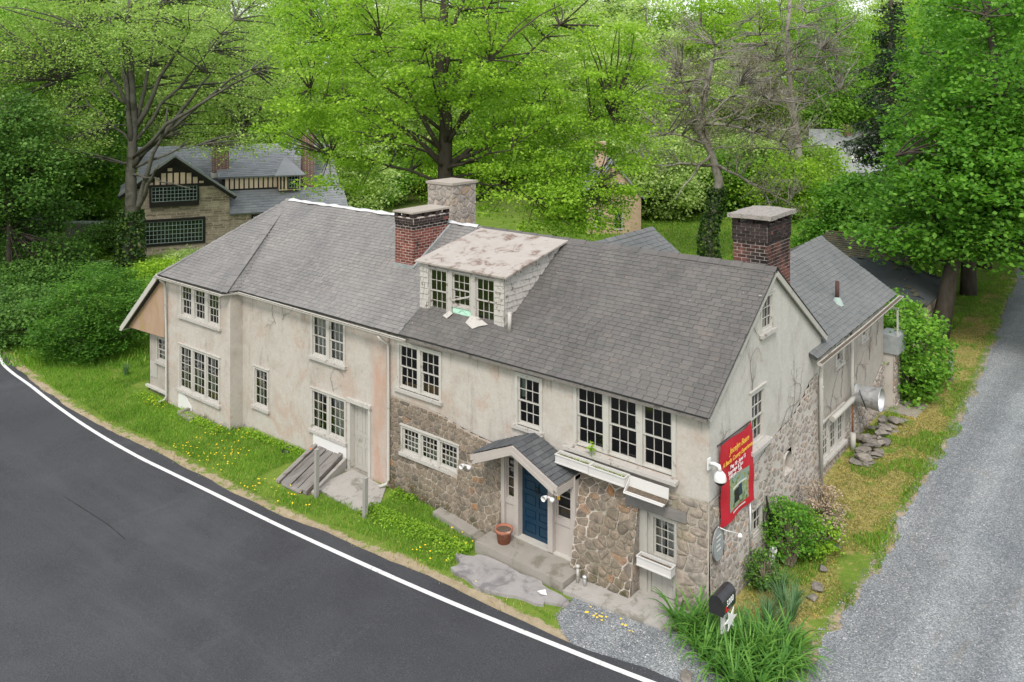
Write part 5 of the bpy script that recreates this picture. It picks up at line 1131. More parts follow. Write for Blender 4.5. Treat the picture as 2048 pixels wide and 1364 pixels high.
# --- dark conifer
def conifer(name, label, px, d, top, low, rad, seed, group=None):
    rs = np.random.RandomState(seed); q = at(px, d); q.z = gz(q.x, q.y); T = empty(name, q, label, 'tree', group); zt = zat(top, d); m = MB()
    m.tube([q, (q.x, q.y, (q.z + zt) / 2), (q.x, q.y, zt)], [.42, .28, .05], 8); P = []; zl_ = zat(low, d)
    for i in range(120):
        t = rs.rand() ** .9; z = zl_ + (zt - zl_) * t; L = rad * (1.05 - t) * rs.uniform(.6, 1.1); a = rs.uniform(0, 6.283); e = np.array([q.x + L * math.cos(a), q.y + L * math.sin(a), z - L * .25]); s = np.array([q.x, q.y, z])
        m.tube([s, (s + e) / 2 + [0, 0, .1 * L], e], [.05, .035, .015], 4, False); k = int(60 * L); u = rs.rand(k) ** .7
        w = (s + (e - s) * u[:, None]); w += np.column_stack([rs.randn(k) * .3, rs.randn(k) * .3, -np.abs(rs.randn(k)) * .32 + .1]); P.append(w)
    m.build('trunk', 'bark_dark', T); foliage('crown', np.concatenate(P), .3, rs, 'needle', T, .15, .35); return T
conifer('spruce_tree', 'tall dark spruce standing before the white house', 1782, 62, -60, 350, 4.2, 31)
conifer('spruce_tree', 'dark spruce at the back of the lawn', 1440, 82, 300, 440, 3.2, 32)
# --- maples along the drive
def maple(pos, H, rad, seed, label, lean=(0, 0), dens=1.0):
    b = Vector((pos[0], pos[1], gz(*pos))); z0 = b.z; t = [b, b + Vector((lean[0] * .3, lean[1] * .3, H * .2)), b + Vector((lean[0], lean[1], H * .42)), b + Vector((lean[0] * 1.2, lean[1] * 1.2, H * .7)), b + Vector((lean[0], lean[1], H * .92))]
    c = t[2]; ell = [(c.x, c.y, z0 + H * .72, rad * .68, rad * .7, H * .26), (c.x - rad * .12, c.y - rad * .15, z0 + H * .5, rad * .62, rad * .62, H * .16), (c.x + rad * .3, c.y + rad * .3, z0 + H * .5, rad * .7, rad * .7, H * .17), (c.x - rad * .1, c.y - rad * .5, z0 + H * .44, rad * .55, rad * .5, H * .12), (c.x + .1, c.y + rad * .1, z0 + H * .34, rad * 1.0, rad * .85, H * .10), (c.x - rad * .5, c.y - rad * .35, z0 + H * .28, rad * .55, rad * .5, H * .07), (c.x + rad * .55, c.y - rad * .25, z0 + H * .29, rad * .65, rad * .55, H * .09)]
    return tree('maple_tree', label, b, t, .36, radial(c, z0 + H * .3, z0 + H * .85, 13, rad * .5, rad * .95, .13, np.random.RandomState(seed + 50)), ell, int(430 * dens), 115, .215, 'leaf_maple', 'bark_dark', seed, 'maples along the gravel drive', spread=.6, flat_=.38, shell=.4, up=.55)
maple((-.3, 23.6), 17.5, 5.1, 41, 'dense dark green maple leaning over the slate-roofed hut', (1.5, 2.4), 1.2)
maple((-1.0, 34.5), 17, 5.5, 42, 'dark green maple further along the drive behind the hut')
maple((-1.6, 43), 17, 5.5, 43, 'dark green maple farthest along the drive', (0, 0), .7)
maple((2.6, 52), 18, 6.5, 44, 'dark green maple on the far side of the gravel drive', (0, 0), .7)
maple((-7.4, 37), 6.2, 3.7, 45, 'low spreading maple between the lawn and the hut', (0, 0), .8)
# --- leafy background trees: a few kinds, copied
def copy_tree(o, loc, s, rz, label, group):
    c = o.copy(); COL.objects.link(c); c.location = loc; c.rotation_euler = (0, 0, rz); c.scale = (s * random.Random(int(loc[0] * 7)).uniform(.9, 1.15),) * 2 + (s,); c['label'] = label; c['group'] = group
    for ch in o.children: d = ch.copy(); COL.objects.link(d); d.parent = c; d.matrix_parent_inverse = ch.matrix_parent_inverse.copy()
    return c
KIND = {}
def proto(kind, px, d, H, rad, mat, bark, seed, label, leafsz=.32, ncl=250, per=130, low=.32):
    q = at(px, d); q.z = gz(q.x, q.y); z0 = q.z; t = [q, q + Vector((.2, .1, H * .3)), q + Vector((0, .3, H * .6)), q + Vector((.1, 0, H * .93))]; rr = np.random.RandomState(seed); ell = [(q.x, q.y, z0 + H * .66, rad * .85, rad * .85, H * .33)]
    for i in range(6): a = i * 1.05 + rr.rand(); ell.append((q.x + rad * .5 * math.cos(a), q.y + rad * .5 * math.sin(a), z0 + H * rr.uniform(low + .05, .75), rad * .55, rad * .55, H * .13))
    T = tree('woodland_tree', label, q, t, .3 * H / 18, radial(q, z0 + H * .3, z0 + H * .9, 9, rad * .4, rad * .9, .11, rr), ell, ncl, per, leafsz, mat, bark, seed, 'trees of the wood behind the houses', spread=.95, flat_=.42, shell=.45, up=.45)
    KIND[kind] = T; return T
proto('soft', 1290, 96, 22, 6, 'leaf_soft', 'bark_grey', 51, 'pale green tree of the wood beside the tan gable')
proto('bright', 1400, 100, 24, 7, 'leaf_bright', 'bark_dark', 52, 'fresh green tree in the wood behind the lawn')
proto('mid', 30, 66, 21, 6.5, 'leaf_mid', 'bark_dark', 53, 'mid green tree at the bend of the road', .30, 260, 120, .06)
proto('dark', 95, 72, 20, 6, 'leaf_dark', 'bark_dark', 54, 'dark green tree behind the pond', .30, 260, 120, .04)
WG = 'trees of the wood behind the houses'; rw = random.Random(77)
rows_ = [(86, 15, 17), (100, 17, 20), (118, 18, 22), (142, 18, 25)]
for d, nn, hh in rows_:
    for i in range(nn):
        px = -150 + (2400 / (nn - 1)) * i + rw.uniform(-50, 50)
        if d < 100 and 1560 < px < 1790: continue
        if d < 100 and 200 < px < 650: d_ = d + 14
        else: d_ = d + rw.uniform(-4, 4)
        p = at(px, d_); kd = rw.choice(['soft', 'bright', 'soft', 'soft', 'bright', 'mid', 'soft'] if px > 250 else ['mid', 'soft', 'soft', 'mid'])
        gap = .62 if (1225 < px < 1400 and d > 90) else 1.0
        o = KIND[kd]; H0 = {'soft': 22, 'bright': 24, 'mid': 21, 'dark': 20}[kd]
        copy_tree(o, (p.x, p.y, gz(p.x, p.y) - .2), hh / H0 * rw.uniform(.82, 1.12) * gap, rw.uniform(0, 6.28), {'soft': 'pale green', 'bright': 'fresh green', 'mid': 'mid green', 'dark': 'dark green'}[kd] + ' tree in the wood on the slope behind the houses', WG)
# low thicket closing the view under the crowns
def thicket(px, d, H, rad, mat, seed, label):
    q = at(px, d); q.z = gz(q.x, q.y); rr = np.random.RandomState(seed); ell = [(q.x + rad * rr.uniform(-.6, .6), q.y + rad * rr.uniform(-.6, .6), q.z + H * rr.uniform(.2, .75), rad * rr.uniform(.45, .7), rad * rr.uniform(.45, .7), H * rr.uniform(.2, .3)) for _ in range(7)]
    return tree('thicket_tree', label, q, [q, q + Vector((.2, .1, H * .4)), q + Vector((0, 0, H * .8))], .14, radial(q, q.z + H * .1, q.z + H * .8, 8, rad * .4, rad * .9, .06, rr), ell, 130, 105, .27, mat, 'bark_grey', seed, 'low trees along the edge of the lawn', spread=.8, flat_=.45, shell=.3)
TK = [thicket(1300, 74, 8, 4.2, 'leaf_soft', 151, 'low pale green tree at the lawn edge beside the tan gable'), thicket(1370, 79, 7, 4.0, 'leaf_bright', 152, 'low fresh green tree at the back of the lawn'), thicket(1500, 77, 7.5, 4.2, 'leaf_mid', 153, 'low mid green tree behind the old ivy tree')]
TG = 'low trees along the edge of the lawn'
for i in range(34):
    px = rw.uniform(1270, 1590) if i < 16 else rw.uniform(560, 1260) if i < 26 else rw.uniform(-80, 240); d = rw.uniform(73, 92); p = at(px, d)
    copy_tree(TK[i % 3], (p.x, p.y, gz(p.x, p.y) - .2), rw.uniform(.65, 1.15), rw.uniform(0, 6.28), ('low pale green', 'low fresh green', 'low mid green')[i % 3] + ' tree in the thicket below the wood', TG)
LG = 'trees by the pond and road bend'
for i, (px, d, kd, s, lb) in enumerate([(-60, 58, 'mid', .9, 'mid green tree nearest the bend of the road'), (150, 78, 'mid', 1.0, 'mid green tree behind the pond waterfall'), (20, 50, 'dark', .62, 'low dark tree at the picture edge above the road bend'), (-20, 80, 'soft', 1.1, 'pale green tall tree above the road bend'), (210, 84, 'soft', 1.05, 'pale green tree behind the beech'), (90, 90, 'bright', 1.1, 'fresh green tall tree at the back of the pond garden')]):
    p = at(px, d); copy_tree(KIND[kd], (p.x, p.y, gz(p.x, p.y) - .2), s, i * 1.3, lb, LG)
# --- shrubs
def shrub(name, label, ell, ncl, per, leaf, mat, seed, base, group=None, spread=.25, flat_=.5, shell=.75, up=.55, bark='twig', stems=9, aspect=.75, cat='shrub'):
    rs = np.random.RandomState(seed); T = empty(name, base, label, cat, group); C = clusters(ell, ncl, rs, shell, base[2] + .05); m = MB(); rr = random.Random(seed)
    for c in C[::max(1, len(C) // (stems * 6))]:
        s = Vector(base) + Vector((rr.uniform(-.2, .2) * ell[0][3], rr.uniform(-.2, .2) * ell[0][4], 0)); B = bez(s, c, (0, 0, .25 * (c[2] - s.z)), 5); m.tube(B, taper(5, .03, .008), 4, False)
    m.build('stem', bark, T); k = rs.poisson(per, len(C)); I = np.repeat(np.arange(len(C)), k); P = C[I] + rs.randn(len(I), 3) * np.array([1, 1, flat_]) * spread
    P[:, 2] = np.maximum(P[:, 2], base[2] + .03); foliage('foliage', P, leaf, rs, mat, T, up, aspect); return T
bb = (-31.0, .3, -.6)
shrub('roadside_bush', 'large feathery green bush on the grass at the road bend', [(-31.0, .3, 1.0, 2.4, 2.3, 1.9), (-32.2, 1.3, 1.5, 1.8, 1.9, 1.7), (-30.0, 1.0, 1.1, 1.9, 1.8, 1.6), (-30.6, -.6, .4, 2.0, 1.4, 1.1)], 460, 62, .145, 'leaf_bush', 61, bb, spread=.3, flat_=.26, up=.7, aspect=.45)
for i, (px, py, r, h, mt, lb) in enumerate([(30, 640, 2.8, 2.6, 'leaf_dark', 'dark bush at the picture edge beside the road'), (90, 550, 3.2, 2.2, 'leaf_dark', 'broad green bush behind the feathery bush'), (320, 525, 1.6, 1.1, 'leaf_bright', 'fresh green bush behind the lean-to roof'), (300, 560, 1.2, .9, 'leaf_mid', 'low green bush between the lean-to and the feathery bush'), (370, 500, 1.8, 1.0, 'leaf_soft', 'small pale shrub below the big leaded window'), (215, 470, 2.0, 2.6, 'leaf_dark', 'dusky evergreen shrub beside the pond'), (60, 500, 3.5, 2.5, 'leaf_dark', 'dark shrub left of the pond'), (140, 485, 1.6, 1.1, 'leaf_mid', 'low clipped shrub on the pond bank')]):
    d = 1650 * 12.2 / (py + 30 - 175); q = at(px, d); z = gz(q.x, q.y); h *= .72; shrub('bush', lb, [(q.x, q.y, z + h * .5, r, r, h * .62), (q.x + r * .5, q.y + .3, z + h * .4, r * .7, r * .7, h * .5)], 240, 60, .15, mt, 70 + i, (q.x, q.y, z), spread=.36, flat_=.4)
q = (.15, 16.2, .14)
shrub('rhododendron', 'bright green leafy shrub at the far end of the wing', [(.2, 16.4, 1.7, 1.35, 1.5, 1.7), (-.4, 17.2, 2.2, 1.2, 1.4, 1.4), (.5, 17.6, 1.5, 1.0, 1.2, 1.4), (.35, 15.7, .9, 1.0, .9, .9)], 330, 34, .14, 'leaf_rhodo', 81, q, spread=.22, flat_=.4, up=.55)
shrub('rose_bush', 'dense green bush against the gable wall', [(.55, 3.2, .65, .45, .6, .75), (.7, 3.8, .45, .5, .6, .55)], 130, 34, .075, 'leaf_maple', 82, (.65, 3.1, -.1), spread=.13)
shrub('dry_hydrangea', 'shrub of faded flower heads below the downspouts', [(.75, 5.2, .5, .55, .7, .6), (.95, 4.6, .45, .5, .5, .5)], 90, 26, .055, 'dry', 83, (.8, 5.0, -.05), spread=.09)
shrub('rose_bush', 'small green bush beside the faded flower heads', [(1.0, 4.2, .3, .5, .6, .45)], 70, 34, .07, 'leaf_bright', 84, (1.0, 4.2, -.05), spread=.12)
shrub('corner_shrub', 'dark leafy shrub rising beside the letter box', [(.5, 1.9, .25, .3, .45, .4)], 40, 30, .07, 'leaf_dark', 85, (.5, 1.9, -.1), spread=.1)
# --- strap-leaved plants round the letter box
def strap(n, L, w, rs, arch=1.0):
    V = []; F = []
    for i in range(n):
        a = rs.uniform(0, 6.283); l = L * rs.uniform(.7, 1.15); lean = rs.uniform(.25, .95) * arch; k = 6; o = len(V); d = np.array([math.cos(a), math.sin(a), 0]); s = np.array([-math.sin(a), math.cos(a), 0]); p = d * rs.uniform(0, .06); th = math.pi / 2 - lean * .35
        for j in range(k + 1):
            t = j / k; ww = w * (1 - t ** 2.2) * (.6 + .4 * min(1, t * 4)) + .001; V += [p - s * ww / 2, p + s * ww / 2]; th -= lean * 2.1 / k * (.4 + 1.2 * t); p = p + (d * math.cos(th) + np.array([0, 0, 1]) * math.sin(th)) * l / k; p[2] = max(p[2], .02)
        F += [(o + 2 * j, o + 2 * j + 1, o + 2 * j + 3, o + 2 * j + 2) for j in range(k)]
    return np.array(V), F
rs3 = np.random.RandomState(91); lily = []
for i in range(4):
    V, F = strap(34, 1.05, .052, rs3, 1.5); me = bpy.data.meshes.new('daylily'); me.from_pydata(V.tolist(), [], F); me.materials.append(MATS['leaf_lily']); me.update(); lily.append(me)
spots = [(-.45, -.62), (-.15, -.85), (-.05, -.55), (.2, -1.05), (.35, -.75), (.5, -1.3), (.72, -1.0), (.85, -1.5), (1.05, -1.15), (1.2, -1.55), (1.35, -.95), (1.55, -1.35), (1.7, -.95), (1.5, -.6), (1.8, -.55), (1.95, -1.1), (2.0, -.75), (1.15, -.75), (.95, -.6), (.65, -.6), (1.75, -1.6), (1.4, -1.75), (1.9, -.2), (1.65, -.15), (2.1, -.35), (1.35, -.3), (.2, -.45)]
for i, (x, y) in enumerate(spots):
    o = bpy.data.objects.new('daylily', lily[i % 4]); COL.objects.link(o); o.location = (x, y, gz(x, y) - .02); o.rotation_euler = (0, 0, i * 1.7); o.scale = (rnd.uniform(.85, 1.1),) * 3
    tag(o, 'clump of arching green strap leaves at the foot of the house corner', 'plant', 'strap-leaved clumps round the letter box')
V, F = strap(60, .75, .02, rs3, .8); me = bpy.data.meshes.new('iris'); me.from_pydata(V.tolist(), [], F); me.materials.append(MATS['leaf_blue']); me.update()
for i, (x, y) in enumerate([(1.2, .3), (1.5, .55), (1.05, .8), (1.45, 1.05), (1.1, 1.4), (.9, 1.9), (1.35, 1.6), (.75, .2), (1.75, .25)]):
    o = bpy.data.objects.new('iris', me); COL.objects.link(o); o.location = (x, y, gz(x, y) - .02); o.rotation_euler = (0, 0, i * 2.1); o.scale = (rnd.uniform(.75, 1.05),) * 3
    tag(o, 'clump of blue-green blades between the letter box and the gable bush', 'plant', 'blue-green clumps beside the gable')
V, F = strap(90, .5, .012, rs3, .35); me = bpy.data.meshes.new('tuft'); me.from_pydata(V.tolist(), [], F); me.materials.append(MATS['leaf_blue']); me.update()
o = bpy.data.objects.new('daffodil_tuft', me); COL.objects.link(o); o.location = (-26.5, -.13, -.62); o.scale = (1.2, 1.2, 1.2); tag(o, 'lone dark tuft of upright blades on the grass by the lean-to', 'plant')
# --- grass
def blades(name, X, Y, h0, h1, w, mat, rs, lift=0.0):
    n = len(X); a = rs.uniform(0, 6.283, n); h = rs.uniform(h0, h1, n); c, s = np.cos(a), np.sin(a); z = g(X, Y) + lift; ln = rs.uniform(.1, .8, n) * h; b = rs.uniform(0, 6.283, n)
    V = np.stack([np.stack([X - c * w, Y - s * w, z], 1), np.stack([X + c * w, Y + s * w, z], 1), np.stack([X + np.cos(b) * ln, Y + np.sin(b) * ln, z + h], 1)], 1).reshape(-1, 3)
    return tag(from_np(name, V, np.arange(3 * n).reshape(-1, 3), mat), None, None, None, 'stuff')
rg = np.random.RandomState(101)
def vnoise(x, y, s, seed):
    r = np.random.RandomState(seed); T = r.rand(64, 64); u, v = x / s, y / s; i, j = np.floor(u).astype(int), np.floor(v).astype(int); f, h = u - i, v - j; f = f * f * (3 - 2 * f); h = h * h * (3 - 2 * h)
    q = lambda a, b: T[a % 64, b % 64]
    return q(i, j) * (1 - f) * (1 - h) + q(i + 1, j) * f * (1 - h) + q(i, j + 1) * (1 - f) * h + q(i + 1, j + 1) * f * h
n = 210000; X = rg.uniform(-36, -2.7, n); Y = rg.uniform(-3.4, 2.5, n); D_ = dist_line(X, Y, EL)
inh = (X > -25.3) & (Y > np.where(X > -18, -.08, -.6)); inw = (X > -8.0) & (X < -5.8) & (Y > -.5 + .15 * (X + 8) * -1); pad = (X > -12.05) & (X < -9.75) & (Y > -1.55); pat = (X > -5.9) & (Y > -2.15 + .06 * (X + 4.5)); hat = (X > -14.1) & (X < -11.6) & (Y > -2.1)
keep = (D_ > .42 + .25 * (vnoise(X, Y, .7, 3) - .4)) & ~inh & ~inw & ~(pad & (vnoise(X, Y, .4, 4) < .85)) & ~pat & ~hat & (rg.rand(n) < .25 + .9 * vnoise(X, Y, .8, 5)); X, Y = X[keep], Y[keep]
blades('grass', X, Y, .03, .15, .009, 'blade', rg)
n = 5500; X = rg.uniform(-36, -3, n); Y = rg.uniform(-3.2, .5, n); D_ = dist_line(X, Y, EL); keep = (D_ > -.1) & (D_ < .8) & (X < -2.8); blades('dry_grass', X[keep], Y[keep], .03, .1, .012, 'blade_yellow', rg)
n = 90000; Y = np.where(rg.rand(n) < .6, rg.uniform(-1, 15, n), rg.uniform(15, 42, n)); X = rg.uniform(-1.2, 2.6, n); e = np.interp(Y, XL_Y, XL_X) - X; dn, yn, wn_ = verge_masks(X, Y, dist_line(X, Y, EL) + 0)
ok = (e > -.25 + .5 * vnoise(X, Y, .6, 8)) & (X > np.where(Y < 6.9, .25, np.where(Y < 14.6, .05, -2))) & ~((Y < -1.0)); nz = vnoise(X, Y, .9, 6)
gsel = ok & (nz > .34 + .45 * yn) & (rg.rand(n) < .75); ysel = ok & (nz + .8 * yn > .6) & (rg.rand(n) < .75)
blades('grass', X[gsel], Y[gsel], .05, .14, .012, 'blade', rg); blades('yellow_litter', X[ysel], Y[ysel], .015, .05, .022, 'blade_yellow', rg)
n = 60000; X = rg.uniform(-30, 6, n); Y = rg.uniform(15, 62, n); keep = (X < -2.5) & ~((X > -6) & (Y < 30)); blades('lawn_grass', X[keep], Y[keep], .08, .25, .035, 'blade', rg)
n = 30000; p = rg.rand(n); px = rg.uniform(-50, 620, n); d = rg.uniform(36, 66, n); q = np.array(CAMLOC)[:2] + np.array(FWD)[:2] * d[:, None] + np.array(RGT)[:2] * ((px - 1024) / 1650 * d)[:, None]; blades('lawn_grass', q[:, 0], q[:, 1], .08, .28, .035, 'blade', rg)
# weeds at the wall foot and dandelions
n = 7000; X = rg.uniform(-24, -6, n); Y = np.where(X > -18, -.12, -.65) - np.abs(rg.randn(n)) * .22; keep = (vnoise(X, Y, 1.2, 9) > .45) & ~((X > -14.1) & (X < -9.9)) & ~((X > -8) & (Y > -.8)); P = np.column_stack([X, Y, g(X, Y) + rg.uniform(.02, .16, n)])[keep]; P = np.concatenate([P, np.column_stack([(Q := rg.uniform(-9.8, -6, 2500)), (W_ := -1.1 - np.abs(rg.randn(2500)) * .35), g(Q, W_) + rg.uniform(.02, .15, 2500)])])
tag(foliage('weeds', P, .06, rg, 'leaf_bright', None, .6), None, None, None, 'stuff')
X = rg.uniform(-24, -2.8, 1400); Y = rg.uniform(-3, -.2, 1400); D_ = dist_line(X, Y, EL); keep = (D_ > .35) & (vnoise(X, Y, 1.6, 12) > .5) & ~((X > -18) & (Y > -.3)) & ~((X > -14) & (X < -9.8) & (Y > -1.9)) & ~((X > -5.9) & (Y > -2.2)); keep &= rg.rand(1400) < np.where(X > -9.7, .22, .55); X, Y = X[keep], Y[keep]
X = np.concatenate([X, rg.uniform(-2.2, -1.0, 16)]); Y = np.concatenate([Y, rg.uniform(-1.7, -1.35, 16)]); n = len(X); s = rg.uniform(.018, .034, n); A = np.arange(6) * math.pi / 3
V = np.stack([X[:, None] + np.cos(A) * s[:, None], Y[:, None] + np.sin(A) * s[:, None], np.repeat((g(X, Y) + rg.uniform(.09, .17, n))[:, None], 6, 1) + .006 * np.cos(A * 2)], -1).reshape(-1, 3)
V[:, 0] += .0; F = (np.array([(0, 1, 2), (0, 2, 3), (0, 3, 4), (0, 4, 5)])[None] + (np.arange(n) * 6)[:, None, None]).reshape(-1, 3)
tag(from_np('dandelion_flowers', V, F, 'dandelion'), None, None, None, 'stuff')
# --- dry vines on the walls
def vine(F, a, b, L, seed, label, spread=.8):
    r = random.Random(seed); m = MB()
    def grow(a, b, th, L, w, depth):
        P = [F.p(a, b, .02)]; l = 0
        while l < L:
            th += r.uniform(-.45, .45); s = r.uniform(.06, .12); a += math.cos(th) * s; b += math.sin(th) * s; l += s; P.append(F.p(a, b, .018 + r.uniform(0, .02)))
            if depth and r.random() < .30: grow(a, b, th + r.choice((-1, 1)) * r.uniform(.4, 1.3) * spread, L * r.uniform(.25, .55), w * .65, depth - 1)
        if len(P) > 1: m.tube(P, taper(len(P), w, w * .4), 3, False)
    grow(a, b, r.uniform(1.2, 1.9), L, .008, 3); return tag(m.build('dead_vine', 'vine'), label, 'vine')
G0 = FG(0, 0, .015); L0 = FF(0, 0, -.05); W0 = FG(0, 0, WXP)
for a_, b_, l_, sd, lb in [(2.3, 4.25, 1.2, 1, 'dry vine above the upper gable window'), (2.9, 5.3, .7, 2, 'dry vine below the attic window'), (4.1, 2.6, 1.7, 3, 'branching dry vine on the gable stucco'), (4.9, 2.8, 1.4, 4, 'branching dry vine beside the downspouts on the gable'), (.9, 2.6, 1.1, 5, 'thin dry vine near the house corner'), (5.6, 3.2, 1.0, 11, 'short dry vine high on the gable edge')]: vine(G0, a_, b_, l_, sd, lb)
for a_, b_, l_, sd, lb in [(-16.0, 3.5, .9, 6, 'dry vine tangle under the eave of the pale stucco wall'), (-15.6, 3.7, .8, 7, 'second dry vine tangle under the pale stucco eave'), (-12.9, 1.9, .8, 8, 'thin dry vine above the lower double window')]: vine(L0, a_, b_, l_, sd, lb, 1.2)
for a_, b_, l_, sd, lb in [(8.6, 1.75, 1.6, 9, 'dry vine above the wing window'), (9.6, 1.9, 1.5, 10, 'dry vine beside the wing drain pipe'), (11.2, 2.0, 1.5, 12, 'dry vine above the extractor'), (12.6, 2.3, 1.3, 13, 'dry vine near the far corner of the wing'), (13.4, 2.6, 1.2, 14, 'dry vine under the wing gutter end')]: vine(W0, a_, b_, l_, sd, lb)
# ------------------------------------------------------------------ smaller things
# cellar hatch
HT = empty('cellar_hatch', (-13, -1, -.4), 'sloping grey plank cellar hatch beside the side door', 'hatch')
def hatch_z(y): return -.40 + (.40 - .06) * (y + 1.95) / 1.85
Fh = lambda x, y, c: Vector((x, y, hatch_z(y) + c))
def sloped(name, x0, x1, y0, y1, c0, c1, mat, x0b=None, x1b=None, parent=HT):
    q_ = lambda x, y: -13.95 + (x + 13.98) * .79 - .3 * y
    x0b, x1b = q_(x0, y1), q_(x1, y1); x0, x1 = q_(x0, y0), q_(x1, y0)
    return MB().hexa([Fh(x0, y0, c0), Fh(x1, y0, c0), Fh(x1b, y1, c0), Fh(x0b, y1, c0), Fh(x0, y0, c1), Fh(x1, y0, c1), Fh(x1b, y1, c1), Fh(x0b, y1, c1)]).build(name, mat, parent)
sloped('cheek_wall', -11.96, -11.82, -1.75, -.1, -.5, .03, 'concrete_pale'); sloped('cheek_wall', -13.98, -13.84, -1.9, -.1, -.5, .0, 'concrete')
sloped('hatch_base', -13.86, -11.95, -1.9, -.12, -.3, -.02, 'soil')
for i, (a, b_, c) in enumerate([(-13.82, -13.67, .07), (-13.62, -13.57, .02), (-13.53, -13.08, .05), (-13.02, -12.66, .035), (-12.60, -12.34, .05), (-12.26, -12.06, .12)]):
    sloped('plank', a, b_, -1.95 + .05 * (i % 2), -.1, -.0, c, 'wood_grey', a - .04, b_ - .04)
sloped('plank', -13.5, -12.4, -1.98, -1.86, .0, .045, 'wood_grey')
MB().box(-13.70, -13.63, -.40, -.34, hatch_z(-.35) + .05, hatch_z(-.35) + .08).build('orange_latch', 'orange', HT)
for (x, y, h, lb) in ((-11.55, -1.78, 1.4, 'weathered grey post in front of the cellar hatch'), (-9.5, -1.7, 1.1, 'weathered grey post at the corner of the concrete pad')):
    z = gz(x, y); m = MB(); m.bar((x, y, z - .2), (x + .02, y, z + h), .11, .11); o = tag(m.build('wooden_post', 'wood_post'), lb, 'post')
m = MB(); m.lathe((0, 0, 0), [(.0, .0), (.16, 0), (.19, .27), (.225, .275), (.235, .36), (.205, .36), (.2, .30), (.0, .29)], 20); pot = empty('flower_pot', (-5.3, -.72, 0), 'terracotta flower pot on the step beside the blue door', 'pot')
o = m.build('pot_body', 'terracotta', None); o.parent = pot
m = MB(); m.lathe((0, 0, .31), [(.2, 0), (.12, .015), (.0, .02)], 14); o = m.build('potting_soil', 'soil'); o.parent = pot
for (x, h, r, lb) in ((-2.98, .42, .035, 'short white standpipe beside the step'), (-2.78, .24, .04, 'stubby grey valve pipe at the wall foot')):
    m = MB(); y = -.78; m.tube([(x, y, -.14), (x, y, -.14 + h)], r, 8); m.lathe((x, y, -.14 + h - .05), [(r, 0), (r * 1.5, .0), (r * 1.5, .05), (0, .07)], 8); tag(m.build('standpipe', 'white_paint' if h > .3 else 'galvanised'), lb, 'pipe')
# window boxes
def planter(F, W, D, H, label, tilt=0.0, fill='soil', plants=None, tip=False):
    o = empty('window_box', F.p(W / 2, 0, 0), label, 'planter'); t = .02
    def B(a0, a1, b0, b1, c0, c1, nm, mt='planter_white'): return MB().fbox(F, a0, a1, b0, b1, c0, c1).build(nm, mt, o)
    if not tip:
        B(0, W, 0, H, D - t, D, 'front_board'); B(0, W, 0, H, 0, t, 'back_board'); B(0, t, .002, H - .002, t, D - t, 'end_board'); B(W - t, W, .002, H - .002, t, D - t, 'end_board'); B(t, W - t, .0, .02, t, D - t, 'bottom_board')
        B(-.012, W + .012, H, H + .02, D - t, D + .018, 'rim'); B(-.012, W + .012, H, H + .02, -.005, t, 'rim'); B(-.012, t, H, H + .02, t, D - t, 'rim'); B(W - t, W + .012, H, H + .02, t, D - t, 'rim'); B(-.008, W + .008, 0, .03, D, D + .014, 'base_trim')
        B(t, W - t, H * .55, H * .72, t, D - t, 'filling', fill)
    else:
        def Q(a, u, v): return F.p(a, H * .5 + u, v)
        def S(pts, nm, mt='planter_white'): return MB().prism([Q(0, *p) for p in pts], F.r * W).build(nm, mt, o)
        S([(.12, .0), (.12, .02), (-.12, .05), (-.12, .03)], 'back_board'); S([(-.12, .05), (-.10, .06), (-.17, .22), (-.19, .21)], 'bottom_board'); S([(-.19, .21), (-.17, .22), (-.15, .30), (-.18, .31)], 'front_board'); S([(-.115, .075), (-.095, .08), (-.155, .20), (-.175, .20)], 'filling', 'soil')
        MB().prism([Q(0, .12, 0), Q(0, -.12, .03), Q(0, -.19, .21), Q(0, -.15, .3)], F.r * .02).build('end_board', 'planter_white', o)
    if plants:
        rs = np.random.RandomState(plants); n = 160; P = np.array([list(F.p(rs.uniform(.05, W - .05), H * .72 + rs.uniform(0, .05), rs.uniform(.03, D - .03))) for _ in range(n)]); foliage('moss', P, .03, rs, 'leaf_soft' if plants % 2 else 'blade_yellow', o, .5)
    return o
by = -.25
planter(FF(-3.85, 2.36, by), .98, .24, .2, 'white window box with moss under the big triple window, nearest the porch', plants=3)
planter(FF(-2.86, 2.35, by), .98, .24, .2, 'white window box with moss, middle one under the triple window', plants=5)
planter(FF(-1.87, 2.30, by), 1.02, .24, .26, 'white window box tipped open, nearest the house corner', tip=True)
planter(FF(GX0 + .08, .58, -.12), .88, .22, .2, 'small white window box on the plank door', fill='soil')
MB().box(-3.86, -.72, -.2, -.02, 2.6, 2.68).build('window_ledge', 'peel_paint', HOUSE)
sd = np.random.RandomState(9); P = np.array([[-2.98 + sd.randn() * .06, -.2 + sd.randn() * .05, 2.86 + sd.randn() * .07] for _ in range(26)]); T_ = empty('seedling', (-2.98, -.2, 2.66), 'bright seedling sprouting from the ledge of the triple window', 'plant'); foliage('foliage', P, .09, sd, 'leaf_bright', T_, .6); MB().tube([(-2.98, -.2, 2.66), (-2.98, -.2, 2.9)], .006, 4).build('stem', 'leaf_bright', T_)
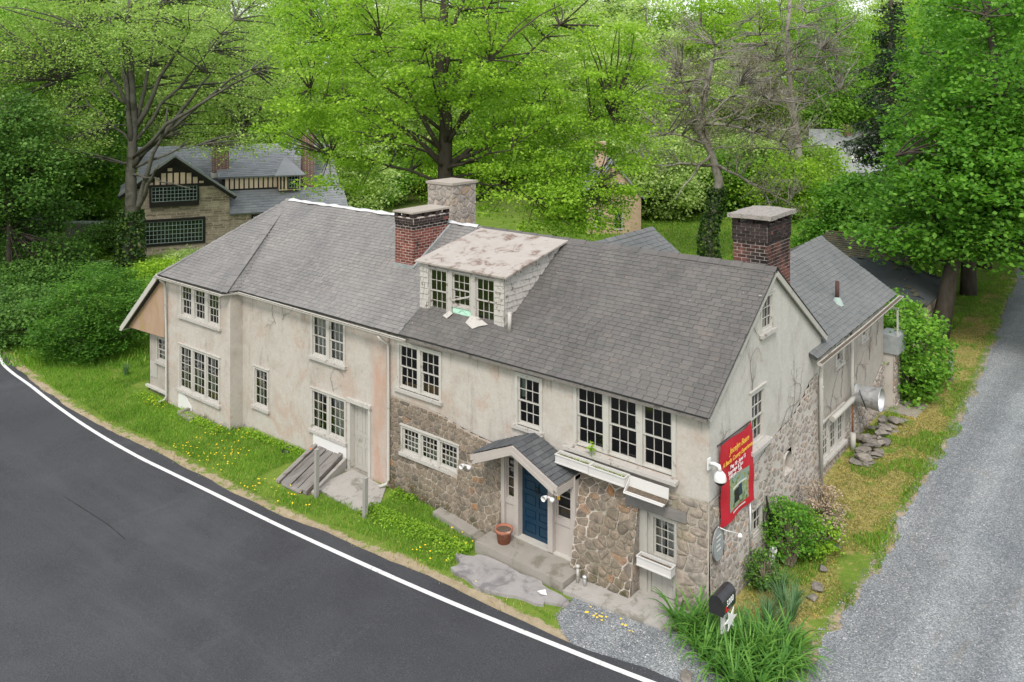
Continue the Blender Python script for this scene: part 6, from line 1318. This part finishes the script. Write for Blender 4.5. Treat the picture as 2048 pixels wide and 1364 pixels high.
# banner
BN = empty('banner', (.06, 1.27, 2.6), 'red exhibition banner with painting hung on the gable wall', 'banner'); Wb, Hb = 1.78, 1.86; y0, z0 = .38, 1.68
def bw(s, t): return .07 + .03 * math.sin(s * 7 + t * 3) * (1 - .5 * t) + .04 * (1 - t) * math.sin(s * 2.2) + .012 * math.sin(t * 14 + s * 9)
n = 24; V = []; m = MB()
for j in range(n + 1):
    for i in range(n + 1): s, t = i / n, j / n; V.append((bw(s, t) + .015, y0 + Wb * s, z0 + Hb * t - .06 * math.sin(3.14 * s) * (t > .5) * (t - .5)))
m.add(V, [(j * (n + 1) + i, j * (n + 1) + i + 1, (j + 1) * (n + 1) + i + 1, (j + 1) * (n + 1) + i) for j in range(n) for i in range(n)], True); m.build('cloth', 'banner_red', BN)
def on_banner(name, s0, s1, t0, t1, mat, k=16):
    V = []; m = MB()
    for j in range(k + 1):
        for i in range(k + 1): s, t = s0 + (s1 - s0) * i / k, t0 + (t1 - t0) * j / k; V.append((bw(s, t) + .019, y0 + Wb * s, z0 + Hb * t))
    m.add(V, [(j * (k + 1) + i, j * (k + 1) + i + 1, (j + 1) * (k + 1) + i + 1, (j + 1) * (k + 1) + i) for j in range(k) for i in range(k)], True); return m.build(name, mat, BN)
on_banner('picture', .26, .84, .10, .50, 'art_print')
for nm, a in (('picture_shape', (.40, .56, .16, .32, 'tudor_black')), ('picture_shape', (.56, .66, .2, .36, 'blue_door')), ('picture_shape', (.36, .78, .34, .365, 'curtain'))):
    o = on_banner(nm, *a[:4], a[4]); o.location.x += .002
def bt(s, size, t, mat, shear=0, x=.5):
    return text('lettering', s, size, (bw(x, t) + .045, y0 + Wb * x, z0 + Hb * t), (0, 1, 0), (0, 0, 1), mat, BN, shear, .001, .002)
bt('Jocelyn Beam', .2, .85, 'letter_yellow', .3, .56); bt('A Bucks County Experience', .145, .745, 'letter_yellow', .3); bt('May 10 - June 15', .125, .66, 'letter_white'); bt('Saturdays & Sundays', .125, .595, 'letter_white'); bt('1:00 pm - 5:00 pm', .125, .53, 'letter_white')
on_banner('address_strip', .36, .74, .055, .075, 'curtain', 6)
MB().tube([(.03, y0 - .02, z0 + Hb + .0), (.05, y0 + Wb + .02, z0 + Hb + .0)], .012, 5).build('hanging_rope', 'black_plastic', BN)
# dome security camera on the corner
dzc = -.12
SCM = empty('security_camera', (.1, -.05, 3.25), 'white dome security camera on the house corner', 'camera')
m = MB(); m.box(.02, .05, -.14, 0, 3.18, 3.42); m.tube([(.04, -.07, 3.3), (.16, -.09, 3.34), (.28, -.1, 3.33), (.31, -.1, 3.22)], .045, 8); m.build('arm', 'clean_white', SCM)
MB().lathe((.31, -.1, 3.02), [(.0, .21), (.06, .2), (.12, .13), (.135, .05), (.135, 0)], 16).build('housing', 'clean_white', SCM)
MB().lathe((.31, -.1, 2.92), [(.0, 0), (.07, .01), (.11, .05), (.12, .1)], 14).build('lens_dome', 'black_plastic', SCM)
# oval sign and its lamp arm
OS = empty('oval_sign', (.1, .18, 1.45), 'small grey oval sign on the stone corner', 'sign'); P = [(.11, .18 + .26 * math.cos(t), 1.45 + .36 * math.sin(t)) for t in np.linspace(0, 6.283, 28)[:-1]]
MB().prism(P, (.035, 0, 0)).build('board', 'sign_grey', OS); MB().tube([(p[0] + .036, p[1], p[2]) for p in P + [P[0]]], .012, 5).build('rim', 'lintel', OS)
for i in range(4): MB().box(.146, .15, .18 - .12 + .02 * (i % 2), .18 + .12 - .03 * (i % 3), 1.62 - i * .1, 1.645 - i * .1).build('worn_lettering', 'curtain', OS)
m = MB(); m.tube([(.12, .2, 1.82), (.25, .35, 1.72), (.42, .62, 1.6)], .012, 6); m.lathe((.44, .64, 1.56), [(.0, .05), (.045, .03), (.06, -.02)], 8); tag(m.build('sign_lamp', 'clean_white'), 'thin white lamp arm over the oval sign', 'lamp')
m = MB(); m.tube([(.06, .62, 1.9), (.08, .6, 0.1)], .008, 5); tag(m.build('cable', 'dark_metal'), 'thin dark cable running down beside the oval sign', 'cable')
m = MB(); m.tube([(.09, 2.02, 1.72), (.12, 2.02, .1)], .022, 6); tag(m.build('conduit', 'galvanised'), 'grey conduit from the banner down to the ground', 'pipe')
# folded dark flag and white lamp globe by the low gable window
m = MB(); m.prism([(.14, 2.86, 1.5), (.16, 3.02, 1.0), (.2, 3.18, .95), (.28, 3.15, .35), (.26, 3.02, .1), (.2, 2.9, .6)], (.03, .02, 0)); tag(m.build('furled_flag', 'black_plastic'), 'furled black flag beside the low gable window', 'flag')
WL = empty('lamp_post', (.4, 2.7, -.1), 'white globe lamp beside the low gable window', 'lamp'); MB().lathe((.4, 2.7, .22), [(.0, 0), (.08, .02), (.1, .1), (.07, .17), (.0, .2)], 12).build('globe', 'clean_white', WL); MB().tube([(.4, 2.7, .24), (.38, 2.62, .12), (.36, 2.5, -.02), (.36, 2.48, -.2)], .07, 8).build('arm', 'clean_white', WL)
# letter box
lx, ly, lz = .72, -.86, .80; LB = empty('letter_box', (lx, ly, -.2), 'black letter box with white house number at the house corner', 'letter box')
def arch(w, h, n=10): return [(-w / 2, 0)] + [(-w / 2 * math.cos(t), h - w / 2 + w / 2 * math.sin(t)) for t in np.linspace(0, math.pi, n)] + [(w / 2, 0)]
A = [(lx + a_, ly - .3, lz + b_) for a_, b_ in arch(.3, .38)]; MB().prism(A, (0, .6, 0)).build('box', 'mailbox_black', LB)
A = [(lx + a_, ly - .325, lz - .01 + b_) for a_, b_ in arch(.315, .395)]; MB().prism(A, (0, .022, 0)).build('lid', 'mailbox_black', LB)
text('lettering', '3200', .17, (lx + .1525, ly + .03, lz + .17), (0, 1, 0), (0, 0, 1), 'letter_white', LB, 0, .001, .003); 
MB().box(lx + .15, lx + .16, ly - .2, ly - .06, lz + .03, lz + .05).build('flag', 'letter_red', LB); MB().box(lx + .15, lx + .16, ly - .18, ly - .15, lz + .03, lz + .13).build('flag_stem', 'letter_red', LB)
MB().bar((lx, ly + .05, -.3), (lx, ly + .05, lz), .1, .1).build('post', 'clean_white', LB); MB().bar((lx - .2, ly - .1, lz - .06), (lx + .1, ly - .1, lz - .06), .1, .08).build('crossbar', 'clean_white', LB)
A = []
for i in range(12): t = i / 12 * 6.283; r_2 = .24 if i % 2 == 0 else .1; A.append((lx + .16 + .1 * math.cos(t) * r_2, ly + .02 + r_2 * math.cos(t), lz - .2 + r_2 * math.sin(t)))
MB().prism(A, (.015, 0, 0)).build('star_plate', 'clean_white', LB)
# extractor on the wing wall
EX = empty('extractor_duct', (.1, 10.9, 1.6), 'big grey metal extractor cowl on the wing wall', 'duct')
MB().lathe((WXP + .02, 10.95, 1.62), [(.30, .0), (.30, .2), (.32, .24), (.345, .52), (.37, .82), (.385, .84), (.36, .83), (.32, .5), (.28, .12), (.0, .1)], 24, 'X').build('cowl', 'galvanised', EX)
MB().lathe((WXP + .02, 10.95, 1.62), [(.0, .02), (.33, .02), (.33, .08), (.0, .08)], 20, 'X').build('mounting_ring', 'sign_grey', EX); MB().lathe((WXP + .3, 10.95, 1.62), [(.328, 0), (.335, .02), (.332, .04)], 24, 'X').build('seam_band', 'sign_grey', EX)
MB().tube([(.12, 10.62, 1.9), (.25, 10.6, 1.55), (.3, 10.72, 1.3)], .015, 5).build('cable', 'black_plastic', EX)
# rocks heaped along the wing
rk = random.Random(12)
def rock(x, y, z, s, seed, label, group, mat='rock', flat_=.6):
    r = random.Random(seed); import bmesh
    bm = bmesh.new(); bmesh.ops.create_icosphere(bm, subdivisions=2, radius=1)
    pl = [(Vector((r.gauss(0, 1), r.gauss(0, 1), r.gauss(0, 1))).normalized(), r.uniform(.4, .75)) for _ in range(12)]
    for v in bm.verts:
        for nn, d in pl:
            k = v.co.dot(nn)
            if k > d: v.co -= nn * (k - d)
        v.co = Vector((v.co.x * s * r.uniform(.97, 1.03), v.co.y * s * 1.3 * r.uniform(.97, 1.03), v.co.z * s * flat_))
    me = bpy.data.meshes.new('rock'); bm.to_mesh(me); bm.free(); me.materials.append(MATS[mat]); o = bpy.data.objects.new('rock', me); COL.objects.link(o); o.location = (x, y, z + s * flat_ * .45); o.rotation_euler = (r.uniform(-.25, .25), r.uniform(-.25, .25), r.uniform(0, 6)); return tag(o, label, 'rock', group)
for i in range(58):
    t = rk.random(); y = 9.2 + 4.3 * t; x = .45 + rk.uniform(-.28, .38) - .1 * t; lv = rk.random()
    rock(x, y, gz(x, y) + (.12 if lv > .6 else -.02), rk.uniform(.09, .26), 200 + i, 'loose grey rock in the heap along the wing wall', 'rocks heaped along the wing wall', flat_=.55)
for i, (x, y, lb) in enumerate([(1.35, 3.4, 'grey edging rock beside the faded flower heads, farthest from the road'), (1.5, 2.6, 'grey edging rock beside the gable bush'), (1.55, 2.1, 'low grey edging rock in the yellow verge'), (1.25, 4.6, 'grey rock at the verge below the downspouts'), (.5, -2.0, 'pale rock in the gravel before the strap leaves')]): rock(x, y, gz(x, y), .17, 300 + i, lb, None, 'rock')
# grey posts by the rhododendron
for (x, y, h, lb) in ((.6, 19.3, 1.25, 'blue-grey post beside the bright shrub, nearest the wing'), (1.14, 18.9, 1.15, 'blue-grey post at the edge of the drive'), (.2, 18.2, .9, 'thick grey post half hidden by the bright shrub')):
    m = MB(); z = gz(x, y); m.tube([(x, y, z - .2), (x, y, z + h)], .08, 8); m.lathe((x, y, z + h), [(.08, 0), (.05, .05), (0, .07)], 8); tag(m.build('fence_post', 'sign_grey'), lb, 'post')
# black tub and debris by the pale wall
m = MB(); m.lathe((-14.9, -.35, -.5), [(.0, 0), (.2, 0), (.22, .12), (.2, .12), (.18, .02)], 14); tag(m.build('black_tub', 'black_plastic'), 'black tub at the foot of the pale stucco wall', 'tub')
m = MB(); m.prism([(-3.55, -1.62, -.16), (-3.4, -1.7, -.13), (-3.28, -1.6, -.16), (-3.4, -1.5, -.12)], (0, 0, .01)); tag(m.build('paper_scrap', 'clean_white'), 'crumpled white paper on the worn paving', 'litter')
WW = MB(); WW.box(-20.75, -19.9, -1.0, -.56, -.6, -.45); WW.box(-20.75, -20.6, -1.0, -.56, -.45, -.38); tag(WW.build('window_well', 'concrete'), 'small concrete well at the foot of the bay', 'window well')
MB().prism([(-21.5, -.57, -.55), (-20.5, -.57, -.55), (-20.55, -.57, -.3), (-21.0, -.57, .02), (-21.45, -.57, .1)], (0, .015, 0)).build('whitewash_patch', 'clean_white', HOUSE)
# ------------------------------------------------------------------ houses beyond
def facewin(F, a0, a1, b0, b1, cols, rows, frame, bar, parent, units=1, fr=.12, glassmat_='glass_dark', name='window'):
    m = MB(); m.fbox(F, a0 - fr, a1 + fr, b0 - fr, b0, -.05, .06); m.fbox(F, a0 - fr, a1 + fr, b1, b1 + fr, -.05, .06); m.fbox(F, a0 - fr, a0, b0, b1, -.05, .06); m.fbox(F, a1, a1 + fr, b0, b1, -.05, .06); w = m.build(name, frame, parent); uw = (a1 - a0) / units
    for u in range(units):
        x0, x1 = a0 + u * uw, a0 + (u + 1) * uw; MB().fbox(F, x0, x1, b0, b1, -.02, .0).build('pane', glassmat_, w); c = MB()
        for i in range(cols + 1): x = x0 + (x1 - x0) * i / cols; h = .028 if i in (0, cols) else .011; c.fbox(F, x - h, x + h, b0, b1, .0, .03)
        for j in range(rows + 1): z = b0 + (b1 - b0) * j / rows; h = .028 if j in (0, rows) else .011; c.fbox(F, x0, x1, z - h, z + h, .002, .032)
        c.build('casement', bar, w)
    return w
TD = 59; tO = at(256, TD); tr_ = (FWD * math.cos(R(66)) + RGT * math.sin(R(66))).normalized(); tn = -(FWD - tr_ * FWD.dot(tr_)).normalized(); tO.z = -.25
TU = empty('timbered_house', tO, 'stone and half-timbered house with slate roofs beyond the lean-to', 'house'); TF = Frame(tO, tr_, tn)
def tp(a, z, c=0): return TF.p(a, z + .6, c)
def wall_poly(P, mat, name, parent=TU):
    o = MB().poly(P).build(name, mat, parent); return o
def tbox(a0, a1, z0, z1, c0, c1, mat, name, parent=TU): return MB().fbox(TF, a0, a1, z0 + .6, z1 + .6, c0, c1).build(name, mat, parent)
AX, AZ = 3.1, 6.1
wall = wall_poly([tp(0, -1.4), tp(6.9, -1.4), tp(6.9, 3.4), tp(AX, AZ - .1), tp(0, 3.9)], 'stone_far', 'wall'); wall_poly([tp(6.9, -.8), tp(6.9, -.8, -8), tp(6.9, 3.4, -8), tp(6.9, 3.4)], 'stone_far', 'wall'); wall_poly([tp(0, -.8), tp(0, 3.9), tp(0, 3.9, -8), tp(0, -.8, -8)], 'stone_far', 'wall')
def slope(P, mat, name, th=.12, parent=TU): P = [Vector(p) for p in P]; nn = (P[1] - P[0]).cross(P[2] - P[0]).normalized(); return MB().prism([p - nn * th for p in P], nn * th).build(name, mat, parent)
TSH = Pieces('slate', 'slates', 0); TSH.shape('tab', *SHING.shapes['tab']); _s = SHING; SHING = TSH
def slated(P, ex=.3, tabw=.5): shingle_plane(P, 'slate_far', ex, tabw, 5, .02, roof=TU)
g1 = [tp(7.3, 3.1, .35), tp(7.3, 3.1, -7), tp(AX, AZ + .1, -7), tp(AX, AZ + .1, .35)]; g2 = [tp(-.6, 3.5, -7), tp(-.6, 3.5, .35), tp(AX, AZ + .1, .35), tp(AX, AZ + .1, -7)]
for P in (g1, g2): slope(P, 'slate_far', 'roof'); slated(P)
for P, Q in ((tp(7.3, 3.0, .38), tp(AX, AZ, .38)), (tp(-.6, 3.4, .38), tp(AX, AZ, .38))): MB().bar(P, Q, .08, .28).build('barge_board', 'tudor_black', TU); MB().bar(P + Vector((0, 0, .2)), Q + Vector((0, 0, .2)), .3, .14).build('verge', 'sign_grey', TU)
mr = [tp(.6, 3.2, -3), tp(15.8, 3.2, -3), tp(15.8, 6.5, -6.8), tp(.6, 6.5, -6.8)]; slope(mr, 'slate_far', 'roof'); slated(mr)
lo_ = [tp(6.9, 1.8, .3), tp(15.8, 1.8, .3), tp(15.8, 3.25, -1.9), tp(6.9, 3.25, -1.9)]; slope(lo_, 'slate_far', 'roof'); slated(lo_)
up_ = [tp(6.2, 4.35, -1.6), tp(12.2, 4.35, -1.6), tp(12.2, 6.35, -6.5), tp(6.2, 6.35, -6.5)]; slope(up_, 'slate_far', 'roof'); slated(up_)
wall_poly([tp(6.9, -1.4, -.1), tp(15.8, -1.4, -.1), tp(15.8, 1.8, -.1), tp(6.9, 1.8, -.1)], 'stone_far', 'wall'); wall_poly([tp(6.5, 3.1, -1.9), tp(12.2, 3.1, -1.9), tp(12.2, 4.4, -1.9), tp(6.5, 4.4, -1.9)], 'tudor_black', 'timber_wall')
for i in range(11): a_ = 6.75 + i * .36; tbox(a_, a_ + .25, 3.42, 4.22, -1.89, -1.85, 'tudor_cream', 'panel')
wall_poly([tp(.35, 3.95, .02), tp(6.0, 3.95, .02), tp(AX, AZ - .15, .02)], 'tudor_black', 'gable_timber'); hz = lambda a_: min(AZ - .2 - (a_ - AX) * .72 if a_ > AX else AZ - .2 - (AX - a_) * .78, 9)
for i in range(11):
    a_ = .9 + i * .43; t = min(hz(a_), hz(a_ + .27)) - .15
    if t > 4.3:
        tbox(a_, a_ + .31, 4.2, min(t, 5.02), .02, .05, 'tudor_cream', 'panel')
        if t > 5.35 and abs(a_ + .13 - AX) > .3: tbox(a_, a_ + .31, 5.16, t, .02, .05, 'tudor_cream', 'panel')
facewin(Frame(tp(0, -.6, .02), tr_, tn), 1.15, 5.0, .55, 2.1, 5, 5, 'tudor_black', 'tudor_green', TU, 3, .2); facewin(Frame(tp(0, -.6, .3), tr_, tn), 1.55, 4.6, 3.6, 4.65, 3, 4, 'tudor_black', 'tudor_green', TU, 4, .16); tbox(1.4, 4.75, 2.6, 3.0, .0, .34, 'tudor_black', 'bay_base')
facewin(Frame(tp(0, -.6, -.08), tr_, tn), 8.6, 9.4, .9, 2.1, 3, 4, 'tudor_black', 'tudor_green', TU, 1, .12)
tbox(10.7, 12.3, 3.2, 4.5, -1.9, -1.2, 'tudor_cream', 'dormer'); facewin(Frame(tp(0, -.6, -1.18), tr_, tn), 11.4, 12.1, 4.0, 4.9, 3, 3, 'tudor_black', 'tudor_green', TU, 1, .1)
for a_ in (10.75, 11.0): tbox(a_, a_ + .12, 3.3, 4.5, -1.2, -1.16, 'tudor_black', 'timber')
slope([tp(10.3, 4.4, -.9), tp(12.7, 4.4, -.9), tp(11.6, 5.6, -3.5), tp(11.4, 5.6, -3.5)], 'slate_far', 'dormer_roof')
tbox(5.9, 7.1, 4.3, 6.9, -3.6, -2.8, 'brick_far', 'chimney'); tbox(5.8, 7.2, 4.25, 4.6, -3.65, -2.75, 'curtain', 'flashing'); tbox(12.75, 13.65, 2.6, 7.6, -3.6, -2.6, 'brick_far', 'chimney'); tbox(13.1, 13.25, 7.4, 7.9, -3.2, -3.05, 'white_paint', 'flue')
TSH.finish(TU); SHING = _s
# tan gabled house
TO = at(1236, 66); TO.z = -.3; hr = (RGT * .82 + FWD * .57).normalized(); hn = (RGT * .57 - FWD * .82).normalized(); TN = empty('tan_house', TO, 'tan stucco gabled house half hidden behind the bright tree', 'house'); NF = Frame(TO, RGT, -FWD)
def np_(a_, z, c=0): return NF.p(a_, z + .3, c)
MB().poly([np_(-2.5, -.5), np_(1.85, -.5), np_(1.85, 3.0), np_(-.4, 5.6), np_(-2.5, 3.2)]).build('wall', 'tan_wall', TN); MB().poly([np_(1.85, -.5), np_(1.85, -.5, -9), np_(1.85, 3, -9), np_(1.85, 3)]).build('wall', 'tan_wall', TN)
slope([np_(2.15, 2.75, .25), np_(2.15, 2.75, -9), np_(-.4, 5.75, -9), np_(-.4, 5.75, .25)], 'slate_far', 'roof', .12, TN); slope([np_(-2.8, 2.9, -9), np_(-2.8, 2.9, .25), np_(-.4, 5.75, .25), np_(-.4, 5.75, -9)], 'slate_far', 'roof', .12, TN)
facewin(Frame(np_(0, -.3, .02), RGT, -FWD), -.15, .35, 3.5, 4.2, 2, 2, 'white_paint', 'white_paint', TN, 1, .07); facewin(Frame(np_(0, -.3, .02), RGT, -FWD), -.3, .3, .6, 1.9, 2, 3, 'white_paint', 'white_paint', TN, 1, .08); facewin(Frame(np_(0, -.3, .02), RGT, -FWD), -1.9, -1.3, .8, 2.0, 2, 3, 'white_paint', 'white_paint', TN, 1, .08)
MB().fbox(NF, -1.6, -.7, 5.0, 7.4, -3, -2).build('chimney', 'tan_wall', TN)
# long low house behind the bright tree
LO = at(640, 92); LO.z = gz(LO.x, LO.y); LH = empty('long_house', LO, 'long tan house glimpsed through the bright tree', 'house'); LF = Frame(LO, RGT, -FWD)
MB().fbox(LF, -4, 14, 0, 5.2, -8, 0).build('wall', 'tan_wall', LH); slope([LF.p(-4.5, 5.0, .5), LF.p(14.5, 5.0, .5), LF.p(14.5, 8.0, -4), LF.p(-4.5, 8.0, -4)], 'slate_far', 'roof', .15, LH); MB().fbox(LF, -4.5, 14.5, 4.8, 5.0, .3, .55).build('gutter', 'white_paint', LH)
for i in range(6): facewin(LF, -2.5 + i * 2.8, -1.5 + i * 2.8, 2.2, 3.8, 2, 3, 'white_paint', 'white_paint', LH, 1, .1)
# white house
WO = at(1690, 88); WO.z = gz(WO.x, WO.y); WH = empty('white_house', WO, 'white dormered house with slate roof beyond the dark spruce', 'house'); WF = Frame(WO, RGT, -FWD)
zb = WO.z; h_ = lambda py: zat(py, 88) - zb
MB().fbox(WF, -4, 7, 0, h_(345), -9, 0).build('wall', 'white_wall', WH); slope([WF.p(-4.2, h_(345), .3), WF.p(6, h_(345), .3), WF.p(6, h_(262), -4.5), WF.p(-2.2, h_(262), -4.5)], 'slate_far', 'roof', .15, WH)
for a_ in (-1.8, 1.9):
    MB().fbox(WF, a_ - .9, a_ + .9, h_(335), h_(296), -3.0, -.9).build('dormer', 'white_wall', WH); slope([WF.p(a_ - 1.1, h_(298), -.7), WF.p(a_ + 1.1, h_(298), -.7), WF.p(a_ + .5, h_(284), -3.4), WF.p(a_ - .5, h_(284), -3.4)], 'slate_far', 'dormer_roof', .1, WH); facewin(Frame(WF.p(0, 0, -.88), RGT, -FWD), a_ - .4, a_ + .4, h_(312), h_(301), 3, 2, 'white_paint', 'white_paint', WH, 1, .1)
MB().fbox(WF, 1.3, 2.3, h_(290), h_(252), -4.6, -3.7).build('chimney', 'brick_far', WH)
for a_ in (-2.5, 0, 3, 5): facewin(WF, a_ - .45, a_ + .45, h_(385), h_(358), 2, 3, 'white_paint', 'white_paint', WH, 1, .1)
# stone hut with hipped slate roof
HU = empty('stone_hut', (-.35, 22.2, .1), 'low stone hut with mossy hipped slate roof under the maple', 'hut'); hx0, hx1, hy0, hy1, hz0, hz1 = -7.0, -.4, 22.1, 27.6, 2.15, 3.35
MB().box(hx0 + .3, hx1 - .2, hy0 + .25, hy1 - .2, -.1, hz0).build('wall', 'stone_far', HU)
HSH = Pieces('slate', 'slates', 300); HSH.shape('tab', *SHING.shapes['tab']); _s = SHING; SHING = HSH
rA, rB = (-2.5, 24.8, 3.35), (-4.8, 24.9, 3.35); c_ = [(hx0, hy0, hz0), (hx1, hy0, hz0), (hx1, hy1, hz0), (hx0, hy1, hz0)]
for P, mt in (([c_[0], c_[1], rA, rB], 'slate_moss'), ([c_[1], c_[2], rA], 'slate_dark'), ([c_[2], c_[3], rB, rA], 'slate_dark')): deck('roof', P, 'slate_dark', HU, .08); shingle_plane(P, mt, .26, .34, 17, .03, roof=HU)
HSH.finish(HU); SHING = _s
MU = empty('mossy_shed', (-9, 30, 0), 'low shed with mossy brown stone roof behind the wing', 'shed'); sh = [(-8.2, 29.0, 1.7), (-3.2, 29.0, 1.7), (-3.2, 33.0, 3.1), (-8.2, 33.0, 3.1)]
deck('roof', sh, 'slate_moss', MU, .15); MB().box(-8.0, -3.4, 29.3, 32.8, 0, 1.7).build('wall', 'stone_far', MU)
MSH = Pieces('slate', 'slates', 0); MSH.shape('tab', *SHING.shapes['tab']); _s = SHING; SHING = MSH; shingle_plane(sh[:3] + [sh[3]], 'slate_moss', .24, .3, 19, .04, roof=MU); MSH.finish(MU); SHING = _s
# pond with a small weir, path, and a parked car
pO = at(190, 62); z = gz(pO.x, pO.y)
P = [Vector((pO.x, pO.y, z + .03)) + RGT * (3.2 * math.cos(t)) + FWD * (2.2 * math.sin(t)) for t in np.linspace(0, 6.283, 24)[:-1]]; struct(MB().poly(P).build('pond_water', 'water'), 'dark pond water below the weir')
WR = empty('weir', pO + FWD * 2.4, 'low dark stone weir with a thin waterfall', 'weir'); Fw = Frame(pO + FWD * 2.3, RGT, -FWD); MB().fbox(Fw, -3.5, 3.5, -.1, .95, -.7, 0).build('wall', 'lintel', WR); MB().fbox(Fw, -3.6, 3.6, .95, 1.08, -.8, .08).build('coping', 'sign_grey', WR); MB().fbox(Fw, .05, .28, .03, .98, .03, .06).build('falling_water', 'foam', WR)
pq = [at(135, 58.5), at(240, 58), at(235, 56), at(130, 56.5)]; struct(MB().poly([(p.x, p.y, gz(p.x, p.y) + .03) for p in pq]).build('garden_path', 'concrete'), 'pale gravel path before the pond')
bo = at(155, 50); m = MB(); z = gz(bo.x, bo.y); m.tube([(bo.x, bo.y, z), (bo.x, bo.y, z + 1.0)], .13, 8); m.lathe((bo.x, bo.y, z + 1.0), [(.13, 0), (.15, .1), (.0, .2)], 8); tag(m.build('bollard', 'clean_white'), 'white post standing before the pond path', 'post')
CR = empty('parked_car', at(145, 75, gz(*at(145, 75).xy)), 'white car parked behind the pond trees', 'car'); Fc = Frame(at(145, 75, gz(*at(145, 75).xy)), RGT, -FWD)
m = MB(); m.prism([Fc.p(a_, b_, 0) for a_, b_ in ((-2.1, .3), (2.1, .3), (2.15, .85), (1.4, .95), (.8, 1.5), (-1.2, 1.52), (-2.0, .98))], -Fc.n * 1.7); m.build('body', 'car_white', CR)
MB().prism([Fc.p(a_, b_, .01) for a_, b_ in ((-1.7, 1.0), (1.2, 1.0), (.75, 1.42), (-1.1, 1.44))], -Fc.n * .02).build('side_window', 'glass_dark', CR)
for a_ in (-1.3, 1.3):
    m = MB(); m.prism([Fc.p(a_ + .33 * math.cos(t), .33 + .33 * math.sin(t), .02) for t in np.linspace(0, 6.283, 16)[:-1]], -Fc.n * .2); m.build('wheel', 'black_plastic', CR)
for p_ in (at(1500, 68), ): pass
bpy.context.view_layer.update()
